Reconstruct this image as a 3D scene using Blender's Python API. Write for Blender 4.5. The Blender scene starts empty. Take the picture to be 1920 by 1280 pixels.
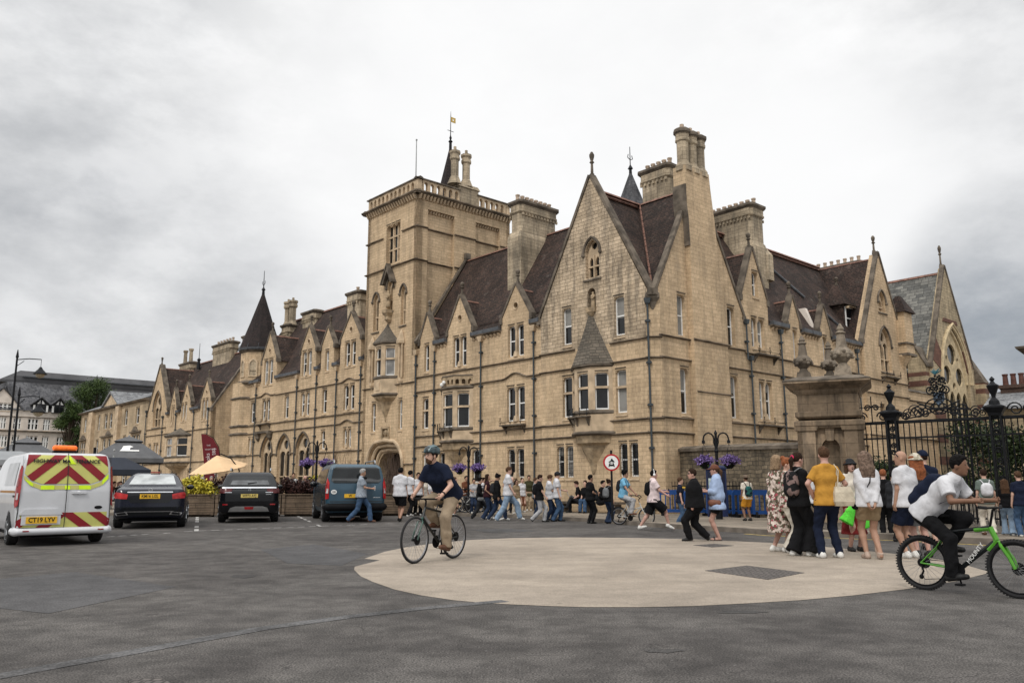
import bpy, bmesh, math, random
import numpy as np
from mathutils import Vector, Matrix, noise
from mathutils.geometry import tessellate_polygon
from mathutils.bvhtree import BVHTree
R=math.radians; PI=math.pi
random.seed(7)
scene=bpy.context.scene
COL=scene.collection
# ---------------------------------------------------------------- camera
PITCH=R(10.02); ROLL=R(-.14); EYE=Vector((0,0,1.25)); FPX=1528.0
fw=Vector((0,math.cos(PITCH),math.sin(PITCH))); up0=Vector((0,-math.sin(PITCH),math.cos(PITCH))); rt0=Vector((1,0,0))
rt=rt0*math.cos(ROLL)+up0*math.sin(ROLL); up=-rt0*math.sin(ROLL)+up0*math.cos(ROLL)
cd=bpy.data.cameras.new('camera'); cam=bpy.data.objects.new('camera',cd); COL.objects.link(cam)
m=Matrix((rt,up,-fw)).transposed().to_4x4(); m.translation=EYE; cam.matrix_world=m
cd.sensor_width=36; cd.lens=FPX/1920*36; cd.clip_end=2000; cd.clip_start=.1
scene.camera=cam
scene.render.resolution_x=1024; scene.render.resolution_y=682
scene.view_settings.view_transform='Standard'; scene.view_settings.look='None'
scene.view_settings.exposure=0; scene.view_settings.gamma=1
# ---------------------------------------------------------------- sky
SUN_EL=R(48); SUN_AZ=R(205)
w=bpy.data.worlds.new('World'); scene.world=w; w.use_nodes=True
nt=w.node_tree; nt.nodes.clear()
def N(t,tp,**k):
    n=t.nodes.new(tp)
    for a,b in k.items():
        if a.startswith('i_'): n.inputs[a[2:].replace('_',' ')].default_value=b
        else: setattr(n,a,b)
    return n
def L(t,a,b): t.links.new(a,b)
def mth(t,op,a,b=None,clamp=False):
    n=t.nodes.new('ShaderNodeMath'); n.operation=op; n.use_clamp=clamp
    for i,x in enumerate((a,b)):
        if x is None: continue
        if isinstance(x,(int,float)): n.inputs[i].default_value=x
        else: t.links.new(x,n.inputs[i])
    return n.outputs[0]
def ramp(t,fac,stops,interp='EASE'):
    n=t.nodes.new('ShaderNodeValToRGB'); n.color_ramp.interpolation=interp
    e=n.color_ramp.elements
    while len(e)<len(stops): e.new(.5)
    for i,(p,c) in enumerate(stops):
        e[i].position=p; e[i].color=c if len(c)==4 else (*c,1)
    t.links.new(fac,n.inputs[0]); return n.outputs[0]
def mixc(t,fac,a,b,mode='MIX'):
    n=t.nodes.new('ShaderNodeMix'); n.data_type='RGBA'; n.blend_type=mode
    for i,x in ((0,fac),(6,a),(7,b)):
        if isinstance(x,(int,float)): n.inputs[i].default_value=x
        elif isinstance(x,tuple): n.inputs[i].default_value=x if len(x)==4 else (*x,1)
        else: t.links.new(x,n.inputs[i])
    return n.outputs[2]
tc=N(nt,'ShaderNodeTexCoord'); D=tc.outputs['Generated']
sx=N(nt,'ShaderNodeSeparateXYZ'); L(nt,D,sx.inputs[0]); Zc=sx.outputs[2]
mp=N(nt,'ShaderNodeMapping'); mp.inputs['Scale'].default_value=(1,1,1.9); L(nt,D,mp.inputs[0])
n1=N(nt,'ShaderNodeTexNoise',i_Scale=2.6,i_Detail=9.,i_Roughness=.56,i_Distortion=.25); L(nt,mp.outputs[0],n1.inputs['Vector'])
n2=N(nt,'ShaderNodeTexNoise',i_Scale=6.5,i_Detail=8.,i_Roughness=.6); L(nt,mp.outputs[0],n2.inputs['Vector'])
def spot(az,el,r,soft):
    d=Vector((math.sin(R(az))*math.cos(R(el)),math.cos(R(az))*math.cos(R(el)),math.sin(R(el))))
    v=N(nt,'ShaderNodeVectorMath',operation='DOT_PRODUCT'); L(nt,D,v.inputs[0]); v.inputs[1].default_value=d
    mr=N(nt,'ShaderNodeMapRange',interpolation_type='SMOOTHERSTEP'); L(nt,v.outputs['Value'],mr.inputs[0])
    mr.inputs[1].default_value=math.cos(R(r+soft)); mr.inputs[2].default_value=math.cos(R(max(r-soft,0))); return mr.outputs[0]
base=ramp(nt,n1.outputs['Fac'],[(.30,(.62,.63,.65)),(.40,(.84,.843,.85)),(.52,(.93,.93,.93)),(.62,(1.02,1.02,1.02))],'LINEAR')
fine=ramp(nt,n2.outputs['Fac'],[(.34,(.84,.845,.85)),(.58,(1.04,1.04,1.04))],'LINEAR')
c=mixc(nt,1.0,base,fine,'MULTIPLY')
def dark(c,s,amt,col=(.30,.32,.35)):
    f=mth(nt,'MULTIPLY',s,mth(nt,'MULTIPLY',mth(nt,'ADD',mth(nt,'MULTIPLY',n2.outputs['Fac'],-2.0),2.0,),amt),True)
    return mixc(nt,f,c,col)
def bright(c,s,amt): return mixc(nt,mth(nt,'MULTIPLY',s,amt,True),c,(1.02,1.02,1.02))
c=bright(c,spot(2,22,8,20),.85)
c=bright(c,spot(22,15,6,11),.85)
c=dark(c,spot(-28,13,3,12),.24)
c=dark(c,spot(-17,11,1,7),.22)
c=dark(c,spot(33,11,1,8),.55,(.26,.285,.32))
c=dark(c,spot(31,7,0,9),.5,(.25,.29,.34))
c=dark(c,spot(-34,31,3,12),.24)
c=dark(c,spot(37,27,3,10),.10)
c=dark(c,spot(-38,22,2,9),.10)
c=dark(c,spot(12,10,0,7),.05)
# an overcast dome is far brighter overhead than near the horizon
zen=N(nt,'ShaderNodeMapRange',interpolation_type='SMOOTHSTEP'); L(nt,Zc,zen.inputs[0])
zen.inputs[1].default_value=.56; zen.inputs[2].default_value=.95; zen.inputs[3].default_value=1.0; zen.inputs[4].default_value=2.25
cl=N(nt,'ShaderNodeVectorMath',operation='SCALE'); L(nt,c,cl.inputs[0]); L(nt,zen.outputs[0],cl.inputs['Scale'])
sky=N(nt,'ShaderNodeTexSky'); sky.sky_type='NISHITA'; sky.sun_disc=False; sky.sun_elevation=SUN_EL; sky.sun_rotation=SUN_AZ
bg1=N(nt,'ShaderNodeBackground'); bg1.inputs[1].default_value=.07; L(nt,sky.outputs[0],bg1.inputs[0])
bg2=N(nt,'ShaderNodeBackground'); bg2.inputs[1].default_value=1.0; L(nt,cl.outputs[0],bg2.inputs[0])
mx=N(nt,'ShaderNodeMixShader'); mx.inputs[0].default_value=.96; L(nt,bg1.outputs[0],mx.inputs[1]); L(nt,bg2.outputs[0],mx.inputs[2])
wo=N(nt,'ShaderNodeOutputWorld'); L(nt,mx.outputs[0],wo.inputs[0])
# ---------------------------------------------------------------- sun behind cloud
sl=bpy.data.lights.new('sun','SUN'); sl.energy=1.5; sl.angle=R(11); sl.color=(1,.95,.88)
so=bpy.data.objects.new('sun',sl); COL.objects.link(so)
sd=Vector((math.sin(SUN_AZ)*math.cos(SUN_EL),math.cos(SUN_AZ)*math.cos(SUN_EL),math.sin(SUN_EL)))
so.rotation_euler=(-sd).to_track_quat('-Z','Y').to_euler(); so.location=(0,-30,60)
# ---------------------------------------------------------------- materials
MC={}
def _new(name):
    mt=bpy.data.materials.new(name); mt.use_nodes=True; t=mt.node_tree; b=t.nodes['Principled BSDF']; return mt,t,b
def M(name,col,rough=.7,var=.18,scale=6.,metal=0.,bump=0.,bscale=None,coat=0.,emit=0.,spec=.3,trans=0.):
    if name in MC: return MC[name]
    mt,t,b=_new(name); b.inputs['Roughness'].default_value=rough; b.inputs['Metallic'].default_value=metal
    b.inputs['Specular IOR Level'].default_value=spec; b.inputs['Coat Weight'].default_value=coat
    b.inputs['Coat Roughness'].default_value=.06
    co=N(t,'ShaderNodeTexCoord').outputs['Object']
    nz=N(t,'ShaderNodeTexNoise',i_Scale=scale,i_Detail=4.); L(t,co,nz.inputs['Vector'])
    lo=tuple(x*(1-var) for x in col); hi=tuple(min(1,x*(1+var)) for x in col)
    L(t,ramp(t,nz.outputs['Fac'],[(.3,lo),(.7,hi)]),b.inputs['Base Color'])
    if bump:
        n3=N(t,'ShaderNodeTexNoise',i_Scale=bscale or scale*3,i_Detail=3.); L(t,co,n3.inputs['Vector'])
        bp=N(t,'ShaderNodeBump'); bp.inputs['Strength'].default_value=bump; bp.inputs['Distance'].default_value=.03
        L(t,n3.outputs['Fac'],bp.inputs['Height']); L(t,bp.outputs[0],b.inputs['Normal'])
    if emit: b.inputs['Emission Color'].default_value=(*col,1); b.inputs['Emission Strength'].default_value=emit
    MC[name]=mt; return mt
def brickmat(name,c1,c2,mortar,bw,rh,ms=.012,rough=.85,patch=.35,stain=.0,scum=None,bump=.35,big=.35,wob=.02):
    mt,t,b=_new(name); b.inputs['Roughness'].default_value=rough; b.inputs['Specular IOR Level'].default_value=.25
    tcn=N(t,'ShaderNodeTexCoord'); uv=tcn.outputs['UV']; ob=tcn.outputs['Object']
    nd=N(t,'ShaderNodeTexNoise',i_Scale=2.3,i_Detail=2.); L(t,uv,nd.inputs['Vector'])
    sc=N(t,'ShaderNodeVectorMath',operation='SCALE'); sc.inputs['Scale'].default_value=wob; L(t,nd.outputs['Color'],sc.inputs[0])
    ad=N(t,'ShaderNodeVectorMath',operation='ADD'); L(t,uv,ad.inputs[0]); L(t,sc.outputs[0],ad.inputs[1])
    br=N(t,'ShaderNodeTexBrick'); L(t,ad.outputs[0],br.inputs['Vector']); br.offset=.5; br.squash=1.25; br.squash_frequency=3
    br.inputs['Scale'].default_value=1; br.inputs['Brick Width'].default_value=bw; br.inputs['Row Height'].default_value=rh
    br.inputs['Mortar Size'].default_value=ms; br.inputs['Mortar Smooth'].default_value=.3; br.inputs['Bias'].default_value=-.1
    br.inputs['Color1'].default_value=(*c1,1); br.inputs['Color2'].default_value=(*c2,1); br.inputs['Mortar'].default_value=(*mortar,1)
    # large worn / sooty patches
    n1=N(t,'ShaderNodeTexNoise',i_Scale=big,i_Detail=6.,i_Roughness=.62); L(t,ob,n1.inputs['Vector'])
    col=mixc(t,1.0,br.outputs['Color'],ramp(t,n1.outputs['Fac'],[(.34,(1-patch,)*3),(.62,(1+patch*.35,)*3)]),'MULTIPLY')
    mpp=N(t,'ShaderNodeMapping'); mpp.inputs['Scale'].default_value=(3.2,3.2,.35); L(t,ob,mpp.inputs[0])
    n2=N(t,'ShaderNodeTexNoise',i_Scale=1.,i_Detail=5.,i_Roughness=.6); L(t,mpp.outputs[0],n2.inputs['Vector'])
    if stain: col=mixc(t,1.0,col,ramp(t,n2.outputs['Fac'],[(.36,(1-stain,1-stain*.97,1-stain*.92)),(.56,(1,1,1))]),'MULTIPLY')
    n3=N(t,'ShaderNodeTexNoise',i_Scale=9.,i_Detail=4.,i_Roughness=.7); L(t,ob,n3.inputs['Vector'])
    col=mixc(t,1.0,col,ramp(t,n3.outputs['Fac'],[(.3,(.86,.86,.86)),(.7,(1.1,1.1,1.1))]),'MULTIPLY')
    if scum:
        n4=N(t,'ShaderNodeTexNoise',i_Scale=1.3,i_Detail=8.,i_Roughness=.75); L(t,ob,n4.inputs['Vector'])
        col=mixc(t,ramp(t,n4.outputs['Fac'],[(.56,(0,0,0)),(.72,(.6,.6,.6))]),col,scum)
    L(t,col,b.inputs['Base Color'])
    bp=N(t,'ShaderNodeBump'); bp.inputs['Strength'].default_value=bump; bp.inputs['Distance'].default_value=.03
    h=mth(t,'ADD',mth(t,'MULTIPLY',br.outputs['Fac'],-1.0),mth(t,'MULTIPLY',n3.outputs['Fac'],.6))
    L(t,h,bp.inputs['Height']); L(t,bp.outputs[0],b.inputs['Normal'])
    MC[name]=mt; return mt
ST=brickmat('ashlar_stone',(.615,.46,.295),(.51,.378,.238),(.335,.243,.155),.43,.176,.0075,patch=.16,stain=.19,wob=.05,scum=(.36,.285,.205))
STG=brickmat('ashlar_stone_weathered',(.50,.41,.29),(.37,.30,.21),(.22,.17,.12),.46,.18,.008,patch=.38,stain=.38,scum=(.20,.17,.13))
STW2=brickmat('rough_gable_stone',(.60,.475,.335),(.43,.335,.23),(.26,.20,.14),.36,.165,.011,patch=.34,stain=.38,wob=.09,scum=(.26,.215,.16),bump=.8)
STS=M('dressed_stone',(.50,.385,.26),.85,.22,2.2,bump=.25)
STD=M('sooty_stone',(.125,.103,.08),.9,.42,2.2,bump=.5,bscale=9)
STM=M('carved_stone',(.35,.265,.17),.9,.35,3.5,bump=.6,bscale=12)
TILE=brickmat('roof_tile',(.074,.046,.036),(.034,.025,.021),(.014,.011,.01),.20,.125,.012,patch=.38,stain=.25,scum=(.17,.14,.12),bump=.8,big=.5)
RIDGE=M('ridge_tile',(.18,.095,.07),.8,.35,5)
SLATE=brickmat('chapel_slate',(.205,.20,.18),(.085,.086,.082),(.035,.035,.035),.46,.26,.012,patch=.3,stain=.12,bump=.6)
SLATD=brickmat('dark_slate',(.115,.115,.12),(.08,.08,.085),(.04,.04,.045),.3,.2,.008,patch=.5,stain=.55,bump=.3)
SLATL=brickmat('pale_slate',(.26,.265,.27),(.20,.205,.21),(.12,.12,.12),.4,.3,.01,patch=.4,stain=.45,bump=.3)
STB=brickmat('chapel_red_stone',(.17,.085,.062),(.12,.06,.045),(.1,.06,.045),.5,.2,.009,patch=.3)
STC=brickmat('chapel_cream_stone',(.46,.37,.24),(.36,.29,.19),(.22,.17,.11),.5,.2,.009,patch=.3,stain=.3)
STP=brickmat('pier_stone',(.37,.275,.185),(.29,.215,.145),(.16,.115,.08),.95,.42,.008,patch=.5,stain=.5,scum=(.16,.13,.10))
RUB=brickmat('rubble_stone',(.27,.215,.145),(.13,.105,.075),(.11,.092,.07),.30,.145,.014,patch=.45,stain=.35,bump=1.,scum=(.09,.08,.06),wob=.16)
IRON=M('black_iron',(.008,.009,.011),.55,.25,8,spec=.18)
PIPE=M('pipe_iron',(.045,.055,.062),.5,.2,6)
LEAD=M('lead_sheet',(.075,.08,.088),.5,.25,5)
TILED=brickmat('dark_spire_tile',(.040,.028,.026),(.022,.018,.018),(.01,.01,.01),.2,.11,.01,patch=.3,bump=.8)
STR=M('string_stone',(.17,.135,.10),.9,.45,1.6,bump=.5,bscale=9)
WHITE=M('white_paint',(.78,.78,.76),.5,.06,5)
GREYP=M('grey_paint',(.34,.35,.35),.55,.1,5)
GLASS=M('window_glass',(.010,.011,.012),.10,.5,1.3,spec=.4,bump=.02,bscale=2)
GLASSC=M('curtained_glass',(.23,.225,.215),.14,.35,2.5,spec=.7)
OAK=M('dark_oak_door',(.05,.035,.025),.7,.4,9)
POT=M('clay_pot',(.42,.33,.25),.85,.25,9)
CREAM=M('cream_stone_far',(.68,.61,.54),.85,.1,1.5)
# ---------------------------------------------------------------- mesh building
def tag(o,label=None,cat=None,group=None,kind=None):
    if label: o['label']=label
    if cat: o['category']=cat
    if group: o['group']=group
    if kind: o['kind']=kind
    return o
def empty(name,loc,label=None,cat=None,group=None,rz=0):
    o=bpy.data.objects.new(name,None); COL.objects.link(o); o.location=loc; o.rotation_euler=(0,0,rz); o.empty_display_size=.2
    return tag(o,label,cat,group)
def wloc(o):
    v=Vector((0,0,0))
    while o is not None: v=v+o.location; o=o.parent
    return v
class Fr:
    def __init__(s,o,ex,ey=None,ez=None):
        s.o=Vector(o); s.x=Vector(ex); s.y=Vector(ey) if ey is not None else Vector((0,1,0)); s.z=Vector(ez) if ez is not None else Vector((0,0,1))
    def __call__(s,a,b=0,c=0): return s.o+s.x*a+s.y*b+s.z*c
    def sub(s,a,b,c=0,ang=0):
        r=Matrix.Rotation(ang,3,'Z'); return Fr(s(a,b,c),r@s.x,r@s.y,s.z)
def polar(o,az):
    """frame: x along azimuth+90 (right), y toward azimuth"""
    a=R(az); return Fr(o,(math.cos(a),-math.sin(a),0),(math.sin(a),math.cos(a),0))
ID=Fr((0,0,0),(1,0,0))
class Auto:
    """every call makes one part of the building under construction"""
    def __init__(s,name,mat): s.name=name; s.mat=mat
    def __getattr__(s,k):
        if k not in('box','ext','exta','extz','taper','rings'): raise AttributeError(k)
        def f(*a,**kw):
            m_=MB(kw.pop('F',s.F)); getattr(m_,k)(*a,**kw); return m_.build(s.name,s.mat,college)
        return f
    def build(s,*a): pass
class MB:
    def __init__(s,F=ID): s.v=[];s.f=[];s.F=F;s.sm=False
    def poly(s,pts,F=None):
        F=F or s.F; i=len(s.v); s.v+=[F(*p) for p in pts]; s.f.append(tuple(range(i,i+len(pts)))); return s
    def rings(s,rs,cap=True,close=True,F=None):
        F=F or s.F; n=len(rs[0]); i0=len(s.v)
        for r in rs: s.v+=[F(*p) for p in r]
        for k in range(len(rs)-1):
            for j in range(n if close else n-1):
                a=i0+k*n+j; b=i0+k*n+(j+1)%n; s.f.append((a,b,b+n,a+n))
        if cap:
            s.f.append(tuple(range(i0,i0+n))[::-1]); s.f.append(tuple(range(i0+(len(rs)-1)*n,i0+len(rs)*n)))
        return s
    def box(s,a0,a1,b0,b1,c0,c1,F=None):
        return s.rings([[(a0,b0,c),(a1,b0,c),(a1,b1,c),(a0,b1,c)] for c in (c0,c1)],F=F)
    def taper(s,a0,a1,b0,b1,c0,c1,da,db,F=None):
        return s.rings([[(a0,b0,c0),(a1,b0,c0),(a1,b1,c0),(a0,b1,c0)],[(a0+da,b0+db,c1),(a1-da,b0+db,c1),(a1-da,b1-db,c1),(a0+da,b1-db,c1)]],F=F)
    def ext(s,poly,b0,b1,F=None): return s.rings([[(a,b,c) for a,c in poly] for b in (b0,b1)],F=F)     # poly in (a,c)
    def exta(s,poly,a0,a1,F=None): return s.rings([[(a,b,c) for b,c in poly] for a in (a0,a1)],F=F)    # poly in (b,c)
    def extz(s,poly,c0,c1,F=None): return s.rings([[(a,b,c) for a,b in poly] for c in (c0,c1)],F=F)
    def tube(s,path,r,n=6,F=None,cap=True):
        F=F or s.F; P=[F(*p) for p in path]; rr=r if isinstance(r,(list,tuple)) else [r]*len(P)
        rs=[]; ref=None
        for i,p in enumerate(P):
            d=(P[min(i+1,len(P)-1)]-P[max(i-1,0)])
            d=d.normalized() if d.length>1e-9 else Vector((0,0,1))
            if ref is None: ref=Vector((0,0,1)) if abs(d.z)<.9 else Vector((1,0,0))
            u=d.cross(ref)
            if u.length<1e-4: u=d.cross(Vector((.3,1,.2)))
            u.normalize(); v2=d.cross(u); ref=-d.cross(u).cross(d) if False else ref
            rs.append([tuple(p+(u*math.cos(2*PI*k/n)+v2*math.sin(2*PI*k/n))*rr[i]) for k in range(n)])
            ref=u.cross(d)
        return s.rings(rs,cap,F=ID)
    def lathe(s,prof,a,b,n=12,F=None,ph=0,cap=True,sx=1,sy=1):
        return s.rings([[(a+r*sx*math.cos(2*PI*k/n+ph),b+r*sy*math.sin(2*PI*k/n+ph),c) for k in range(n)] for r,c in prof],cap,F=F)
    def ball(s,a,b,c,r,n=10,sz=1,F=None):
        return s.lathe([(max(r*math.sin(PI*k/6),.001),c-r*sz*math.cos(PI*k/6)) for k in range(7)],a,b,n,F=F)
    def torus(s,cen,ax1,ax2,Rr,r,n=32,m=8,F=None):
        F=F or s.F; c=F(*cen); a1=Vector(ax1);a2=Vector(ax2); nn=a1.cross(a2)
        i0=len(s.v)
        for i in range(n):
            t=2*PI*i/n; d=a1*math.cos(t)+a2*math.sin(t)
            for j in range(m):
                q=2*PI*j/m; s.v.append(c+d*(Rr+r*math.cos(q))+nn*r*math.sin(q))
        for i in range(n):
            for j in range(m):
                s.f.append((i0+i*m+j,i0+((i+1)%n)*m+j,i0+((i+1)%n)*m+(j+1)%m,i0+i*m+(j+1)%m))
        return s
    def slab(s,outline,holes=(),b0=-.3,b1=0,F=None,back=True):
        """wall panel in the (a,c) plane from b0 to b1 with openings cut through"""
        F=F or s.F
        def area(p): return sum(p[i][0]*p[(i+1)%len(p)][1]-p[(i+1)%len(p)][0]*p[i][1] for i in range(len(p)))
        out=list(outline) if area(outline)>0 else list(outline)[::-1]
        hs=[list(h)[::-1] if area(h)>0 else list(h) for h in holes]
        loops=[out]+hs; flat=[p for l in loops for p in l]
        tr=tessellate_polygon([[Vector((x,y,0)) for x,y in l] for l in loops])
        i0=len(s.v); n=len(flat)
        s.v+=[F(x,b1,y) for x,y in flat]+[F(x,b0,y) for x,y in flat]
        for t in tr:
            a=tuple(flat[k] for k in t)
            if abs(area(a))<1e-9: continue
            s.f.append(tuple(i0+k for k in t))
            if back: s.f.append(tuple(i0+n+k for k in t[::-1]))
        k=0
        for l in loops:
            m_=len(l)
            for j in range(m_):
                a=i0+k+j; b=i0+k+(j+1)%m_; s.f.append((a,b,b+n,a+n))
            k+=m_
        return s
    def build(s,name,mat,parent=None,smooth=False,normals=True):
        me=bpy.data.meshes.new(name)
        base=wloc(parent) if parent else Vector((0,0,0))
        me.from_pydata([tuple(v-base) for v in s.v],[],s.f)
        if normals:
            bm=bmesh.new(); bm.from_mesh(me); bmesh.ops.recalc_face_normals(bm,faces=bm.faces); bm.to_mesh(me); bm.free()
        finish(me,mat,smooth,base)
        o=bpy.data.objects.new(name,me); COL.objects.link(o)
        if parent: o.parent=parent
        return o
def finish(me,mat,smooth=False,base=Vector((0,0,0))):
    for m_ in (mat if isinstance(mat,(list,tuple)) else [mat]): me.materials.append(m_)
    if smooth: me.polygons.foreach_set('use_smooth',[True]*len(me.polygons))
    n=len(me.loops)
    if n<400000:
        uv=me.uv_layers.new(name='uv'); dat=np.zeros((n,2)); vs=me.vertices
        for p in me.polygons:
            nn=p.normal; h=Vector((-nn.y,nn.x,0))
            if h.length<.15: e1=Vector((1,0,0)); e2=Vector((0,1,0))
            else:
                h.normalize()
                if h.x<-.01 or (abs(h.x)<.01 and h.y<0): h=-h
                e1=h; e2=nn.cross(h)
                if e2.z<0: e2=-e2
            for li in p.loop_indices:
                q=vs[me.loops[li].vertex_index].co+base; dat[li]=(q.dot(e1),q.dot(e2))
        uv.data.foreach_set('uv',dat.ravel())
def ray(u,v): return (fw*FPX+rt*(u-960)+up*(640-v))
def gp(u,v,z=0.0):
    d=ray(u,v); return EYE+d*((z-EYE.z)/d.z)
def zat(v,P):      # height seen at image row v above ground point P
    u=960; d=ray(u,v); return EYE.z+d.z*P[1]/d.y
def arch(s0,s1,z0,zs,za,n=7):
    m_=(s0+s1)/2; h=(s1-s0)/2; H=za-zs; r=(h*h+H*H)/(2*h)
    pts=[(s0,z0),(s1,z0)]
    for k in range(n):
        ang=math.asin(min(1,H/r))*k/n; pts.append((s1-r+r*math.cos(ang),zs+r*math.sin(ang)))
    pts.append((m_,za))
    for k in range(n-1,-1,-1):
        ang=math.asin(min(1,H/r))*k/n; pts.append((s0+r-r*math.cos(ang),zs+r*math.sin(ang)))
    return pts
def rect(s0,s1,z0,z1): return [(s0,z0),(s1,z0),(s1,z1),(s0,z1)]
# ================================================================ the college
AZA=-41.82; AZB=AZA+90
C0=Vector((5.869,33.051,0))
dA=Vector((math.sin(R(AZA)),math.cos(R(AZA)),0)); dB=Vector((math.sin(R(AZB)),math.cos(R(AZB)),0))
FA=Fr(C0,dA,-dB); FB=Fr(C0,dB,-dA)
G0=.1      # ground at the walls
college=empty('college_building',C0,'long honey stone gothic college with square gate tower and steep gables on the corner','building')
wallmb=MB(FA); dress=Auto('corbel',STS); soot=Auto('string_course',STR); dress.F=soot.F=FA; grey=MB(FA)
BLIND=M('net_curtain',(.24,.235,.22),.9,.12,3)
def window(F,s0,s1,z0,z1,o=0,d=None,kind='sash',glass=None,sill=True,lights=1,par=None,fm=None,arched=False,bars=False,mul=None):
    """one window: white frame > pane, mullion, sill"""
    if d is None: d=.25 if abs(F.x.dot(dB))>.9 else .2
    par=par or college; b=o-d; W=s1-s0; fm=fm or WHITE
    f=MB(F); t=.055; mw=.17 if lights==2 else 0
    spans=[(s0,s1)] if lights==1 else [(s0,(s0+s1)/2-mw/2),((s0+s1)/2+mw/2,s1)]
    if lights>2:
        q=W/lights; spans=[(s0+q*i+(.05 if i else 0),s0+q*(i+1)-(.05 if i<lights-1 else 0)) for i in range(lights)]
    for a,c in spans:
        f.box(a,a+t,b,b+.06,z0,z1); f.box(c-t,c,b,b+.06,z0,z1); f.box(a+t,c-t,b,b+.06,z0,z0+.07); f.box(a+t,c-t,b,b+.06,z1-t,z1)
        zm=(z0+z1)/2+.02*W
        if kind=='sash': f.box(a+t,c-t,b,b+.05,zm-.03,zm+.03)
        if kind=='lattice':
            f.box(a+t,c-t,b,b+.05,zm-.03,zm+.03)
    fo=f.build('window',fm,par)
    p=MB(F)
    for a,c in spans: p.box(a+.02,c-.02,b-.03,b+.02,z0+.02,z1-.02)
    p.build('pane',glass or (GLASSC if random.random()<.10 else GLASS),fo)
    if glass is None and random.random()<.2:
        bl=MB(F); fr=.25+.45*random.random()
        for a,c in spans: bl.box(a+.05,c-.05,b+.021,b+.026,(z1-(z1-z0)*fr) if random.random()<.6 else z0+.05,z1-.06 if random.random()<.9 else z1-.3)
        bl.build('blind',BLIND,fo)
    if kind=='lattice' or bars:
        g=MB(F)
        for a,c in spans:
            nb=3
            for k in range(1,nb+1): x=a+(c-a)*k/(nb+1); g.tube([(x,b+.12,z0+.02),(x,b+.12,z1-.1)],.012,4)
            for k in range(1,7): z=z0+(z1-z0)*k/7; g.tube([(a,b+.12,z),(c,b+.12,z)],.009,4)
        g.build('window_grille',IRON,fo)
    mm=MB(F)
    if lights==2:
        x=(s0+s1)/2
        mm.box(x-.085,x+.085,b-.02,b+.10,z0,z1); mm.lathe([(.075,z0+.02),(.085,z0+.10),(.06,z0+.16),(.055,z1-.24),(.075,z1-.2),(.11,z1-.06),(.12,z1)],x,b+.16,8)
        mm.taper(x-.13,x+.13,b+.02,b+.28,z0-.02,z0+.26,.05,.04)
    elif lights>2:
        q=W/lights
        for i in range(1,lights): mm.box(s0+q*i-.05,s0+q*i+.05,b-.02,b+.12,z0,z1)
        nr=2 if (z1-z0)>2 else 1
        for i in range(nr): zz=z0+(z1-z0)*(i+1)/(nr+1)+.1; mm.box(s0,s1,b-.02,b+.1,zz-.05,zz+.05)
    if kind=='stonebar':
        zz=z0+(z1-z0)*.6; mm.box(s0-.03,s1+.03,b+.0,b+.16,zz-.05,zz+.05)
    if not arched:      # shouldered head
        for a,c in spans:
            h=.10
            mm.ext([(a-.01,z1+.01),(a-.01,z1-.13),(a+.09,z1-.02),(c-.09,z1-.02),(c+.01,z1-.13),(c+.01,z1+.01)],b+.06,o-.03)
    if mm.v: mm.build('mullion',STS if mul is None else mul,fo)
    if sill:
        sm=MB(F); sm.exta([(b+.02,z0-.02),(o+.04,z0-.1),(o+.04,z0-.15),(b,z0-.15)],s0-.03,s1+.03); sm.build('sill',STS,fo)
    # label mould over the head
    if not arched:
        lm=MB(F)
        for a,c in spans: lm.exta([(o-.02,z1+.05),(o+.035,z1+.07),(o+.04,z1+.10),(o-.02,z1+.11)],a-.0,c+.0)
        lm.build('label_mould',STD,fo)
    return fo
def string(F,s0,s1,z,o=0,p=.11,hump=None,mb=None):
    mb=mb or soot
    prof=[(o-.03,z-.055),(o+p*.6,z-.035),(o+p,z-.005),(o+p,z+.02),(o-.03,z+.05)]
    if not hump: mb.exta(prof,s0,s1,F=F)
    else:
        hc,hw,hh=hump; pts=[(s0,0)]+[(hc+hw*x,hh*(math.cos(x*PI)+1)/2) for x in [-1+i/6 for i in range(13)]]+[(s1,0)]
        mb.rings([[(s,b,c+dz) for b,c in prof] for s,dz in pts],F=F)
def drainpipe(F,s,z1,o=.09,z0=.15,hopper=True):
    m_=MB(F); m_.tube([(s,o,z0),(s,o,z1)],.043,8)
    for z in np.arange(z0+.8,z1,1.75): m_.box(s-.085,s+.085,o-.09,o+.065,z,z+.09); m_.box(s-.12,s+.12,o-.1,o-.0,z+.02,z+.07)
    if hopper: m_.taper(s-.09,s+.09,o-.09,o+.08,z1-.02,z1+.2,-.05,-.03)
    return m_.build('drainpipe',PIPE,college)
def eave(F,s0,s1,o=0,z=8.97,par=None):
    """corbel table, stone course and lead gutter"""
    soot.exta([(o-.03,z-.13),(o+.16,z-.08),(o+.2,z-.02),(o-.03,z-.02)],s0,s1,F=F)
    n=max(2,int((s1-s0)/.27))
    ct=MB(F)
    for k in range(n):
        x=s0+(s1-s0)*(k+.5)/n; ct.exta([(o-.02,z-.30),(o+.05,z-.27),(o+.14,z-.135),(o-.02,z-.135)],x-.06,x+.06)
    ct.build('corbel_table',STS,par or college)
    g=MB(F); g.box(s0,s1,o-.1,o+.2,z-.018,z+.17)
    for k in range(max(1,int((s1-s0)/.8))+1):
        x=s0+.05+(s1-s0-.1)*k/max(1,int((s1-s0)/.8)); g.box(x-.02,x+.02,o+.203,o+.215,z-.01,z+.2)
    g.build('gutter',LEAD,par or college)
    g=MB(F); g.exta([(o+.08,z+.09),(o-.4,z+.6),(o-.4,z+.3),(o-.1,z+.0)],s0,s1); g.build('roof',TILE,par or college)
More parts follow.
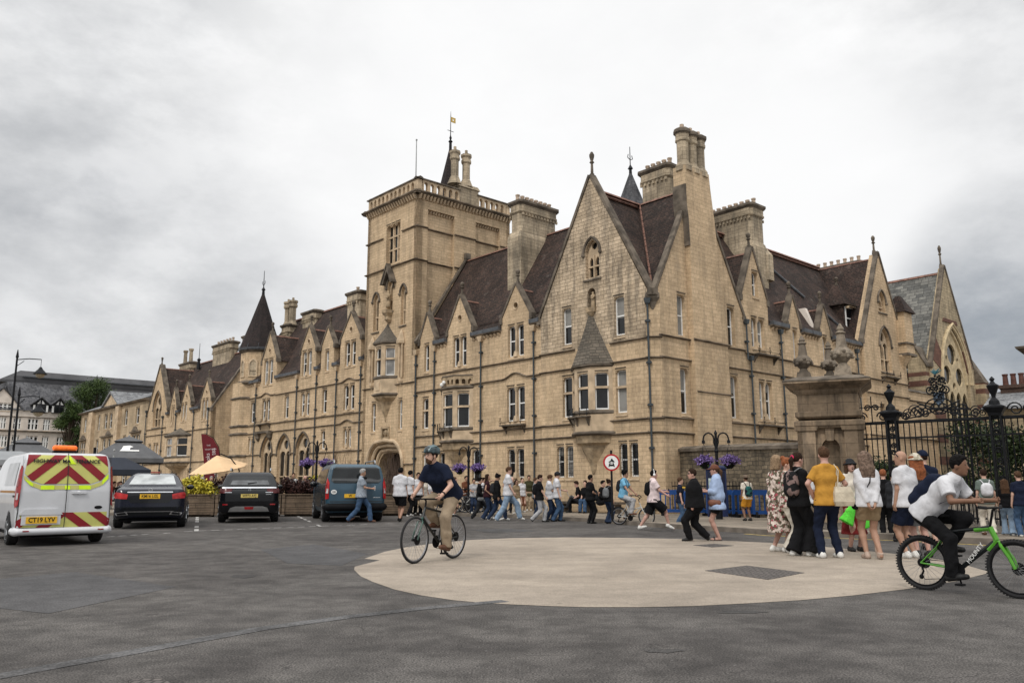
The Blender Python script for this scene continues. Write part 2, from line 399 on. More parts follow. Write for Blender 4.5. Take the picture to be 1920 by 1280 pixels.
def chimney(F,a0,a1,b0,b1,z0,z1,pots=5,axis='a',cap=.28,base=None,par=None,mat=None):
    m_=MB(F); ch=.08
    def oct_(e,c): 
        A0,A1,B0,B1=a0-e,a1+e,b0-e,b1+e; q=.16
        return [(A0+q,B0,c),(A1-q,B0,c),(A1,B0+q,c),(A1,B1-q,c),(A1-q,B1,c),(A0+q,B1,c),(A0,B1-q,c),(A0,B0+q,c)]
    zc=z1-.75
    m_.rings([oct_(0,z0),oct_(0,zc)])
    if base: m_.taper(a0-.12,a1+.12,b0-.12,b1+.12,z0,base,0,0); m_.taper(a0-.12,a1+.12,b0-.12,b1+.12,base,base+.25,.13,.13)
    co=m_.build('chimney',mat or STG,par or college)
    k=MB(F); k.rings([oct_(.015,zc-.0),oct_(.08,zc+.08),oct_(.08,zc+.16)]); k.rings([oct_(.05,zc+.16),oct_(.05,z1-.28)]);
    per=int(((a1-a0) if axis=='a' else (b1-b0))/.22)
    for i in range(per):
        if axis=='a':
            x=a0+.1+(a1-a0-.2)*i/max(1,per-1)
            for y in (b1+.0,b0-.09): k.box(x-.05,x+.05,y,y+.09,zc-.14,zc+.0)
        else:
            x=b0+.1+(b1-b0-.2)*i/max(1,per-1)
            for y in (a1+.0,a0-.09): k.box(y,y+.09,x-.05,x+.05,zc-.14,zc+.0)
    k.build('chimney_band',STG,co)
    k=MB(F); k.rings([oct_(.06,z1-.28),oct_(.16,z1-.16),oct_(.16,z1-.04),oct_(.0,z1+.03)]); k.build('chimney_cap',STD,co)
    for i in range(pots):
        t=(i+.5)/pots
        x,y=(a0+(a1-a0)*t,(b0+b1)/2) if axis=='a' else ((a0+a1)/2,b0+(b1-b0)*t)
        p=MB(F); p.lathe([(.12,z1),(.10,z1+.27),(.125,z1+.29),(.125,z1+.37),(.08,z1+.37)],x,y,8); p.build('chimney_pot',POT,co)
    return co
def finial(F,s,o,z,h=.7,mat=STD,name='finial',par=None):
    f=MB(F); f.taper(s-.1,s+.1,o-.1,o+.1,z-.15,z+.1,.03,.03)
    f.lathe([(.07,z+.05),(.055,z+h*.5),(.12,z+h*.56),(.06,z+h*.62),(.11,z+h*.78),(.12,z+h*.88),(.05,z+h)],s,o,8); return f.build(name,mat,par or college)
def coping(F,pts,o0,o1,th=.11,par=None,mat=None):
    """stone coping lying along a gable, pts from kneeler over apex to kneeler"""
    m_=MB(F)
    for (a,c),(a2,c2) in zip(pts[:-1],pts[1:]):
        d=Vector((a2-a,c2-c)).normalized(); n=Vector((-d.y,d.x))
        if n.y<0: n=-n
        m_.ext([(a-n.x*.03,c-n.y*.03),(a2-n.x*.03,c2-n.y*.03),(a2+n.x*th,c2+n.y*th),(a+n.x*th,c+n.y*th)],o0,o1)
    for a,c in (pts[0],pts[-1]): m_.box(a-.1,a+.1,o0,o1+.015,c-.22,c+.06)
    return m_.build('coping',mat or STD,par or college)
def gslopes(F,sc,h,ze,za,o0,o1,th=.07,name='dormer_roof',mat=None,ridge=True,par=None,over=.06):
    """pitched roof, ridge running back from the wall"""
    m_=MB(F)
    for sg in (-1,1):
        m_.ext([(sc,za),(sc+sg*(h+over),ze-over*(za-ze)/h),(sc+sg*(h+over),ze-over*(za-ze)/h-th),(sc,za-th*1.2)],o1,o0)
    r=m_.build(name,mat or TILE,par or college)
    if ridge:
        k=MB(F); k.ext([(sc-.07,za-.06),(sc,za+.04),(sc+.07,za-.06)],o1,o0+.0); k.build('ridge',RIDGE,r)
    return r
SLOPE=1.50; ZE=9.0
def dormer(F,sc,h,zk,za,win,o=0,lights=2,rd=None,circle=True,outline=None,holes=None,kind='sash'):
    """gable standing up out of the wall line; adds its points to the wall outline"""
    outline+=[(sc-h,ZE-.1),(sc-h,zk),(sc,za),(sc+h,zk),(sc+h,ZE-.1)]
    a0,a1,z0,z1=win; holes.append(rect(a0,a1,z0,z1)); window(F,a0,a1,z0,z1,o,lights=lights,kind=kind)
    if circle:
        cz=zk+(za-zk)*.33; cc=[(sc+.16*math.cos(t*PI/6),cz+.16*math.sin(t*PI/6)) for t in range(12)]
        holes.append(cc); q=MB(F); q.torus((sc,o,cz),F.x,F.z,.18,.035,14,5); q.build('roundel',STS,college)
        q=MB(F); q.box(sc-.2,sc+.2,o-.3,o-.2,cz-.2,cz+.2); q.build('roundel_back',GLASS,college)
    coping(F,[(sc-h-.03,zk-.05),(sc,za+.03),(sc+h+.03,zk-.05)],o-.27,o+.05,.09)
    finial(F,sc,o-.14,za+.05,.72)
    zr=za-.22; back=o-((zr-ZE)/SLOPE)-.5
    wallmb.ext([(sc-h+.06,ZE-.3),(sc-h+.06,zk-.12),(sc,zr-.15),(sc+h-.06,zk-.12),(sc+h-.06,ZE-.3)],back+.3,o-.31,F=F)
    gslopes(F,sc,h,zk-.05,zr,back,o-.3)
def balcony(F,s0,s1,z,o=0,d=.38):
    """black flower-box shelf on brackets with scrolled ironwork"""
    m_=MB(F); m_.box(s0,s1,o+.0,o+d,z-.06,z)
    for x in (s0+.12,s1-.12): m_.exta([(o,z-.06),(o+d*.8,z-.06),(o+.1,z-.24),(o,z-.42)],x-.04,x+.04)
    b=m_.build('flower_shelf',STD,college)
    g=MB(F)
    n=3
    for i in range(n):
        x=s0+.04+(s1-s0-.08)*i/(n-1); g.tube([(x,o+d-.03,z),(x,o+d-.03,z+.3)],.014,5); g.ball(x,o+d-.03,z+.32,.03,6)
        for sg in (-1,1):
            g.tube([(x,o+d-.03,z+.03)]+[(x+sg*(.03+.07*math.sin(t)),o+d-.03,z+.08+.05*t) for t in (.3,.9,1.6,2.3,3.)],.009,4)
    g.tube([(s0,o+d-.03,z+.12),(s1,o+d-.03,z+.12)],.01,4); g.tube([(s0+.04,o,z+.12),(s0+.04,o+d-.03,z+.12)],.01,4); g.tube([(s1-.04,o,z+.12),(s1-.04,o+d-.03,z+.12)],.01,4)
    g.build('railing',IRON,b); return b
def facets(F,sc,wt,wf,dep):
    """frames of the three faces of a canted bay: returns [(frame,length)]"""
    P=[(sc-wt/2,0),(sc-wf/2,dep),(sc+wf/2,dep),(sc+wt/2,0)]
    out=[]
    for (a,b),(c,d) in zip(P[:-1],P[1:]):
        p=F(a,b,0); q=F(c,d,0); e=(q-p); l=e.length; e.normalize(); n=Vector((e.y,-e.x,0))
        if n.dot(F.y)<0: n=-n
        out.append((Fr(p,e,n),l))
    return out,P
# ---------------------------------------------------------------- corner range, front to the street (frame A, s 0..17.1)
LA=[]; HA=[]
def W(F,H,s0,s1,z0,z1,**k):
    H.append(rect(s0,s1,z0,z1)); return window(F,s0,s1,z0,z1,**k)
# corner pavilion
H=[]
for s in (2.15,5.3): W(FA,H,s-.58,s,7.6,9.3)
for s in (1.56,): W(FA,H,s,s+.6,4.27,6.1,kind='stonebar')
W(FA,H,4.74,5.34,4.27,6.1,kind='stonebar')
for s in (1.03,1.6,4.73,5.3): W(FA,H,s,s+.46,1.6,3.0,kind='lattice')
aw=arch(2.95,3.78,10.45,11.6,12.2); H.append(aw)
ni=arch(3.2,3.7,9.08,9.7,9.98,4); H.append(ni)
wallmb.slab([(.42,G0-.3),(6.75,G0-.3),(6.75,7.3),(.42,7.3)],[h for h in H if h[0][1]<7],-.32,0)
m_=MB(FA); m_.slab([(.42,7.3),(6.75,7.3),(6.75,9.05),(3.4,15.2),(.3,9.3),(.42,9.0)],[h for h in H if h[0][1]>7],-.32,0); m_.build('gable_wall',STW2,college)
coping(FA,[(.15,9.3),(3.4,15.28),(6.85,9.0)],-.3,.06,.1)
finial(FA,3.4,-.15,15.3,1.15)
# traceried gable window
def gothic(F,a0,a1,z0,zs,za,o=0,par=None,lights=2,rose=True,glass=None,name='gothic_window',mt=None):
    m_=MB(F); W_=a1-a0; ho=[]
    for i in range(lights):
        q=(W_-.1)/lights; x=a0+.05+q*i; ho.append(arch(x+.05,x+q-.05,z0+.06,zs-.12,zs+.22,5))
    if rose:
        cz=zs+(za-zs)*.42+.12; r=min(W_*.2,(za-zs)*.26); ho.append([((a0+a1)/2+r*math.cos(t*PI/6),cz+r*math.sin(t*PI/6)) for t in range(12)])
        if zs+.22>cz-r-.02: ho=[arch(p[0][0],p[1][0],z0+.06,zs-.45,zs-.12,5) for p in ho[:-1]]+[ho[-1]]
    m_.slab(arch(a0+.015,a1-.015,z0+.01,zs,za-.015),ho,o-.26,o-.17); fo=m_.build(name,mt or STS,par or college)
    m_=MB(F); m_.slab(arch(a0+.02,a1-.02,z0+.01,zs,za-.02),[],o-.31,o-.265); m_.build('pane',glass or GLASS,fo)
    m_=MB(F)
    for i in range(1,lights): m_.tube([(a0+W_*i/lights,o-.13,z0+.05),(a0+W_*i/lights,o-.13,zs-.05)],.045,6)
    m_.box(a0+.03,a1-.03,o-.25,o-.14,z0+(zs-z0)*.45,z0+(zs-z0)*.45+.07)
    m_.build('mullion',STS,fo)
    m_=MB(F); pts=arch(a0-.1,a1+.1,z0,zs,za+.13)[2:]; m_.tube([(a,o+.03,c) for a,c in pts],.065,6)
    for a,c in (pts[0],pts[-1]): m_.ball(a,o+.05,c-.02,.09,6)
    m_.build('hood_mould',STD,fo)
    m_=MB(F); m_.exta([(o-.2,z0),(o+.07,z0-.08),(o+.07,z0-.15),(o-.2,z0-.15)],a0-.12,a1+.12); m_.build('sill',STD,fo); return fo
gothic(FA,2.95,3.78,10.45,11.55,12.2)
# saint in its niche
def statue(F,a,o,z,h,par,mat=STM,name='statue'):
    m_=MB(F); m_.lathe([(h*.16,z),(h*.17,z+h*.1),(h*.13,z+h*.45),(h*.17,z+h*.68),(h*.16,z+h*.78),(h*.06,z+h*.83),(h*.09,z+h*.88),(h*.09,z+h*.95),(h*.03,z+h)],a,o,9,sy=.8)
    m_.tube([(a-h*.16,o+.03,z+h*.7),(a-h*.1,o+h*.15,z+h*.52),(a+.02,o+h*.16,z+h*.58)],h*.045,5); return m_.build(name,mat,par,True)
m_=MB(FA); m_.ext(rect(3.15,3.75,9.0,10.05),-.32,-.3); m_.build('niche_back',STM,college)
statue(FA,3.45,-.1,9.1,.72,college)
m_=MB(FA); m_.taper(3.2,3.7,-.3,.1,8.85,9.08,-.03,-.02); m_.lathe([(.02,8.6),(.12,8.72),(.2,8.86)],3.45,.02,8); m_.build('niche_corbel',STM,college)
# strings of the pavilion
for z in (7.3,6.45,3.95,3.38):
    if z>7: string(FA,.35,2.4,z); string(FA,4.5,6.8,z)
    else: string(FA,.35,6.8,z)
# canted oriel under a stone spire
def oriel(F,sc,wt,wf,dep,z0,z1,wins,spire=None,bal=True,corb=None,par=None,parapet=None,cov=.62):
    fc,P=facets(F,sc,wt,wf,dep); m_=MB()
    wl=[]
    for i,(f,l) in enumerate(fc):
        ww=wf*cov if i==1 else l*.62; a=(l-ww)/2
        z_a,z_b=wins; m_.slab([(0,z0),(l,z0),(l,z1),(0,z1)],[rect(a,a+ww,z_a,z_b)],-.22,0,F=f); wl.append((f,a,a+ww,z_a,z_b))
    m_.extz([(p[0],p[1]-.02) for p in P],z0+.0,z0+.08,F=F)
    o_=m_.build('oriel',STS,par or college)
    for f,a,b,c,d in wl: window(f,a,b,c,d,0,.16,'stonebar',sill=False,par=o_)
    def ring(e,z): 
        return [(P[0][0]-e,-.02,z),(P[1][0]-e*.6,dep+e,z),(P[2][0]+e*.6,dep+e,z),(P[3][0]+e,-.02,z)]
    m_=MB(F)
    for z in ([z1,z0]): m_.rings([ring(.02,z-.09),ring(.12,z-.02),ring(.12,z+.03),ring(.01,z+.09)])
    m_.rings([ring(.0,wins[0]-.2),ring(.06,wins[0]-.13),ring(.05,wins[0]-.04),ring(0,wins[0])])
    m_.build('oriel_moulding',STD,o_)
    if spire:
        m_=MB(F); zt=spire; r=[]
        for k in range(7):
            t=k/6; q=(1-t)**1.15; zz=z1+.06+(zt-z1)*t
            r.append([(sc+(p[0]-sc)*(q*1.06+.03),max(p[1],-.0)*(q*1.06+.03)+(-.02 if p[1]==0 else .06*q),zz) for p in P])
        m_.rings(r); m_.build('oriel_spire',STG2,o_)
    if corb:
        m_=MB(F); n=len(corb)
        m_.rings([[(sc+(p[0]-sc)*q,(-.02 if p[1]==0 else p[1]*q),z) for p in P] for q,z in corb]); m_.build('oriel_corbel',STM,o_)
    return o_,P
STG2=brickmat('spire_stone',(.17,.145,.115),(.12,.105,.085),(.07,.06,.05),.3,.14,.012,patch=.4,scum=(.30,.24,.16),bump=.8)
oo,P=oriel(FA,3.52,2.4,.95,.6,3.45,6.38,(4.45,6.05),spire=9.0,corb=[(.08,1.75),(.16,1.95),(.2,2.2),(.55,2.75),(.62,2.95),(.86,3.05),(.9,3.3),(1.0,3.45)],cov=.66)
for f,l in facets(FA,3.52,2.4,.95,.6)[0][1:]: balcony(f,.02,l-.02,4.2,.02,.24)
# ---------------------------------------------------------------- main range between pavilion and tower
H=[]; out=[(17.1,G0-.3),(6.75,G0-.3),(6.75,ZE-.1)]
MO=-.1
FM=FA.sub(0,MO)
dl=[]
for sc,h,zk,za,win,li in ((8.62,1.08,9.5,11.15,(8.05,9.2,7.5,9.05),2),(13.1,1.08,9.5,11.35,(12.52,13.65,7.5,9.1),2),(16.05,.72,9.35,10.85,(15.86,16.3,7.55,9.05),1)):
    dormer(FM,sc,h,zk,za,win,lights=li,outline=out,holes=H,circle=li==2)
out.append((17.1,ZE-.1))
for a,b in ((9.72,12.0),(14.2,15.3),(6.82,7.5)): eave(FM,a,b)
W(FM,H,8.0,9.3,4.33,6.0,lights=2); W(FM,H,15.84,16.4,4.36,6.02,kind='stonebar')
W(FM,H,8.07,9.27,1.62,3.0,lights=2,kind='lattice'); W(FM,H,11.35,12.0,1.4,3.05,kind='lattice'); W(FM,H,14.3,14.8,1.5,3.0,kind='lattice')
W(FM,H,15.9,16.35,1.5,3.0)
wallmb.slab(out,H,-.32,0,F=FM)
string(FM,6.75,17.1,7.27); string(FM,6.75,17.1,6.43,hump=(8.65,.95,.25)); string(FM,6.75,17.1,3.94); string(FM,6.75,17.1,3.38)
balcony(FM,7.9,9.45,4.15)
ob,P=oriel(FM,13.3,2.7,1.0,.6,3.5,6.3,(4.25,6.0),corb=[(.08,2.1),(.3,2.5),(.6,2.85),(.66,3.0),(.9,3.1),(1.,3.5)],cov=.8)
m_=MB(FM)      # pierced parapet of the low oriel
for (a,b),(c,d) in zip(P[:-1],P[1:]):
    n=5 if abs(a-c)>1 else 3
    p=FM(a,b,0);q=FM(c,d,0);e=(q-p);l=e.length;e.normalize();f=Fr(p,e,FM.y if b==d else (Vector((e.y,-e.x,0)) if Vector((e.y,-e.x,0)).dot(FM.y)>0 else Vector((-e.y,e.x,0))))
    m_.slab(rect(0,l,6.4,6.9),[arch(l*(k+.2)/n,l*(k+.8)/n,6.47,6.62,6.74,3) for k in range(n)],-.12,0,F=f)
m_.build('oriel_parapet',STM,ob)
m_=MB(FM); m_.extz([(p[0]*1.0,p[1]+.03) for p in P],6.9,6.96); m_.build('parapet_coping',STD,ob)
for f,l in facets(FM,13.3,2.7,1.0,.6)[0][1:]: balcony(f,.05,l-.05,4.1,.02,.22)
for s in (7.28,11.24,15.24,17.0): drainpipe(FM,s,8.6); dress.taper(s-.09,s+.09,-.02,.17,8.55,8.84,-.1,-.04,F=FM)
# cctv camera on the oriel
m_=MB(FM); m_.ball(13.75,.66,6.5,.12,10); m_.ball(13.5,.72,6.6,.1,8); m_.tube([(13.7,.4,6.75),(13.7,.66,6.68)],.03,6); m_.build('dome_camera',WHITE,college)
# roofs ---------------------------------------------------------------
m_=MB(FA); m_.exta([(-.42,ZE+.58),(-3.66,14.72),(-7.3,ZE-.2),(-.42,ZE-.2)],.35,17.05); m_.build('roof',TILE,college)
m_=MB(FA); m_.exta([(-3.56,14.68),(-3.66,14.79),(-3.76,14.68)],.4,17.0)
m_.ext([(3.35,14.66),(3.45,14.78),(3.55,14.66)],-21.2,-.3)
for t in np.linspace(0,1,14)[:-1]:
    s0_,s1_=3.45*(1-t)+.2*t,3.45*(1-t-.07)+.2*(t+.07); 
    m_.tube([(s0_,-(3.6*(1-t)+.22*t),14.74-t*5.4),(s1_,-(3.6*(1-t-.07)+.22*(t+.07)),14.74-(t+.07)*5.4)],.045,5)
m_.build('ridge',RIDGE,college)
co=chimney(FA,9.95,10.85,-4.4,-1.7,11.0,16.35,pots=8,axis='b',base=None)
m_=MB(FA); m_.box(9.87,10.93,-4.5,-1.6,11.2,14.3); m_.taper(9.87,10.93,-4.5,-1.6,14.3,14.62,.1,.1); m_.build('chimney_base',STG,co)
# ---------------------------------------------------------------- corner chamfer
c1=FA(.42,0,0); c2=FB(.42,0,0); e=(c2-c1); l=e.length; e.normalize(); nn=-(dA+dB).normalized(); FC=Fr(c1,e,nn)
wallmb.slab(rect(0,l,G0-.3,8.95),[],-.3,0,F=FC)
for z in (7.33,6.47,3.96,3.39): string(FC,-.06,l+.06,z)
soot.box(-.02,l+.02,-.03,.06,.3,.42,F=FC)
drainpipe(FC,l*.12,8.75,.1)
m_=MB(FC); m_.rings([[(l/2-w_,-.2,z),(l/2-w_*.8,d_,z),(l/2+w_*.8,d_,z),(l/2+w_,-.2,z)] for w_,d_,z in ((.05,.02,8.5),(.2,.08,8.8),(.34,.18,8.98),(.34,.18,9.15),(.15,.05,9.4))]); m_.build('corner_corbel',STD,college)
# ---------------------------------------------------------------- tower
T0,T1=17.1,22.5; ZT=18.2
H=[]
for a,b in ((18.12,18.62),(21.02,21.6)): H.append(arch(a,b,10.55,12.4,12.85))
H.append(arch(19.5,20.05,11.6,13.0,13.5))
H.append(rect(18.85,20.35,14.5,16.95))
W(FA,H,18.25,18.62,4.45,6.15,sill=True); W(FA,H,21.05,21.5,4.45,6.15)
H.append([(18.15,G0-.3+.01),(21.7,G0-.3+.01)]+arch(18.15,21.7,0,2.4,3.72)[2:])
HS=[rect(19.55,20.3,3.98,4.6)]
wallmb.slab(rect(T0,T1,G0-.3,ZT),H+HS,-.4,0)
fo=window(FA,18.85,20.35,14.5,16.95,0,.3,kind='x',lights=3,fm=STS)
for a,b in ((18.12,18.62),(21.02,21.6)): gothic(FA,a,b,10.55,12.4,12.85,lights=1,rose=False)
gothic(FA,19.5,20.05,11.6,13.0,13.5,lights=1,rose=False,glass=STM)
statue(FA,19.77,.12,11.75,1.05,college)
m_=MB(FA); m_.ext([(19.2,13.25),(19.78,14.35),(20.36,13.25),(20.2,13.2),(19.78,13.98),(19.36,13.2)],-.1,.3); m_.ext([(19.12,13.22),(19.78,14.48),(20.44,13.22),(20.36,13.22),(19.78,14.33),(19.2,13.22)],-.1,.36)
m_.build('niche_gable',STD,college)
m_=MB(FA); m_.rings([[(19.77-w_,-.02,z),(19.77-w_*.7,d_,z),(19.77+w_*.7,d_,z),(19.77+w_,-.02,z)] for w_,d_,z in ((.1,.05,10.8),(.22,.28,11.0),(.2,.25,11.2),(.36,.4,11.4),(.36,.42,11.58))]); m_.build('niche_corbel',STM,college)
for a,b in ((17.1,22.55),): string(FA,T0-.1,T1+.1,14.25,p=.14)
string(FA,T0-.1,18.6,16.25); string(FA,20.65,T1+.1,16.25)
string(FA,T0,T1,7.05); string(FA,T0,18.1,2.45); string(FA,21.75,T1,2.45)
ot,P=oriel(FA,19.95,2.25,.85,.6,6.5,9.55,(7.6,9.25),spire=10.75,corb=[(.05,4.95),(.1,5.2),(.2,5.35),(.5,5.95),(.6,6.1),(.95,6.3),(1.,6.5)],cov=.62)
m_=MB(FA)
for s in (18.4,21.5): m_.lathe([(.3,9.4),(.3,9.55),(.03,10.25)],s,.05,6); m_.lathe([(.03,6.9),(.2,7.2),(.2,7.4)],s,.0,6)
for s in (18.25,18.5,21.4,21.65): m_.tube([(s,.1,7.4),(s,.1,9.4)],.07,6)
m_.box(19.75,20.15,.55,.635,6.75,7.2)
m_.build('oriel_shaft',STS,ot)
# carved panel above gate
m_=MB(FA); m_.slab(rect(19.5,20.35,3.94,4.66),[rect(19.62,20.22,4.04,4.55)],-.05,.06); m_.box(19.6,20.24,-.2,-.1,4.0,4.6); m_.ball(19.92,-.08,4.3,.2,8); m_.build('carved_panel',STM,college)
# gate arch : three orders and oak gates
g=MB(FA)
for i,(e_,dd) in enumerate(((.12,.05),(-.12,-.18),(-.34,-.38))):
    pts=arch(18.15-e_,21.7+e_,0,2.4-(.0),3.72+e_*1.1,9)[2:]; g.tube([(18.15+3.55+e_,dd,.1)]+[(a,dd,c) for a,c in pts]+[(18.15-e_,dd,.1)],.11,7)
g.build('gate_arch_moulding',STS,college)
m_=MB(FA); a_=arch(18.1,21.75,0,2.4,3.75,9); m_.slab([(18.1,.05),(21.75,.05)]+a_[2:],[[(18.6,.1),(21.2,.1)]+arch(18.6,21.2,0,2.2,3.2,7)[2:]],-1.2,-.4)
m_.build('gate_reveal',STM,college)
m_=MB(FA); m_.box(18.4,21.4,-1.3,-1.21,.05,3.4)
for k in range(11): m_.box(18.5+k*.27,18.56+k*.27,-1.2,-1.16,.1,3.3)
for z in (1.0,2.1): m_.box(18.5,21.3,-1.2,-1.13,z,z+.12)
m_.build('gate_door',OAK,college)
# side of the tower facing the corner : frame with x along dB, y = -dA
FT=Fr(FA(T0,0,0),dB,-dA)
m_=wallmb
P1=rect(.75,2.75,10.0,17.4); P2=rect(4.4,6.4,13.4,17.4)
m_.slab(rect(-.0,7.25,8.6,ZT),[P1,P2],-.3,0,F=FT)
m_.box(.7,6.5,-.45,-.22,8.7,17.5,F=FT)
m_.box(.7,6.8,-4.9,-.5,8.6,17.9,F=FT)
# blank rear and far side
wallmb.slab(rect(T0,T1,8.0,ZT),[],-7.25,-6.95); FT2=Fr(FA(T1,0,0),dB,dA); wallmb.slab(rect(0,7.2,G0-.3,ZT),[],-.3,0,F=FT2)
for z in (14.22,16.25):
    string(FT,-.1,.75,z,p=.13 if z<15 else .1); string(FT,2.75,4.4,z); 
    string(FT,.75,2.75,z-.0,-.2); string(FT,4.4,6.4,z,-.2); string(FT,6.4,7.25,z)
def dent(F,a0,a1,z,o,mb,step=.26,sz=.1,d=.16,h=.2):
    n=int((a1-a0)/step); ct=MB(F)
    for k in range(n):
        x=a0+(a1-a0)*(k+.5)/n; ct.exta([(o-.02,z-h),(o+d*.4,z-h*.85),(o+d,z),(o-.02,z)],x-sz/2,x+sz/2)
    ct.build('corbel_table',STS,college)
for a,b in ((.75,2.75),(4.4,6.4)): dent(FT,a,b,17.36,-.2,dress,.2,.09,.16,.16)
for F_,a,b in ((FA,T0,T1),(FT,0,7.25),(FT2,0,7.2)):
    dent(F_,a,b,ZT-.02,0,dress,.25,.12,.26,.3); soot.exta([(-.03,ZT-.02),(.2,ZT-.02),(.36,ZT+.08),(.36,ZT+.15),(-.03,ZT+.24)],a-.3,b+.3,F=F_)
# pierced parapet
pm=MB(FA)
def ppt(F,a,b,n,z0=ZT+.2,z1=19.15):
    ho=[arch(a+(b-a)*(k+.2)/n,a+(b-a)*(k+.8)/n,z0+.1,z0+.46,z0+.64,4) for k in range(n)]
    pm.slab(rect(a,b,z0,z1),ho,-.22,0.02,F=F)
ppt(FA,T0+.3,T1-.1,11); pm.box(T0,T0+.3,-.3,.02,ZT+.2,19.15); ppt(FT,.35,3.1,6); ppt(FT,4.6,7.25,6); ppt(FT2,0,7.2,14)
ppt(FA.sub(0,-7.0),T0,T1,14); pm.build('parapet',STS,college)
m_=MB(FA)
for F_,a,b in ((FA,T0-.12,T1+.12),(FT,-.1,3.15),(FT,4.5,7.3),(FT2,0,7.2)): m_.exta([(-.3,19.15),(.1,19.15),(.1,19.22),(-.1,19.32),(-.3,19.25)],a,b,F=F_)
m_.build('parapet_coping',STD,college)
m_=MB(FT); m_.box(3.1,4.6,-.8,.03,ZT+.2,19.45); m_.taper(3.0,4.7,-.9,.1,19.45,19.7,.12,.1); cb=m_.build('chimney_base',STG,college)
for x in (3.0,3.9):
    m_=MB(FT); m_.lathe([(.48,19.6),(.3,20.05),(.25,20.15),(.25,21.15),(.33,21.25),(.33,21.4),(.29,21.42),(.29,21.55),(.36,21.65),(.36,21.78),(.2,21.84)],x,-.35,8,ph=PI/8); m_.lathe([(.1,21.8),(.09,22.1)],x,-.35,7); m_.build('chimney_shaft',STG,cb)
# stair turret spire of the tower, weathervane and flagpole
SX,SY=4.1,-2.4
m_=MB(FT); m_.lathe([(.9,17.9),(.9,19.3),(.95,19.35),(.75,20.0),(.03,23.2)],SX+.1,SY,8,ph=PI/8); ts=m_.build('turret_spire',TILED,college)
m_=MB(FT); m_.lathe([(.1,22.8),(.09,23.4),(.15,23.45),(.05,23.6),(.09,23.7),(.03,23.9),(.02,25.3),(.005,25.6)],SX+.1,SY,7); m_.tube([(SX-.15,SY,24.2),(SX+.35,SY,24.2)],.02,5); m_.build('spire_finial',IRON,ts)
GILT=M('gilt_metal',(.55,.38,.12),.35,.1,5,metal=.7)
m_=MB(FT); m_.slab(rect(SX+.12,SX+.5,24.85,25.2),[rect(SX+.25,SX+.36,24.97,25.08)],SY-.02,SY+.01); m_.build('weathervane',GILT,ts)
m_=MB(FA); m_.tube([(20.35,-2.1,18.5),(20.35,-2.1,23.2)],[.05,.03],7); m_.ball(20.35,-2.1,23.25,.07,7); m_.build('flagpole',GREYP,college)
m_=MB(FA); m_.box(T0+.2,T1-.2,-7,-.3,18.0,18.25); m_.build('tower_roof',LEAD,college)
# coping where the roof dies against the tower
m_=MB(FT); m_.ext([(0,9.2),(3.66,14.9),(3.66,15.05),(-.1,9.35)],.0,.22); m_.box(3.5,3.85,0,.24,14.85,15.2); m_.build('coping',STD,college)
# ---------------------------------------------------------------- left range (s 22.5..41.3)
H=[]; out=[(41.2,G0-.3),(22.5,G0-.3),(22.5,ZE-.1)]
for sc,h,zk,za,win,li in ((24.2,1.25,10.55,12.2,(23.55,24.85,8.75,10.3),2),(27.1,.85,10.45,11.7,(26.9,27.4,8.75,10.1),1),(29.75,1.1,10.5,12.15,(29.25,30.6,8.7,10.4),2),(35.75,1.25,10.45,12.55,(35.1,36.6,8.65,10.5),2)):
    dormer(FA,sc,h,zk,za,win,lights=li,outline=out,holes=H,circle=li==2)
out+=[(41.2,ZE-.1)]
for a,b in ((22.55,22.9),(25.5,26.2),(28.0,28.6),(30.9,34.45),(37.05,40.2)): eave(FA,a,b)
for a,b,li in ((23.55,24.85,2),(27.0,27.6,1),(29.35,30.6,2),(32.35,33.0,1),(35.3,36.6,2),(37.85,38.55,1)): W(FA,H,a,b,5.97,7.53,lights=li)
for a,b,li in ((23.8,24.75,2),(27.05,27.6,1),(37.7,38.7,2)): W(FA,H,a,b,3.62,4.8,lights=li,glass=GLASS)
for a,b in ((29.05,30.95),(31.85,33.75),(34.65,36.35)):
    H.append(arch(a,b,.6,3.75,4.75)); gothic(FA,a,b,.6,3.45,4.75)
wallmb.slab(out,H,-.32,0)
string(FA,22.5,34.5,7.75,hump=(24.2,.95,.2)); string(FA,34.5,41.2,7.8,hump=(36.0,.9,.2)); string(FA,22.5,41.2,5.72); string(FA,22.5,41.2,5.12,hump=(24.3,.9,.2)); 
string(FA,22.5,29.0,3.4); string(FA,30.98,31.82,3.5); string(FA,33.78,34.6,3.5); string(FA,36.4,41.2,3.52)
balcony(FA,35.0,36.8,5.75)
m_=MB(FA)
for s in (34.9,36.9): m_.lathe([(.05,4.5),(.22,4.7),(.22,4.85),(.3,5.0),(.3,5.08)],s,.05,7)
m_.box(34.7,37.1,0,.3,5.05,5.2); m_.build('door_canopy',STD,college)
for s in (22.75,25.7,28.35,31.1,37.6): drainpipe(FA,s,8.6); dress.taper(s-.09,s+.09,-.02,.17,8.55,8.84,-.1,-.04)
m_=MB(FA); m_.exta([(-.42,ZE+.56),(-3.66,14.4),(-7.3,ZE-.2),(-.42,ZE-.2)],22.55,40.6); m_.build('roof',TILE,college)
m_=MB(FA); m_.exta([(-3.52,14.34),(-3.66,14.5),(-3.8,14.34)],22.6,40.6); m_.build('ridge',RIDGE,college)
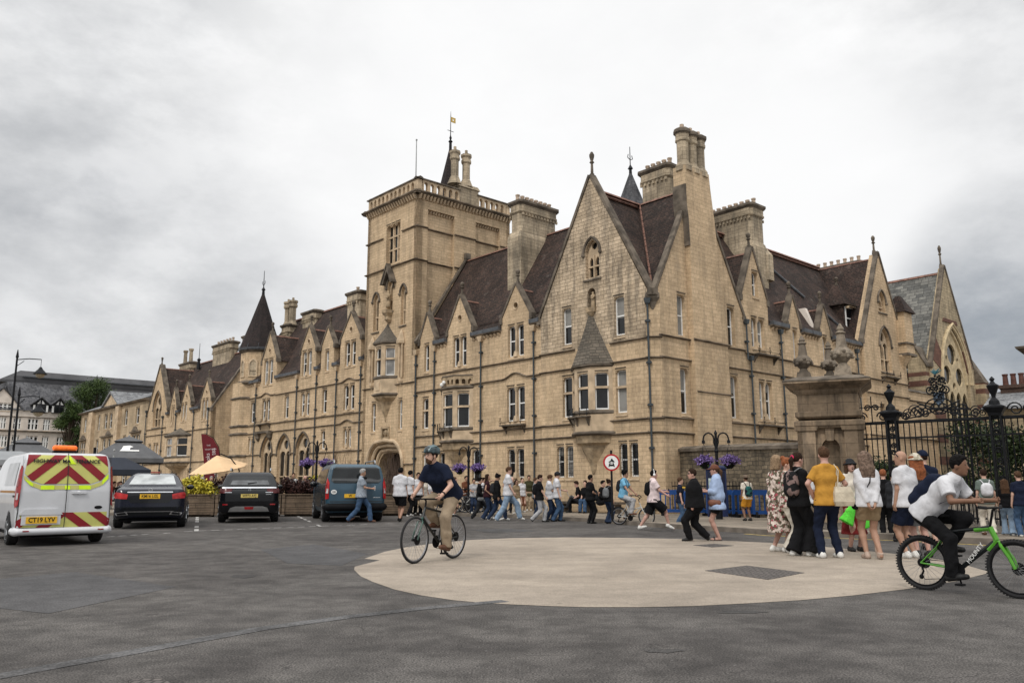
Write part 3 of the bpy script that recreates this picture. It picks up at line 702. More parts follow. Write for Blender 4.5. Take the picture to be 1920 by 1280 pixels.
# angle turret with a conical spire
sT,oT=39.6,-1.0
m_=MB(FA); q=8
m_.lathe([(1.85,G0-.3),(1.85,9.1)],40.2,-1.2,8,ph=PI/8); m_.lathe([(1.42,9.0),(1.42,11.6)],sT,oT,8,ph=PI/8); m_.build('turret',ST,college)
m_=MB(FA)
for z,e_ in ((3.5,1.9),(5.15,1.9),(5.75,1.9),(7.9,1.9)): m_.lathe([(e_-.05,z-.1),(e_+.08,z-.04),(e_+.08,z+.03),(e_-.05,z+.1)],40.2,-1.2,8,ph=PI/8)
for z in (9.05,11.55): m_.lathe([(1.42,z-.12),(1.58,z),(1.58,z+.12),(1.42,z+.2)],sT,oT,8,ph=PI/8)
m_.build('turret_moulding',STD,college)
for k in range(8):
    a=PI/8+2*PI*(k+.5)/8; r=1.42*math.cos(PI/8); x,y=sT+r*math.cos(a),oT+r*math.sin(a)
    if math.sin(a)<-.5: continue
    f=Fr(FA(x,y,0),FA.x*math.sin(a)-FA.y*math.cos(a),FA.x*math.cos(a)+FA.y*math.sin(a))
    m_=MB(f); m_.slab(arch(-.36,.36,9.5,10.5,10.95,5),[arch(-.26,.26,9.58,10.45,10.8,5)],.0,.07); m_.build('belfry_arch',STS,college)
    m_=MB(f); m_.slab(arch(-.29,.29,9.57,10.45,10.82,4),[],.0,.02); m_.box(-.3,.3,.02,.06,9.95,10.0); m_.build('louvre',STG,college)
m_=MB(FA); m_.lathe([(1.66,11.72),(1.6,11.85),(.85,14.0),(.08,16.35)],sT,oT,12); tsp=m_.build('turret_spire',TILED,college)
m_=MB(FA); m_.lathe([(1.64,11.62),(1.67,11.78),(1.62,11.8)],sT,oT,12)
for k in range(12): m_.tube([(sT+1.68*math.cos(k*PI/6),oT+1.68*math.sin(k*PI/6),11.65),(sT+1.55*math.cos(k*PI/6),oT+1.55*math.sin(k*PI/6),12.1)],.02,4)
m_.build('lead_collar',LEAD,tsp)
m_=MB(FA); m_.lathe([(.13,16.1),(.1,16.6),(.17,16.65),(.04,16.85),(.02,18.2)],sT,oT,7)
for sg in (-1,1): m_.tube([(sT,oT,17.0),(sT+sg*.25,oT,17.15),(sT+sg*.22,oT,17.35)],.02,5)
m_.build('spire_finial',IRON,tsp)
# chimneys of the left range
chimney(FA,34.6,36.6,-3.6,-2.9,12.3,14.55,pots=0,mat=STG)
cb=chimney(FA,38.0,39.2,-3.3,-2.5,12.0,13.9,pots=0)
for x in (38.2,39.0):
    m_=MB(FA); m_.lathe([(.42,13.8),(.3,14.1),(.26,14.2),(.26,15.2),(.36,15.3),(.36,15.5),(.3,15.55),(.38,15.65),(.38,15.8),(.1,15.85)],x,-2.9,8,ph=PI/8); m_.lathe([(.1,15.8),(.09,16.05)],x,-2.9,7); m_.build('chimney_shaft',STG,cb)
chimney(FA,26.4,28.0,-2.6,-1.8,12.0,14.4,pots=1)
# ---------------------------------------------------------------- right-hand front (frame B)
H=[]; out=[(.42,G0-.3),(.42,9.0),(.3,9.3),(3.4,15.1),(6.65,9.1),(6.65,ZE-.1)]
for a in (1.62,5.37): H.append(rect(a,a+.6,7.55,9.35)); window(FB,a,a+.6,7.55,9.35)
for a in (1.65,5.38): H.append(rect(a,a+.6,4.22,6.15)); window(FB,a,a+.6,4.22,6.15)
# dormers cutting the eaves
H2=[]
dormer(FB,7.75,1.15,10.1,12.6,(7.35,8.5,7.7,9.1),outline=out,holes=H,circle=False,lights=2)
H.append(rect(7.62,8.15,10.2,11.4)); window(FB,7.62,8.15,10.2,11.4)
dormer(FB,11.3,.62,9.35,10.75,(11.15,11.6,7.45,9.0),outline=out,holes=H,circle=False,lights=1)
dormer(FB,14.5,.62,9.35,10.75,(14.2,14.65,7.5,9.0),outline=out,holes=H,circle=False,lights=1)
out+=[(18.55,ZE-.1),(18.55,G0-.3)]
W(FB,H,7.75,8.9,4.3,6.08,lights=2); W(FB,H,12.2,12.8,4.3,6.08); W(FB,H,15.6,16.7,4.3,6.08,lights=2)
W(FB,H,7.4,8.3,1.9,3.05,fm=STS); 
nb=arch(3.55,4.3,5.4,6.0,6.45,5); H.append(nb)
wallmb.slab(out,H,-.32,0,F=FB)
string(FB,.35,6.7,7.42); string(FB,6.7,18.6,7.32); string(FB,.35,18.6,6.5,hump=(3.95,.75,.35)); string(FB,.35,18.6,4.0); string(FB,.35,18.6,3.38); string(FB,2.5,5.1,5.19,.22,p=.07)
m_=MB(FB); m_.ext(rect(3.5,4.35,5.3,6.5),-.32,-.3); nbk=m_.build('niche_back',STM,college)
m_=MB(FB); m_.rings([[(3.6+e_,-.28,z) for e_,z in ((0,5.5),(.62,5.5),(.62,5.95),(.31,6.3),(0,5.95))],[(3.65+e_,-.12,z) for e_,z in ((0,5.55),(.5,5.55),(.5,5.9),(.26,6.2),(0,5.9))]]); m_.ball(3.92,-.12,5.85,.2,8); m_.ball(3.8,-.1,5.65,.13,7); m_.ball(4.05,-.1,5.62,.12,7)
for x in (3.5,4.35): m_.tube([(x,.05,5.5),(x,.05,6.0)],.06,6); m_.ball(x,.05,6.05,.1,6)
m_.taper(3.6,4.25,-.2,.14,5.25,5.42,-.02,-.02); m_.build('carved_arms',STM,nbk)
# great chimney breast rising through the corner gable
m_=wallmb; 
prof=[(2.45,0),(2.5,6.0),(2.5,11.0),(2.35,12.4),(2.3,13.6),(2.0,14.2),(1.98,15.3)]
pr=[(5.05,0),(5.05,6.0),(4.95,9.0),(4.72,12.0),(4.35,13.6),(4.2,14.2),(3.95,15.0),(3.92,15.3)]
m_.ext([(2.4,G0),(4.98,G0),(4.96,7.3),(4.68,10.2),(4.35,13.2),(4.15,14.6),(4.08,15.3),(2.25,15.3),(2.25,13.5),(2.34,12.9),(2.4,11.5)],-.4,.24,F=FB)
m_=MB(FB); m_.ext([(2.33,11.6),(2.41,11.6),(2.36,12.9),(2.27,13.5),(2.27,14.4),(2.19,14.4),(2.19,13.45),(2.28,12.85)],-.42,.26); m_.build('coping',STD,college)
soot.exta([(.2,7.42-.09),(.28,7.4),(.34,7.42),(.34,7.46),(.2,7.5)],2.4,5.1,F=FB)
cb=None
for i,(x,o_) in enumerate(((2.55,-.05),(3.16,-.05),(3.77,-.05))):
    m_=MB(FB); m_.lathe([(.38,15.1),(.38,15.35),(.29,15.5),(.27,15.6),(.27,16.5),(.33,16.56),(.33,16.66),(.31,16.7),(.31,16.85),(.38,16.95),(.38,17.1),(.2,17.18)],x,o_,8,ph=PI/8)
    c_=m_.build('chimney_shaft',STG,college); m_=MB(FB); m_.lathe([(.11,17.1),(.1,17.38)],x,o_,7); m_.build('chimney_pot',POT,c_)
    m_=MB(FB); m_.lathe([(.33,16.88),(.40,16.95),(.40,17.08),(.3,17.16)],x,o_,8,ph=PI/8); m_.build('chimney_cap',STD,c_)
coping(FB,[(.15,9.3),(3.4,15.15),(6.75,9.0)],-.2,.06,.1)
for a,b in ((9.0,10.6),(12.0,13.8),(15.2,18.5)): eave(FB,a,b)
for s,z in ((6.8,8.7),(9.85,8.6),(17.9,8.5)): drainpipe(FB,s,z,z0=7.0 if s<9 else .3)
drainpipe(FB,7.05,7.0)
balcony(FB,7.35,9.3,7.36); balcony(FB,7.45,9.35,4.02)
m_=MB(FB); m_.exta([(-.42,ZE+.58),(-3.6,14.6),(-7.2,ZE-.2),(-.42,ZE-.2)],.35,24.0); rB=m_.build('roof',TILE,college)
m_=MB(FB); m_.exta([(-3.46,14.52),(-3.6,14.7),(-3.74,14.52)],.4,21.3); m_.build('ridge',RIDGE,rB)
# chapter-house gable at the far end
H=[arch(20.6,22.0,7.75,9.3,10.3)]; r1=arch(20.85,21.75,11.3,11.9,12.5,5); H.append(r1)
out=[(18.5,G0-.3),(18.5,9.3),(21.3,14.85),(24.0,9.5),(24.0,G0-.3)]
W(FB,H,20.0,20.6,4.4,5.8); W(FB,H,22.0,22.5,4.2,5.6)
wallmb.slab(out,H,-.3,.2,F=FB)
FBp=FB.sub(0,.2)
gothic(FBp,20.6,22.0,7.75,9.25,10.3); gothic(FBp,20.85,21.75,11.3,11.85,12.5,lights=1,rose=False,glass=STM)
coping(FB,[(18.45,9.3),(21.3,14.95),(24.05,9.4)],.0,.26,.1); finial(FB,21.3,.0,15.0,1.0)
gslopes(FB,21.3,2.65,9.2,14.6,-3.9,-.1,name='gable_roof')
string(FBp,18.5,24.0,7.15); string(FBp,18.5,24.0,6.35); string(FBp,18.5,24.0,3.98)
balcony(FBp,20.4,22.3,7.4)
m_=MB(FBp); m_.lathe([(.05,7.9),(.6,8.8),(.62,8.9)],23.6,-.1,8); m_.box(23.2,24.3,-.5,.45,8.9,11.5); m_.build('corner_turret',ST,college)
m_=MB(FBp); m_.box(23.1,24.4,-.6,.55,8.85,9.0); m_.box(23.1,24.4,-.6,.55,9.55,9.65); m_.build('turret_moulding',STD,college)
m_=MB(FBp); m_.taper(23.0,24.5,-.7,.65,11.5,12.6,.6,.55); m_.build('turret_roof',TILE,college)
# oriel dormer with a white window on the roof
m_=MB(FB); m_.box(18.7,20.1,-2.2,-.9,9.8,11.6); db=m_.build('dormer',TILE,college)
window(FB,18.85,19.95,10.05,11.45,-.6,.3,par=db,sill=False)
m_=MB(FB); m_.taper(18.5,20.3,-2.4,-.7,11.55,12.9,.75,.7); m_.build('dormer_roof',TILE,db); finial(FB,19.4,-1.55,12.9,.5,par=db)
m_=MB(FB); m_.box(18.6,20.2,-2.2,-.85,9.4,9.82); m_.build('dormer_sill',STD,db)
m_=MB(FB); m_.rings([[(13.75,-.75,9.45),(14.0,-.75,9.45),(14.0,-.25,9.45),(13.75,-.25,9.45)],[(13.85,-1.1,10.6),(14.1,-1.1,10.6),(14.1,-.7,10.6),(13.85,-.7,10.6)]]); m_.build('roof_vent',CREAM,college)
for a,b in (((12.8,-3.3,14.3),(15.6,-1.6,11.6)),((16.4,-1.3,11.2),(17.9,-.6,9.9))):
    m_=MB(FB); m_.tube([a,b],.07,6); m_.build('roof_pipe',LEAD,college)
# chimneys over the right-hand range
cb=chimney(FB,10.7,11.95,-5.0,-1.7,11.5,16.1,pots=9,axis='b')
m_=MB(FB); m_.box(10.65,12.0,-5.1,-1.65,11.3,13.7); m_.taper(10.65,12.0,-5.1,-1.65,13.7,13.95,.06,.06); m_.lathe([(.45,12.0),(.45,13.4),(.05,13.95)],12.1,-1.9,6); m_.build('chimney_base',STG,cb)
chimney(FB,5.0,5.85,-4.5,-2.75,12.6,17.1,pots=5,axis='b')
chimney(FB,22.2,22.9,-4.4,-1.3,12.5,14.95,pots=7,axis='b')
m_=MB(FB); m_.lathe([(.95,13.5),(.9,16.9),(.64,17.45),(.03,19.1)],8.5,-8,8); fs=m_.build('fleche',SLATD,college)
m_=MB(FB); m_.lathe([(.1,18.8),(.08,19.2),(.16,19.25),(.03,19.5),(.02,20.6)],8.5,-8,6)
for sg in (-1,1): m_.tube([(8.5,-8,19.8),(8.5+sg*.22,-8,19.9),(8.5+sg*.16,-8,20.1)],.025,5)
m_.build('spire_finial',IRON,fs)
# low wall joining the chapel
wallmb.slab(rect(24.0,28.4,G0-.3,6.85),[],-.3,0,F=FB); string(FB,24,28.4,6.3); string(FB,24.0,28.4,4.0)
m_=MB(FB); m_.exta([(-.4,6.85),(.08,6.85),(-.16,7.05)],24.0,28.4); m_.build('coping',STD,college)
wallmb.build('wall',[ST],college); dress.build('corbel_table',STS,college); soot.build('string_course',STD,college)
# ================================================================ chapel
chapel=empty('chapel',FB(31.8,0,0),'striped stone chapel with pale slate roof and tall traceried window behind the iron gates','building')
def striped(par,F,s0,s1,z0,z1,bands,o0,o1):
    zs=sorted(set([z0]+[b for bb in bands for b in bb if z0<b<z1]+[z1]))
    for nm,mt,pick in (('wall',STC,False),('red_stone_band',STB,True)):
        m_=MB(F)
        for a,b in zip(zs[:-1],zs[1:]):
            inb=any(x<=a+.01 and b<=y+.01 for x,y in bands)
            if inb==pick: m_.box(s0,s1,o0+(0.0 if not inb else -.01),o1+(0 if not inb else .012),a,b)
        if m_.v: m_.build(nm,mt,par)
BD=[(1.2,1.7),(2.5,3.0),(3.9,4.4),(5.4,5.85),(6.4,6.7),(7.45,7.8),(8.1,8.35)]
aw=arch(29.9,34.4,4.5,8.0,11.7,8)
m_=MB(FB); m_.slab([(28.2,G0-.3),(28.2,8.9),(31.85,15.9),(35.5,8.9),(35.5,G0-.3)],[aw],-.3,.1); m_.build('wall',STC,chapel)
m_=MB(FB)
for z0_,z1_ in BD[:4]: m_.box(28.15,29.7,.05,.125,z0_,z1_); m_.box(34.6,35.55,.05,.125,z0_,z1_)
m_.slab([(28.4,9.2),(29.2,10.7),(30.1,9.6),(29.7,8.6)],[],.05,.13); m_.slab([(34.4,8.6),(35.2,9.2),(34.2,11.1),(33.7,10.2)],[],.05,.13); m_.slab([(30.6,12.0),(33.1,12.0),(32.9,12.25),(30.8,12.25)],[],.05,.16)
m_.build('red_stone_band',STB,chapel)
TRC=M('tracery_stone',(.50,.40,.25),.85,.2,3)
def tracery():
    m_=MB(FB); ho=[]
    for k in range(4): x=30.05+k*1.07; ho.append(arch(x+.06,x+1.0,4.6,6.6,7.4,5))
    for x,z,r in ((31.1,8.45,.62),(33.2,8.45,.62),(32.15,9.9,.72),(32.15,7.75,.25),(31.2,9.6,.17),(33.1,9.6,.17)): ho.append([(x+r*math.cos(t*PI/7),z+r*math.sin(t*PI/7)) for t in range(14)])
    m_.slab(arch(29.95,34.35,4.52,8.0,11.6,8),ho,-.2,-.08); t=m_.build('tracery',TRC,chapel)
    m_=MB(FB); m_.slab(arch(29.95,34.35,4.52,8.0,11.6,8),[],-.28,-.22); m_.build('pane',GLASS,t)
    m_=MB(FB)
    for e_,dd in ((-.12,-.05),(.12,.1),(.3,.16)): pts=arch(29.9-e_,34.4+e_,4.5,8,11.7+e_)[2:]; m_.tube([(a,dd,c) for a,c in pts],.11,6)
    m_.build('window_arch',TRC,t)
tracery()
coping(FB,[(28.2,8.9),(31.85,16.05),(35.6,8.9)],-.15,.14,.12,par=chapel,mat=STD); finial(FB,31.85,-.1,16.1,1.4,par=chapel,name='cross_finial')
m_=MB(FB)
for sg in (-1,1): m_.ext([(31.85,15.55),(31.85+sg*3.75,8.6),(31.85+sg*3.75,8.45),(31.85,15.3)],-22,-.14)
cr=m_.build('roof',SLATE,chapel)
m_=MB(FB); m_.ext([(31.75,15.48),(31.85,15.64),(31.95,15.48)],-22,-.14); m_.build('ridge',RIDGE,cr)
FS=Fr(FB(28.4,0,0),dA,-dB)     # side wall of the chapel: x runs back, y toward the college
striped(chapel,FS,-.1,22,G0-.3,8.5,BD,-.3,.0); m_=MB(FS); m_.exta([(0,8.4),(.12,8.45),(.12,8.6),(0,8.6)],0,22); m_.build('cornice',STD,chapel)
striped(chapel,FS,.1,1.2,G0-.3,8.9,BD,0,.75)
m_=MB(FS); m_.ext([(.1,8.9),(.65,10.0),(1.2,8.9)],0,.75); m_.build('gablet',STC,chapel)
m_=MB(FS)
for sg in (-1,1): m_.ext([(.65,10.1),(.65+sg*.65,8.8),(.65+sg*.65,8.68),(.65,9.95)],-.6,.82)
m_.build('gablet_roof',STD,chapel)
striped(chapel,FB,35.45,36.2,G0-.3,8.2,BD,-.6,.7); m_=MB(FB); m_.exta([(-.6,8.2),(.75,8.2),(-.2,10.0),(-.6,10.0)],35.42,36.25); m_.build('buttress_cap',STD,chapel)
FE=Fr(FB(35.5,0,0),dA,dB); striped(chapel,FE,0,22,G0-.3,8.4,BD,-.3,0)
# ================================================================ gabled wing further up the street
wing=empty('gabled_wing',FA(54,0,0),'smaller gabled gothic wing with a canted stone oriel, left of the turret','building')
college_,college=college,wing
wallmb=MB(FA); dress=Auto('corbel',STS); soot=Auto('string_course',STR); dress.F=soot.F=FA
ZEo=ZE; ZE=7.85
H=[]; out=[(46.0,G0-.3),(46.0,ZE-.1)]
for sc,h,zk,za,win,li in ((47.4,1.15,8.5,10.2,(46.95,48.2,6.75,8.5),2),(51.9,1.15,8.5,10.3,(51.7,52.95,6.95,8.5),2),(55.0,.85,8.4,10.1,(54.75,55.5,6.75,8.45),2)):
    dormer(FA,sc,h,zk,za,win,lights=li,outline=out,holes=H,circle=li==2)
out+=[(56.6,ZE-.1),(56.6,8.5),(59.2,12.6),(61.9,8.2),(61.9,G0-.3)]
H.append(arch(58.3,60.3,6.8,8.6,10.1)); gothic(FA,58.3,60.3,6.8,8.4,10.1)
for a,b in ((58.3,59.6),(60.3,61.0)): W(FA,H,a,b,3.4,5.2,lights=2 if b-a>1 else 1)
for a,b in ((47,48),(49.9,50.6),(53,54),(56.9,57.5)): W(FA,H,a,b,1.3,2.6)
wallmb.slab(out,H,-.32,0)
coping(FA,[(56.5,8.4),(59.2,12.7),(62.0,8.1)],-.38,.07,.12); finial(FA,59.2,-.1,12.75,.7)
for a,b in ((48.6,50.6),(53.2,54.0),(55.9,56.5)): eave(FA,a,b,z=7.8)
string(FA,46,61.9,6.0); string(FA,56.6,61.9,6.6); string(FA,46,61.9,3.3)
ow,P=oriel(FA,52.9,5.2,2.1,.9,3.3,5.6,(3.85,5.4),spire=6.3,corb=[(.2,2.4),(.5,2.7),(.9,3.0),(1,3.3)])
for s in (46.6,49.8,54.0,57.4): drainpipe(FA,s,7.5)
drainpipe(FA,61.95,8.3,o=.12)
m_=MB(FA); m_.exta([(-.42,ZE+.56),(-3.66,13.1),(-7.3,ZE-.2),(-.42,ZE-.2)],46.05,61.8); m_.build('roof',TILE,college)
m_=MB(FA); m_.exta([(-3.52,13.05),(-3.66,13.2),(-3.8,13.05)],46.1,61.8); m_.build('ridge',RIDGE,college)
gslopes(FA,59.2,2.6,8.4,12.4,-3.6,-.3,name='gable_roof')
FW=Fr(FA(46.0,0,0),dB,-dA); wallmb.slab([(0,G0-.3),(7.3,G0-.3),(7.3,7.7),(3.66,13.1),(0,7.7)],[],-.3,0,F=FW)
coping(FW,[(-.05,7.6),(3.66,13.3),(7.4,7.6)],-.2,.12,.1); string(FW,0,7.3,3.3)
cc=chimney(FA,50.6,54.6,-3.9,-3.1,10.8,14.3,pots=6)
chimney(FA,46.3,48.0,-3.9,-3.1,10.8,14.3,pots=2)
cc=chimney(FA,59.5,62.4,-3.6,-2.9,11.5,13.4,pots=0)
for x in (60.3,61.8): m_=MB(FA); m_.lathe([(.2,13.3),(.17,14.5),(.24,14.6),(.24,14.75)],x,-3.2,7); m_.build('chimney_pot',STG,cc)
m_=MB(FA); m_.lathe([(.2,12.4),(.12,13.2),(.2,13.3),(.03,13.5),(.02,14.9)],57.6,-3,6); m_.build('roof_finial',IRON,college)
wallmb.build('wall',[ST],college); dress.build('corbel_table',STS,college); soot.build('string_course',STD,college)
# ================================================================ classical stone block beyond
cls=empty('classical_block',FA(74,0,0),'plain classical stone block with pediment and pedimented windows, leftmost in the long stone row','building')
college=cls; wallmb=MB(FA); dress=Auto('corbel',STS); soot=Auto('string_course',STR); dress.F=soot.F=FA; H=[]; ZE=ZEo
STW=brickmat('smooth_ashlar',(.50,.39,.26),(.43,.33,.215),(.33,.25,.165),.8,.32,.006,patch=.3,stain=.2)
for a,b in ((64.4,65.5),(68.1,69.1),(71.4,72.4),(73.2,74.3),(75.0,76.1),(77.7,78.5),(83.0,84.1)): H.append(rect(a,b,7.45,9.05)); window(FA,a,b,7.45,9.05,lights=1)
for a,b in ((63.7,66.3),(68.1,69.1),(71.4,72.4),(73.2,74.3),(75,76.1),(77.6,78.6),(82.2,84.9)): H.append(rect(a,b,4.5,6.35)); window(FA,a,b,4.5,6.35,lights=3 if b-a>2 else 1,kind='x' if b-a>2 else 'sash')
for a in (64,67.5,71.4,75,78,83): H.append(rect(a,a+1.1,1.2,3)); window(FA,a,a+1.1,1.2,3.0)
wallmb.slab([(62.0,G0-.3),(62.0,9.6),(85.5,9.6),(85.5,G0-.3)],H,-.32,0); 
dress.box(70.1,71.2,-.1,.35,G0,9.55); dress.box(79.6,81.1,-.1,.35,G0,9.55); dress.ext([(71.2,9.9),(73.75,11.1),(76.4,9.9)],-.6,.12)
soot.exta([(-.1,9.5),(.3,9.6),(.4,9.75),(-.1,9.8)],61.9,85.7); 
for c_,hw_ in ((65.0,1.6),(73.8,2.9),(83.5,1.7)): soot.exta([(-.02,6.5),(.2,6.55),(.2,6.68),(-.02,6.72)],c_-hw_,c_+hw_); m_=MB(FA); m_.ext([(c_-.75,6.7),(c_,7.15),(c_+.75,6.7)],-.02,.25); m_.build('pediment',STD,cls)
m_=MB(FA); 
for sg in (-1,1): m_.ext([(73.75,11.45),(73.75+sg*3.2,9.8),(73.75+sg*3.2,9.62),(73.75,11.2)],-6,.3)
m_.build('pediment_roof',SLATL,cls)
m_=MB(FA); m_.exta([(.35,9.76),(-3.2,11.3),(-8,11.3),(-8,9.76)],61.95,85.6); m_.build('roof',SLATL,cls)
chimney(FA,62.6,66.5,-4.3,-3.5,10,11.9,pots=0); chimney(FA,66.8,69.5,-6,-5,10,11.9,pots=0)
FW=Fr(FA(85.5,0,0),dB,dA); wallmb.slab(rect(0,8,G0-.3,9.6),[],-.3,0,F=FW)
wallmb.build('wall',[STW],cls); dress.build('pilaster',STW,cls); soot.build('cornice',STD,cls)
# ================================================================ gabled shop building closing the street
shop=empty('cream_building',FA(92,0,0),'cream rendered building with dark slate roof and two half timbered dormers behind the van','building')
college=shop; FF=Fr(FA(92,0,0),dB,-dA); wallmb=MB(FF); soot=Auto('cornice',STD); dress=Auto('corbel',STS); dress.F=soot.F=FF; H=[]
def w4(a,b,c,d,li): H.append(rect(a,b,c,d)); window(FF,a,b,c,d,lights=li,kind='x',d=.15,fm=WHITE,glass=GLASS,mul=WHITE)
for a,b in ((-8.6,-7.9),(-7.3,-6.5),(-5.75,-4.95),(-4.2,-3.1),(-2.55,-1.8),(-.9,-.1)): w4(a,b,8.05,9.35,3)
for a,b in ((-8.5,-7.9),(-7.1,-6.2),(-5.75,-4.95),(-4.3,-3.0),(-2.55,-1.8),(-.9,0)): w4(a,b,5.9,7.22,3)
for a,b in ((-8.5,-7.5),(-7,-6),(-5.5,-4),(-3.4,-2)): w4(a,b,3.0,5.0,3)
w4(-7.4,-6.1,10.25,11.0,3)
wallmb.slab([(-12,-.2),(-12,10.4),(-9.4,10.4),(-7.1,12.9),(-5.0,10.4),(4,10.4),(4,-.2)],H,-.25,0)
soot.exta([(-.02,9.5),(.1,9.55),(-.02,9.62)],-12,4); soot.exta([(-.02,7.75),(.2,7.8),(.2,7.9),(-.02,7.95)],-12,4)
m_=MB(FF); m_.exta([(.2,10.35),(-3.5,14.1),(-9,14.1),(-9,10.35)],-6.2,5.0); m_.ext([(-9.6,10.3),(-7.1,13.05),(-4.6,10.3),(-4.75,10.25),(-7.1,12.8),(-9.4,10.25)],-4,.15); m_.exta([(.1,10.4),(-3.5,13.6),(-9,13.6),(-9,10.4)],-14,-6.3); m_.build('roof',SLATD,shop)
BLK=M('black_timber',(.02,.02,.022),.7,.2,4)
for c_ in (-3.05,-1.0):
    m_=MB(FF); m_.box(c_-.82,c_+.82,-1.2,.25,10.2,11.15); m_.ext([(c_-.8,11.15),(c_,11.85),(c_+.8,11.15)],-1.2,.25); d_=m_.build('dormer',BLK,shop)
    m_=MB(FF)
    for x0,x1 in ((-.82,-.6),(.6,.82)): m_.box(c_+x0,c_+x1,.25,.28,10.25,11.05)
    m_.slab([(c_-.42,11.22),(c_-.1,11.22),(c_-.1,11.68)],[],.25,.28); m_.slab([(c_+.1,11.22),(c_+.42,11.22),(c_+.1,11.68)],[],.25,.28); m_.build('plaster_panel',WHITE,d_)
    m_=MB(FF); m_.box(c_-.5,c_-.04,.25,.265,10.25,11.0); m_.box(c_+.04,c_+.5,.25,.265,10.25,11.0); m_.build('pane',GLASS,d_)
    m_=MB(FF)
    for sg in (-1,1): m_.ext([(c_,12.1),(c_+sg*1.05,11.15),(c_+sg*1.05,11.03),(c_,11.95)],-2,.45)
    m_.build('dormer_roof',SLATD,d_)
wallmb.build('wall',[CREAM],shop); soot.build('cornice',STD,shop)
big=empty('large_grey_block',FA(104,0,0),'large flat grey roofed block rising behind the cream building','building')
FG=Fr(FA(104,0,0),dB,-dA)
GRB=M('grey_cladding',(.10,.10,.105),.8,.2,.4)
m_=MB(FG); m_.box(-4,16,-14,0,0,15.9); m_.build('wall',GRB,big); m_=MB(FG); m_.rings([[(a,b,c) for a,b in ((-5.6+q,0-q*.3),(16,-q*.3),(16,-14),(-5.6+q,-14))] for q,c in ((0,15.0),(0,15.3),(2.4,16.7))]); m_.build('roof',GRB,big)
m_=MB(FG); m_.box(-3,16,0,.3,15.75,15.9); m_.build('parapet',LEAD,big)
college=college_
# ================================================================ rubble wall and gate pier
def wall_line(p,q): 
    e=(q-p); l=e.length; e.normalize(); n=Vector((e.y,-e.x,0)); 
    if n.dot(-p)<0: n=-n
    return Fr(p,e,n),l
wa=Vector((6.9,33.9,0)); wb=Vector((9.75,27.6,0)); FR,l=wall_line(wa,wb)
rw=empty('rubble_wall',FR(l/2,0,0),'rough rubble stone wall with dark coping between the college corner and the gate pier','wall')
m_=MB(FR); m_.rings([[(x,-.35,z0) ,(x,0,z0),(x,0,z1),(x,-.35,z1)] for x,z0,z1 in ((0,0,2.62),(l/2,0,2.55),(l,0,2.5))]); m_.build('wall_face',RUB,rw)
m_=MB(FR); m_.rings([[(x,-.42,z-.0),(x,.07,z-.0),(x,.07,z+.12),(x,-.15,z+.22),(x,-.42,z+.12)] for x,z in ((0,2.6),(l*.3,2.58),(l,2.46))]); m_.build('coping',STD,rw)
pc=Vector((10.25,26.3,0)); FP=polar(pc,AZB-24)   # front faces the viewer's left
pier=empty('gate_pier',pc,'massive stone gate pier with niche, heavy cornice and three carved urns','gate pier')
m_=MB(FP); hw=.98
m_.box(-hw,hw,-hw,hw,0,.5); m_.box(-.88,.88,-.5,.8,.5,3.3)
for x0,x1 in ((-.95,-.42),(.42,.95)): m_.box(x0,x1,-.95,-.8,.5,3.05); m_.box(x0,x1,.8,.95,.5,3.05)
for x0,x1 in ((-1.0,-.37),(.37,1.0)): m_.taper(x0,x1,-1.0,-.7,2.92,3.05,-.05,-.03)
for y0,y1 in ((-.95,-.42),(.42,.95)): m_.box(.8,.95,y0,y1,.5,3.05) ; m_.box(-.95,-.8,y0,y1,.5,3.05)
m_.box(-.9,-.8,-.8,-.6,.5,3.3); m_.box(.8,.9,-.8,-.6,.5,3.3)
m_.box(-.9,.9,-.9,.9,3.5,4.1)
m_.build('shaft',STP,pier)
m_=MB(FP); m_.slab([(-.42,.5),(.42,.5),(.42,3.2),(-.42,3.2)],[arch(-.26,.26,1.0,2.4,2.68,6)],-.80,-.48); m_.taper(-.1,.1,-.9,-.75,2.6,3.2,-.06,0); m_.build('niche',STP,pier)
m_=MB(FP)
def sq(e,z): return [(-e,-e,z),(e,-e,z),(e,e,z),(-e,e,z)]
m_.rings([sq(.97,3.0),sq(1.03,3.08),sq(1.03,3.2),sq(.95,3.24)]); m_.rings([sq(.92,3.3),sq(.98,3.36),sq(.98,3.5),sq(.92,3.52)])
m_.rings([sq(.92,4.05),sq(.97,4.12),sq(1.0,4.2),sq(1.18,4.33),sq(1.28,4.4),sq(1.28,4.46),sq(.9,4.6)]); m_.build('cornice',STP,pier); m_=MB(FP); m_.rings([sq(1.29,4.45),sq(1.29,4.49),sq(1.0,4.6),sq(.8,4.64)]); m_.build('cornice_lead',STD,pier)
def urn(F,x,y,z,s=1.0):
    m_=MB(F); m_.taper(x-.3*s,x+.3*s,y-.3*s,y+.3*s,z,z+.35*s,.06*s,.06*s)
    m_.lathe([(.2*s,z+.35*s),(.14*s,z+.5*s),(.2*s,z+.56*s),(.32*s,z+.7*s),(.36*s,z+.8*s),(.3*s,z+.93*s),(.19*s,z+1.05*s),(.17*s,z+1.2*s),(.13*s,z+1.5*s),(.19*s,z+1.56*s),(.1*s,z+1.62*s),(.13*s,z+1.7*s),(.02,z+1.9*s)],x,y,12)
    for k in range(14): m_.ball(x+.33*s*math.cos(k*.45),y+.33*s*math.sin(k*.45),z+(.7+.09*(k%3))*s,.075*s,6)
    return m_
for x,y,s_ in ((-.72,.1,.80),(.05,.75,.72),(.50,-.35,.92)): urn(FP,x,y,4.62,s_).build('urn',STD if s_<.9 else M('worn_urn_stone',(.23,.19,.145),.9,.35,5,bump=.5),pier)
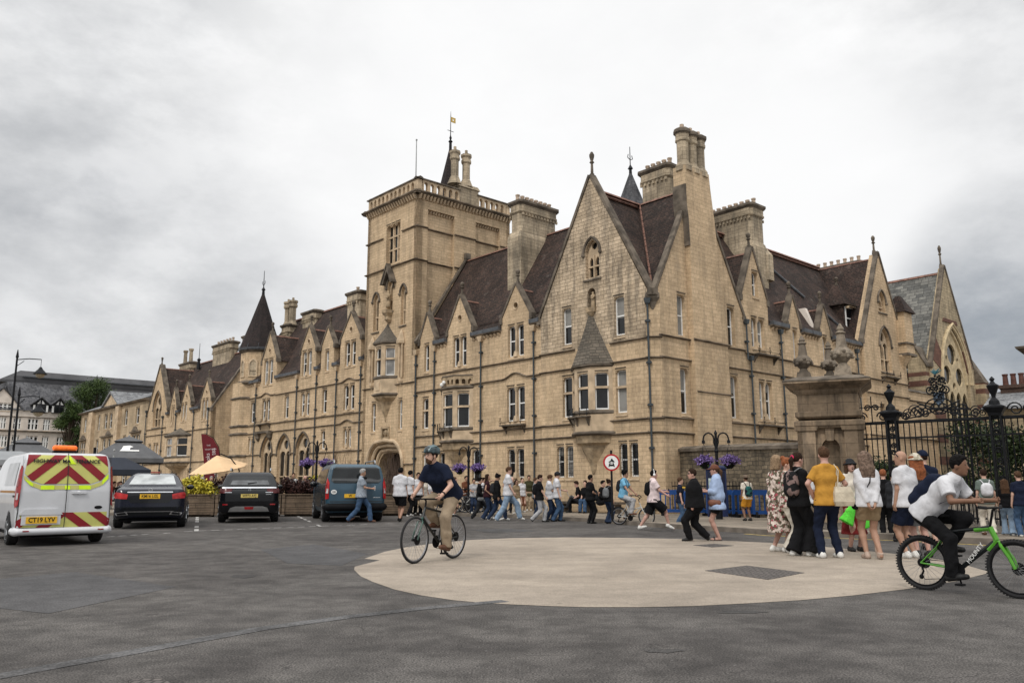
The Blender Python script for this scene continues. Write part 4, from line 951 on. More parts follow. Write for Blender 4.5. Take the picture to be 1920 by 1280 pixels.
# ================================================================ ground
def groundmat(name,c1,c2,fine=90.,rough=.9,patch=.25,bump=.3,cracks=False,speck=.35):
    mt,t,b=_new(name); b.inputs['Roughness'].default_value=rough; b.inputs['Specular IOR Level'].default_value=.3
    co=N(t,'ShaderNodeTexCoord').outputs['Object']
    a=N(t,'ShaderNodeTexNoise',i_Scale=.35,i_Detail=7.,i_Roughness=.6,i_Distortion=.6); L(t,co,a.inputs['Vector'])
    col=ramp(t,a.outputs['Fac'],[(.36,c1),(.62,c2)])
    f=N(t,'ShaderNodeTexNoise',i_Scale=fine,i_Detail=2.); L(t,co,f.inputs['Vector'])
    col=mixc(t,1.,col,ramp(t,f.outputs['Fac'],[(.32,(1-speck,)*3),(.68,(1+speck,)*3)]),'MULTIPLY')
    g=N(t,'ShaderNodeTexNoise',i_Scale=2.2,i_Detail=6.,i_Roughness=.7); L(t,co,g.inputs['Vector'])
    col=mixc(t,1.,col,ramp(t,g.outputs['Fac'],[(.35,(1-patch,)*3),(.65,(1.08,)*3)]),'MULTIPLY')
    # long faint tyre and seam marks
    mp=N(t,'ShaderNodeMapping'); mp.inputs['Rotation'].default_value=(0,0,R(-12)); mp.inputs['Scale'].default_value=(.18,1.6,1); L(t,co,mp.inputs[0])
    s=N(t,'ShaderNodeTexNoise',i_Scale=1.,i_Detail=5.); L(t,mp.outputs[0],s.inputs['Vector'])
    col=mixc(t,1.,col,ramp(t,s.outputs['Fac'],[(.38,(.93,.93,.935)),(.6,(1.03,1.03,1.03))]),'MULTIPLY')
    vs=N(t,'ShaderNodeTexVoronoi',i_Scale=1.7); L(t,co,vs.inputs['Vector']); col=mixc(t,1.,col,ramp(t,vs.outputs['Distance'],[(.03,(.62,.62,.62)),(.075,(1,1,1))]),'MULTIPLY')
    vs=N(t,'ShaderNodeTexVoronoi',i_Scale=4.3); L(t,co,vs.inputs['Vector']); col=mixc(t,ramp(t,vs.outputs['Distance'],[(.035,(.35,.35,.35)),(.06,(0,0,0))]),col,(.24,.23,.22))
    if cracks:
        v=N(t,'ShaderNodeTexVoronoi',feature='DISTANCE_TO_EDGE',i_Scale=.42); 
        dd=N(t,'ShaderNodeTexNoise',i_Scale=1.4,i_Detail=5.); L(t,co,dd.inputs['Vector'])
        sc=N(t,'ShaderNodeVectorMath',operation='SCALE'); sc.inputs['Scale'].default_value=1.3; L(t,dd.outputs['Color'],sc.inputs[0])
        ad=N(t,'ShaderNodeVectorMath',operation='ADD'); L(t,co,ad.inputs[0]); L(t,sc.outputs[0],ad.inputs[1]); L(t,ad.outputs[0],v.inputs['Vector'])
        k=ramp(t,v.outputs['Distance'],[(.0,(.5,.5,.5)),(.007,(1,1,1))]); kk=mixc(t,ramp(t,g.outputs['Fac'],[(.5,(0,0,0)),(.56,(1,1,1))]),(1,1,1),k)
        col=mixc(t,1.,col,kk,'MULTIPLY')
    L(t,col,b.inputs['Base Color'])
    bp=N(t,'ShaderNodeBump'); bp.inputs['Strength'].default_value=bump; bp.inputs['Distance'].default_value=.01; L(t,f.outputs['Fac'],bp.inputs['Height']); L(t,bp.outputs[0],b.inputs['Normal'])
    MC[name]=mt; return mt
ASPH=groundmat('asphalt',(.066,.060,.056),(.103,.095,.088),70.,cracks=True,speck=.6,bump=.7,patch=.4)
ASPD=groundmat('asphalt_patch',(.058,.057,.058),(.078,.076,.077),60.)
BUFF=groundmat('buff_resin',(.262,.222,.178),(.325,.276,.222),80.,patch=.1,speck=.22)
PAVE=brickmat('paving_slabs',(.25,.21,.165),(.18,.155,.125),(.09,.08,.065),.9,.6,.014,patch=.35,bump=.3)
SETT=brickmat('stone_setts',(.17,.14,.11),(.10,.085,.07),(.05,.045,.035),.22,.14,.02,patch=.35,bump=1.)
KERB=M('kerb_stone',(.17,.145,.12),.9,.25,3,bump=.2)
LINE=groundmat('worn_line_paint',(.42,.41,.39),(.62,.61,.58),25.,speck=.5,patch=.5)
YEL=M('yellow_line_paint',(.45,.33,.09),.8,.3,9)
def sheet(name,pts,z,mat,kind='structure'):
    m_=MB(); n=len(pts)
    tr=tessellate_polygon([[Vector((p[0],p[1],0)) for p in pts]])
    m_.v=[Vector((p[0],p[1],z)) for p in pts]
    for t in tr:
        a,b_,c_=[m_.v[k] for k in t]
        if (b_-a).cross(c_-a).z<0: t=t[::-1]
        m_.f.append(tuple(t))
    o=m_.build(name,mat,normals=False); o['kind']=kind; return o
sheet('road',[(-300,-60),(300,-60),(300,420),(-300,420)],0,ASPH)
kerb=[gp(1920,1023),gp(1850,1020),gp(1700,1012),gp(1550,1006),gp(1440,1002),gp(1400,999),gp(1235,988.5),gp(1100,977.5),gp(1020,973.5),gp(960,970.5),gp(870,967.5),gp(760,965)]
kerb=[Vector((16,15.0,0)),Vector((12.6,15.9,0))]+kerb[1:]+[Vector((-6.5,37.4,0)),Vector((-16,36,0)),Vector((-45,46,0)),Vector((-120,100,0))]
back=[Vector((-120,160,0)),Vector((60,160,0)),Vector((80,60,0)),Vector((60,16,0))]
sheet('pavement',[(p.x,p.y) for p in kerb]+[(p.x,p.y) for p in back],.12,PAVE)
m_=MB()
def strip(path,wd,z0,z1,side=1):
    rs=[]
    for i,p in enumerate(path):
        d=(path[min(i+1,len(path)-1)]-path[max(i-1,0)]).normalized(); n=Vector((-d.y,d.x,0))*side
        a=p-n*.01; b=p+n*wd; rs.append([(a.x,a.y,z0),(b.x,b.y,z0),(b.x,b.y,z1),(a.x,a.y,z1)])
    return MB().rings(rs)
o=strip(kerb,.16,-.02,.126,-1).build('kerb',KERB); o['kind']='structure'
yl=[p+Vector((-.12,-.35,0)) for p in kerb[2:7]]; o=strip(yl,.07,.002,.006).build('yellow_line',YEL); o['kind']='structure'
sp=[gp(u,v,.12) for u,v in ((1500,976),(1650,978),(1920,975),(1920,1001),(1700,994),(1550,992),(1505,990))]
sheet('cobbled_forecourt',[(p.x,p.y) for p in sp],.125,SETT)
cp=[gp(u,v) for u,v in ((665,1062),(664,1068),(676,1080),(700,1091),(740,1105),(790,1116),(850,1125),(905,1130),(960,1133),(1030,1136),(1100,1138),(1200,1138),(1300,1136),(1400,1131),(1500,1125),(1600,1116),(1700,1104),(1790,1090),(1858,1073),(1800,1056),(1740,1045),(1660,1036),(1560,1026),(1440,1017),(1300,1010.5),(1180,1008),(1060,1007),(960,1008.5),(880,1012),(808,1019),(760,1026),(721,1034),(683,1047),(712,1050))]
sheet('buff_circle',[(p.x,p.y) for p in cp],.004,BUFF)
for pts,nm in ((((488,1030),(590,1020),(690,1038),(640,1060),(540,1056)),'road_patch'),(((880,992),(960,991),(1010,995),(925,999)),'road_patch'),(((0,1085),(140,1072),(330,1100),(90,1150),(0,1140)),'road_patch')):
    q=[gp(u,v) for u,v in pts]; sheet(nm,[(p.x,p.y) for p in q],.003,ASPD)
POTH=groundmat('worn_road_hollow',(.045,.043,.042),(.07,.065,.06),50.)
def blob(u,v,ru,rv,nm='road_wear',mat=None):
    q=[]
    for k in range(22):
        a=2*PI*k/22; r=.65+.55*noise.noise(Vector((u*.1+math.cos(a)*1.4,v*.1+math.sin(a)*1.4,0)))+.12*random.random(); q.append(gp(u+ru*r*math.cos(a),v+rv*r*math.sin(a)))
    sheet(nm,[(p.x,p.y) for p in q],.0035,mat or POTH)
for b_ in ((455,1080,30,5),(1245,1220,55,5),(930,997,28,1.5),(1395,1147,70,4),(1240,995,30,1.5),(335,1205,30,3)): blob(*b_)
SEAM=groundmat('road_seam',(.088,.086,.086),(.125,.123,.123),40.,patch=.5)
sm=[gp(u,v) for u,v in ((-60,1283),(120,1250),(300,1217),(500,1180),(660,1158),(800,1142),(900,1133),(955,1128))]
o=strip(sm,.17,.001,.0045).build('road_seam',SEAM); o['kind']='structure'
# parking bay dashes
dm=MB()
def dashes(pa,pb,n,wd=.09,gap=.38):
    a=gp(*pa);b=gp(*pb)
    for k in range(n):
        if random.random()<.12: continue
        p=a.lerp(b,k/n); q=a.lerp(b,(k+1-gap)/n); d=(q-p).normalized(); nn_=Vector((-d.y,d.x,0))*wd/2
        dm.poly([tuple(p-nn_+Vector((0,0,.0045))),tuple(q-nn_+Vector((0,0,.0045))),tuple(q+nn_+Vector((0,0,.0045))),tuple(p+nn_+Vector((0,0,.0045)))])
dashes((200,1006),(345,997),7); dashes((370,969),(368,998),6,.12); dashes((345,996),(600,986),11); dashes((557,967),(605,988),6); dashes((600,986),(745,981),6); dashes((735,985),(790,983),2)
o=dm.build('bay_marking',LINE,normals=False); o['kind']='structure'
# iron covers
CAST=brickmat('cast_iron_cover',(.14,.125,.115),(.10,.09,.085),(.05,.045,.042),.07,.07,.012,patch=.2)
for pts in (((1322,1070),(1400,1060.5),(1508,1074),(1440,1087)),((1300,1022),(1340,1019.5),(1376,1023),(1335,1026)),((240,1276),(300,1272),(330,1288),(250,1294))):
    q=[gp(u,v) for u,v in pts]; c_=sum(q,Vector())/4; m_=MB(); m_.rings([[tuple(p+Vector((0,0,z))) for p in q] for z in (.003,.010)]); m_.box(c_.x-.08,c_.x-.04,c_.y-.05,c_.y+.05,.008,.013); o=m_.build('manhole_cover',CAST)
    tag(o,{1322:'large checkered iron cover set in the buff circle',1300:'small iron cover beyond the buff circle edge near the man in black',240:'iron cover in the asphalt at the bottom edge of the picture'}[pts[0][0]],'manhole cover')
# ================================================================ implicit-surface modeller (bodies, clothes, coachwork)
class Sdf:
    def __init__(s,lo,hi,res):
        s.lo=np.array(lo,np.float32)-2*res; s.res=res; s.n=np.ceil((np.array(hi)-s.lo)/res).astype(int)+3
        s.ax=[s.lo[i]+res*np.arange(s.n[i],dtype=np.float32) for i in range(3)]
        s.d=np.full(tuple(s.n),9.,np.float32)
    def win(s,lo,hi,mg):
        sl=[]
        for i in range(3):
            a=max(0,int((lo[i]-mg-s.lo[i])/s.res)); b=min(s.n[i],int((hi[i]+mg-s.lo[i])/s.res)+2)
            if b<=a: return None,None
            sl.append(slice(a,b))
        return tuple(sl),(s.ax[0][sl[0]][:,None,None],s.ax[1][sl[1]][None,:,None],s.ax[2][sl[2]][None,None,:])
    def add(s,sl,e,k):
        d=s.d[sl]
        if k>0:
            h=np.clip(.5+.5*(d-e)/k,0,1); s.d[sl]=d*(1-h)+e*h-k*h*(1-h)
        else: s.d[sl]=np.minimum(d,e)
    def cone(s,a,b,ra,rb,k=.03,flat=0,sq=(1,1,1)):
        """tapering rod a->b; flat=1 cuts the b end square, 2 both ends"""
        a=np.array(a,np.float32);b=np.array(b,np.float32); r=max(ra,rb); mg=r+k+3*s.res
        sl,g=s.win(np.minimum(a,b),np.maximum(a,b),mg)
        if sl is None: return s
        ab=b-a; l2=float(ab@ab)+1e-9; l=math.sqrt(l2)
        px,py,pz=g[0]-a[0],g[1]-a[1],g[2]-a[2]; t0=(px*ab[0]+py*ab[1]+pz*ab[2])/l2; t=np.clip(t0,0,1)
        e=np.sqrt(((px-ab[0]*t)/sq[0])**2+((py-ab[1]*t)/sq[1])**2+((pz-ab[2]*t)/sq[2])**2)-(ra+(rb-ra)*t)
        if flat>=1: e=np.maximum(e,(t0-1)*l)
        if flat>=2: e=np.maximum(e,-t0*l)
        s.add(sl,e,k); return s
    def ell(s,c,r,k=.03,rot=None):
        c=np.array(c,np.float32); r=np.array(r,np.float32); R_=float(r.max()); sl,g=s.win(c,c,R_+k+3*s.res)
        if sl is None: return s
        x,y,z=g[0]-c[0],g[1]-c[1],g[2]-c[2]
        if rot is not None: x,y,z=[rot[0][i]*x+rot[1][i]*y+rot[2][i]*z for i in range(3)]
        q=np.sqrt((x/r[0])**2+(y/r[1])**2+(z/r[2])**2); s.add(sl,(q-1)*float(r.min()),k); return s
    def clip(s,p,n,k=0):
        e=(s.ax[0][:,None,None]-p[0])*n[0]+(s.ax[1][None,:,None]-p[1])*n[1]+(s.ax[2][None,None,:]-p[2])*n[2]
        s.d=np.maximum(s.d,e); return s
    def mesh(s,wob=0,seed=0):
        d=s.d; S=d<0
        c=sum(S[i:S.shape[0]-1+i,j:S.shape[1]-1+j,k:S.shape[2]-1+k].astype(np.int8) for i in (0,1) for j in (0,1) for k in (0,1))
        act=(c>0)&(c<8); I=np.argwhere(act)
        if len(I)==0: return np.zeros((0,3)),[]
        idx=-np.ones(act.shape,np.int64); idx[act]=np.arange(len(I))
        acc=np.zeros((len(I),3)); cnt=np.zeros(len(I))
        cor=[(i,j,k) for i in (0,1) for j in (0,1) for k in (0,1)]
        for a in cor:
            for ax in range(3):
                if a[ax]: continue
                b=list(a); b[ax]=1
                da=d[I[:,0]+a[0],I[:,1]+a[1],I[:,2]+a[2]]; db=d[I[:,0]+b[0],I[:,1]+b[1],I[:,2]+b[2]]
                m_=(da<0)!=(db<0); t=np.where(m_,da/np.where(m_,da-db,1),0)
                p=np.tile(np.array(a,float),(len(I),1)); p[:,ax]+=t; acc+=p*m_[:,None]; cnt+=m_
        V=(I+acc/cnt[:,None])*s.res+s.lo
        Q=[]
        for ax in range(3):
            sl0=[slice(None)]*3; sl1=[slice(None)]*3; sl0[ax]=slice(0,-1); sl1[ax]=slice(1,None)
            a_=S[tuple(sl0)]; b_=S[tuple(sl1)]; E=np.argwhere(a_!=b_); u,v=(ax+1)%3,(ax+2)%3
            ok=(E[:,u]>0)&(E[:,v]>0)&(E[:,u]<S.shape[u]-1)&(E[:,v]<S.shape[v]-1); E=E[ok]
            def cell(du,dv):
                q=E.copy(); q[:,u]-=du; q[:,v]-=dv; return idx[q[:,0],q[:,1],q[:,2]]
            q=np.stack([cell(1,1),cell(0,1),cell(0,0),cell(1,0)],1); fl=b_[tuple(E.T)]; q[fl]=q[fl][:,::-1]; Q.append(q)
        Q=np.concatenate(Q); Q=Q[(Q>=0).all(1)]
        if wob:
            x,y,z=V.T; f=np.sin(19*z+6*np.sin(9*x+seed)+5*np.sin(8*y+seed*2))*np.sin(13*x+11*y+4*np.sin(7*z+seed))+.5*np.sin(37*z+8*np.sin(15*x)+seed)*np.sin(23*y+19*x)
            cen=V.mean(0); n_=V-cen; n_[:,2]=0; ln=np.linalg.norm(n_,axis=1)+1e-6; V=V+n_/ln[:,None]*f[:,None]*wob
        return V,Q
def smesh(name,S_,mat,parent,wob=0,seed=0):
    V,Q=S_.mesh(wob,seed) if isinstance(S_,Sdf) else S_
    me=bpy.data.meshes.new(name)
    me.vertices.add(len(V)); me.vertices.foreach_set('co',np.asarray(V,np.float32).ravel())
    me.loops.add(len(Q)*4); me.loops.foreach_set('vertex_index',np.asarray(Q,np.int32).ravel())
    me.polygons.add(len(Q)); me.polygons.foreach_set('loop_start',np.arange(0,len(Q)*4,4,dtype=np.int32)); 
    me.update(calc_edges=True); me.validate()
    me.materials.append(mat); me.polygons.foreach_set('use_smooth',[True]*len(me.polygons))
    o=bpy.data.objects.new(name,me); COL.objects.link(o); o.parent=parent; return o
def lbuild(mb,name,mat,parent,smooth=False):
    """build in the parent's own (local) coordinates"""
    me=bpy.data.meshes.new(name); me.from_pydata([tuple(v) for v in mb.v],[],mb.f)
    bm=bmesh.new(); bm.from_mesh(me); bmesh.ops.recalc_face_normals(bm,faces=bm.faces); bm.to_mesh(me); bm.free()
    finish(me,mat,smooth); o=bpy.data.objects.new(name,me); COL.objects.link(o); o.parent=parent; return o
def psdf(poly,X,Y):
    d=np.full(np.broadcast(X,Y).shape,1e9); ins=np.zeros(d.shape,bool); n=len(poly)
    for i in range(n):
        x1,y1=poly[i]; x2,y2=poly[(i+1)%n]; ex,ey=x2-x1,y2-y1; wx,wy=X-x1,Y-y1
        t=np.clip((wx*ex+wy*ey)/(ex*ex+ey*ey+1e-12),0,1); d=np.minimum(d,(wx-ex*t)**2+(wy-ey*t)**2)
        c_=((y1<=Y)&(y2>Y))|((y2<=Y)&(y1>Y)); 
        if y1!=y2: ins^=c_&(X<x1+(Y-y1)*ex/(ey))
    return np.where(ins,-1,1)*np.sqrt(d)
# ================================================================ vehicles
def carbody(side,rear,top,wheels,wr,res=.025,k=.09,width=1.0):
    ys=[p[0] for p in side]; zs=[p[1] for p in side]
    S=Sdf((-width-.05,min(ys)-.05,min(zs)-.05),(width+.05,max(ys)+.05,max(zs)+.05),res); x,y,z=S.ax
    a=psdf(side,y[:,None],z[None,:])[None]; b=psdf(rear,x[:,None],z[None,:])[:,None,:]; c=psdf(top,x[:,None],y[None,:])[:,:,None]
    def smax(p,q): h=np.clip(.5-.5*(q-p)/k,0,1); return q*(1-h)+p*h+k*h*(1-h)
    d=smax(smax(np.broadcast_to(a,S.d.shape),np.broadcast_to(b,S.d.shape)),np.broadcast_to(c,S.d.shape))
    for wy in wheels:
        cy=np.sqrt((y[None,:,None]-wy)**2+(z[None,None,:]-wr)**2)-(wr+.06)
        cy=np.maximum(cy,(.62*width)-np.abs(x[:,None,None])); d=np.maximum(d,-cy)
    S.d=d.astype(np.float32); return S
def sym(p): return [(-a,b) for a,b in p]+[(a,b) for a,b in p[::-1]]
class Car:
    def __init__(s,name,label,cat,loc,az,scale,side,rear,top,wheels,wr,width,paint,res=.025):
        s.root=empty(name,loc,label,cat); s.root.rotation_euler=(0,0,-R(az)); s.root.scale=(scale,)*3
        S=carbody(side,rear,top,wheels,wr,res,width=width); V,Q=S.mesh(); s.body=smesh('body',(V,Q),paint,s.root)
        s.bvh=BVHTree.FromPolygons([Vector(v) for v in V],[tuple(int(i) for i in q) for q in Q]); s.w=width; s.wr=wr
        for wy in wheels:
            for sg in (-1,1):
                x=sg*(width-.13); m_=MB(); n=22
                m_.rings([[(x+dx,wy+r*math.cos(2*PI*i/n),wr+r*math.sin(2*PI*i/n)) for i in range(n)] for dx,r in ((-.11,wr*.62),(-.11,wr*.93),(-.07,wr),(.07,wr),(.11,wr*.93),(.11,wr*.62))]); t=lbuild(m_,'wheel',TYRE,s.root,False)
                m_=MB(); m_.rings([[(x+sg*dx,wy+r*math.cos(2*PI*i/n),wr+r*math.sin(2*PI*i/n)) for i in range(n)] for dx,r in ((.04,wr*.64),(.115,wr*.64),(.10,wr*.56),(.05,wr*.5),(.05,.02))],cap=False)
                for q in range(5):
                    a=2*PI*q/5; m_.tube([(x+sg*.09,wy,wr),(x+sg*.105,wy+wr*.6*math.cos(a),wr+wr*.6*math.sin(a))],.03,5)
                lbuild(m_,'rim',RIM,t)
        m_=MB(); m_.box(-width*.8,width*.8,.25,wheels[-1]+.4,wr*.55,wr*1.1); lbuild(m_,'underbody',BLACKP,s.root)
    def panel(s,name,poly,mat,off=.006,view='rear',par=None,step=.09,th=0):
        bm=bmesh.new(); tr=tessellate_polygon([[Vector((a,b,0)) for a,b in poly]]); vs=[bm.verts.new((a,0,b)) for a,b in poly]
        for t in tr:
            try: bm.faces.new([vs[i] for i in t])
            except Exception: pass
        xs=[p[0] for p in poly]; zs=[p[1] for p in poly]
        for ax,lo,hi in ((0,min(xs),max(xs)),(2,min(zs),max(zs))):
            for k in range(1,int((hi-lo)/step)+1):
                co=[0,0,0]; no=[0,0,0]; co[ax]=lo+k*(hi-lo)/(int((hi-lo)/step)+1); no[ax]=1
                bmesh.ops.bisect_plane(bm,geom=bm.verts[:]+bm.edges[:]+bm.faces[:],plane_co=co,plane_no=no)
        bad=[]
        for v in bm.verts:
            a,b=v.co.x,v.co.z; p=None
            for sh in (1,.98,.95,.9,.85):
                if view=='rear': o=Vector((a*sh,-3,b)); d=Vector((0,1,0))
                elif view=='front': o=Vector((a*sh,9,b)); d=Vector((0,-1,0))
                elif view=='top': o=Vector((a*sh,b,4)); d=Vector((0,0,-1))
                elif view=='left': o=Vector((-4,a,b)); d=Vector((1,0,0))
                else: o=Vector((4,a,b)); d=Vector((-1,0,0))
                h=s.bvh.ray_cast(o,d)
                if h[0] is not None and abs(h[1].dot(d))>.13:
                    p=h[0]+(h[1]*off if h[1].dot(d)<0 else -h[1]*off)-d*off*.5
                    if sh!=1 and view in('rear','front'): p.x=a
                    break
            if p is None: bad.append(v)
            else: v.co=p
        if bad: bmesh.ops.delete(bm,geom=bad,context='VERTS')
        me=bpy.data.meshes.new(name); bm.to_mesh(me); bm.free(); finish(me,mat,True)
        o=bpy.data.objects.new(name,me); COL.objects.link(o); o.parent=par or s.root; return o
def text(s,size,mat,name,parent,loc,rot=(PI/2,0,0),sx=1,extrude=.0015,bold=.0):
    cu=bpy.data.curves.new('lettering','FONT'); cu.body=s; cu.size=size; cu.align_x='CENTER'; cu.align_y='CENTER'; cu.extrude=extrude; cu.offset=bold; cu.resolution_u=3
    t=bpy.data.objects.new('t',cu); COL.objects.link(t); bpy.context.view_layer.update()
    me=bpy.data.meshes.new_from_object(t.evaluated_get(bpy.context.evaluated_depsgraph_get())); bpy.data.objects.remove(t); bpy.data.curves.remove(cu)
    me.name=name; me.materials.clear(); me.materials.append(mat); o=bpy.data.objects.new(name,me); COL.objects.link(o); o.parent=parent
    o.location=loc; o.rotation_euler=rot; o.scale=(sx,1,1); return o
TYRE=M('tyre_rubber',(.018,.018,.019),.85,.2,20); RIM=M('alloy_rim',(.32,.33,.34),.3,.1,6,metal=.8); BLACKP=M('black_plastic',(.008,.008,.009),.6,.2,9,spec=.1)
REDL=M('red_lamp_lens',(.28,.012,.015),.18,.3,14,spec=.7); CHROME=M('chrome_trim',(.62,.63,.65),.15,.05,4,metal=.95); PLATE=M('yellow_plate',(.72,.42,.03),.45,.05,4); PTXT=M('plate_black',(.01,.01,.01),.6,.1,4)
CGL=M('car_glass',(.012,.014,.015),.08,.3,3,spec=.45); PALEGL=M('painted_reflection_glass',(.32,.34,.34),.08,.4,2.2,spec=.9)  # pale glass has the reflected sky put into its base colour
WVAN=M('white_van_paint',(.56,.57,.59),.3,.06,2,coat=.6); DIRT=M('van_side_grey',(.36,.37,.38),.35,.15,2,coat=.3)
CHY=M('chevron_yellow',(.52,.51,.15),.5,.06,3); CHR=M('chevron_red',(.22,.012,.018),.5,.06,3); FLU=M('fluorescent_yellow',(.62,.85,.02),.5,.05,3)
def plate(car,txt,zc,x0=0,w=.52,h=.11,mat=PLATE):
    h0=car.bvh.ray_cast(Vector((x0,-3,zc)),Vector((0,1,0)))[0].y; m_=MB(); m_.box(x0-w/2,x0+w/2,h0-.03,h0+.03,zc-h/2,zc+h/2); p=lbuild(m_,'number_plate',mat,car.root)
    text(txt,h*.95,PTXT,'plate_lettering',p,(x0,h0-.032,zc),sx=.86,bold=.002); return p
# ---- white maintenance van
vl=gp(22,1026); vr_=gp(205,1020)
side=[(0,.34),(-.02,.5),(-.02,1.15),(.10,1.85),(.2,1.98),(.6,2.02),(2.6,2.02),(3.2,1.92),(4.0,1.35),(4.85,1.08),(5.05,.8),(5.05,.35),(4.9,.25),(.15,.25)]
rear=sym([(.90,.25),(.97,.5),(1.0,.9),(.99,1.2),(.90,1.75),(.84,1.95),(.72,2.03)]); top=sym([(.93,-.02),(1.0,.12),(1.01,2.5),(.98,4.3),(.6,5.06)])
vc=gp(116,1022); vc=vc+Vector((0,.0,0))
van=Car('highway_van','white highway maintenance van with red and yellow rear chevrons and an orange roof beacon','van',vc,-38.5,1.0,side,rear,top,(.95,3.95),.33,1.0,WVAN,res=.022)
LOWB=[(-.93,.40),(.93,.38),(.94,.70),(-.93,.70)]
WINP=[(-.80,1.93),(.80,1.93),(.85,1.57),(.70,1.39),(.48,1.31),(-.52,1.31),(-.73,1.39),(-.86,1.53)]
def clipconv(sub,cl):
    def ar(p): return sum(p[i][0]*p[(i+1)%len(p)][1]-p[(i+1)%len(p)][0]*p[i][1] for i in range(len(p)))
    if ar(cl)<0: cl=cl[::-1]
    out=sub
    for i in range(len(cl)):
        a,b=cl[i],cl[(i+1)%len(cl)]; inp=out; out=[]
        if not inp: return []
        f=lambda p:(b[0]-a[0])*(p[1]-a[1])-(b[1]-a[1])*(p[0]-a[0])
        for j in range(len(inp)):
            p,q=inp[j-1],inp[j]; fp,fq=f(p),f(q)
            if (fp<0)!=(fq<0): t=fp/(fp-fq); out.append((p[0]+(q[0]-p[0])*t,p[1]+(q[1]-p[1])*t))
            if fq>=0: out.append(q)
    return out if len(out)>2 and abs(ar(out))>1e-4 else []
wnd=van.panel('rear_window',WINP,CHY,.006); low=van.panel('reflective_band',LOWB,CHY,.006)
for k in range(-3,5):
    for sg in (-1,1):
        z0_=1.505+.45*k; st=[(0,z0_),(0,z0_+.215),(sg*1.2,z0_+.215-.86*1.2),(sg*1.2,z0_-.86*1.2)]
        q=clipconv(st,WINP)
        if q: van.panel('red_chevron',q,CHR,.011,par=wnd)
    for sg in (-1,1):
        z0_=.62+.42*k; st=[(0,z0_),(0,z0_+.2),(sg*1.2,z0_+.2-.75*1.2),(sg*1.2,z0_-.75*1.2)]; q=clipconv(st,LOWB)
        if q and not (sg<0 and max(p[0] for p in q)>-.2 and k!=-9 and False): van.panel('red_chevron',q,CHR,.011,par=low)
arc=[(-.86,1.50),(-.73,1.36),(-.52,1.28),(.48,1.28),(.70,1.36),(.85,1.54),(.86,1.44),(.72,1.28),(.49,1.19),(-.53,1.19),(-.74,1.28),(-.87,1.42)]
van.panel('yellow_arc',arc,CHY,.007)
for a,b in ((-.84,-.70),(-.55,-.28),(-.04,.04),(.25,.55),(.74,.84)):
    q=clipconv([(a,1.1),(b+.03,1.1),(b,1.6),(a-.03,1.6)],[(-.86,1.50),(-.73,1.36),(-.52,1.285),(-.52,1.19),(-.74,1.28),(-.87,1.42)] if b<-.6 else ([(.70,1.36),(.85,1.54),(.86,1.44),(.72,1.28)] if a>.7 else [(-.52,1.28),(.48,1.28),(.49,1.19),(-.53,1.19)]))
    if q: van.panel('fluorescent_patch',q,FLU,.012)
van.panel('fluorescent_patch',[(0,1.86),(.17,1.745),(0,1.745)],FLU,.013); van.panel('fluorescent_patch',[(0,1.94),(.02,1.74),(.15,1.74)],FLU,.0135)
def onrear(car,x,z,off=.014): h=car.bvh.ray_cast(Vector((x,-3,z)),Vector((0,1,0))); return Vector((x,h[0].y-off,z)) if h[0] else Vector((x,0,z))
tl=math.atan2(onrear(van,0,1.9).y-onrear(van,0,1.7).y,.2)
text('HIGHWAY MA',.115,PTXT,'lettering',wnd,tuple(onrear(van,-.335,1.80,.03)),(PI/2-tl,0,0),bold=.003,sx=1.0)
text('TENANCE',.115,PTXT,'lettering',wnd,tuple(onrear(van,.395,1.80,.03)),(PI/2-tl,0,0),bold=.003,sx=1.0)
# doors, handle, lamps, bumper
GAP=M('door_gap',(.03,.03,.032),.7,.1,5)
van.panel('door_gap',[(-.008,.38),(.008,.38),(.008,1.97),(-.008,1.97)],GAP,.016); van.panel('door_gap',[(-.92,.375),(.93,.355),(.93,.375),(-.92,.395)],GAP,.016)
for sg in (-1,1): van.panel('door_gap',[(sg*.925,.5),(sg*.938,.5),(sg*.90,1.9),(sg*.89,1.9)],GAP,.008)
m_=MB(); p=onrear(van,.25,1.12,0); m_.box(.11,.40,p.y-.045,p.y+.02,1.10,1.145); m_.ball(.25,p.y,1.12,.05,10); lbuild(m_,'door_handle',WVAN,van.root)
m_=MB(); p=onrear(van,.68,.82,0); m_.lathe([(.085,-.004),(.085,.006),(.07,.012)],0,0,18,F=Fr((.68,p.y,.80),(1,0,0),(0,0,.42),(0,-1,0))); lbuild(m_,'oval_badge',BLACKP,van.root)
m_=MB(); p=onrear(van,-.45,.56,0); m_.box(-.85,-.08,p.y-.03,p.y+.02,.45,.66); m_.ext([(-.9,.66),(-.8,.78),(-.14,.78),(-.04,.66)],p.y-.04,p.y+.02); lbuild(m_,'plate_recess',WVAN,van.root)
m_=MB(); m_.box(-.76,-.15,p.y-.05,p.y,.48,.62); pl=lbuild(m_,'number_plate',PLATE,van.root); text('CT19 LYV',.135,PTXT,'plate_lettering',pl,(-.455,p.y-.053,.55),sx=.9,bold=.003)
for sg in (-1,1):
    van.panel('rear_lamp',[(sg*.925,.86),(sg*.995,.80),(sg*.975,1.2),(sg*.93,1.7),(sg*.885,1.68),(sg*.905,1.2)],REDL,.02)
    van.panel('rear_lamp',[(.04,.82),(.14,.86),(.17,1.2),(.18,1.6),(.10,1.7),(.05,1.3)],REDL,.012,view='left' if sg<0 else 'right')
    van.panel('lamp_lens_clear',[(sg*.935,.98),(sg*.985,.98),(sg*.978,1.12),(sg*.93,1.12)],M('clear_lens',(.45,.42,.42),.2,.2,9),.026)
    m_=MB(); m_.box(sg*.75-.06,sg*.75+.06,-.095,-.04,.315,.34); lbuild(m_,'reflector',REDL,van.root)
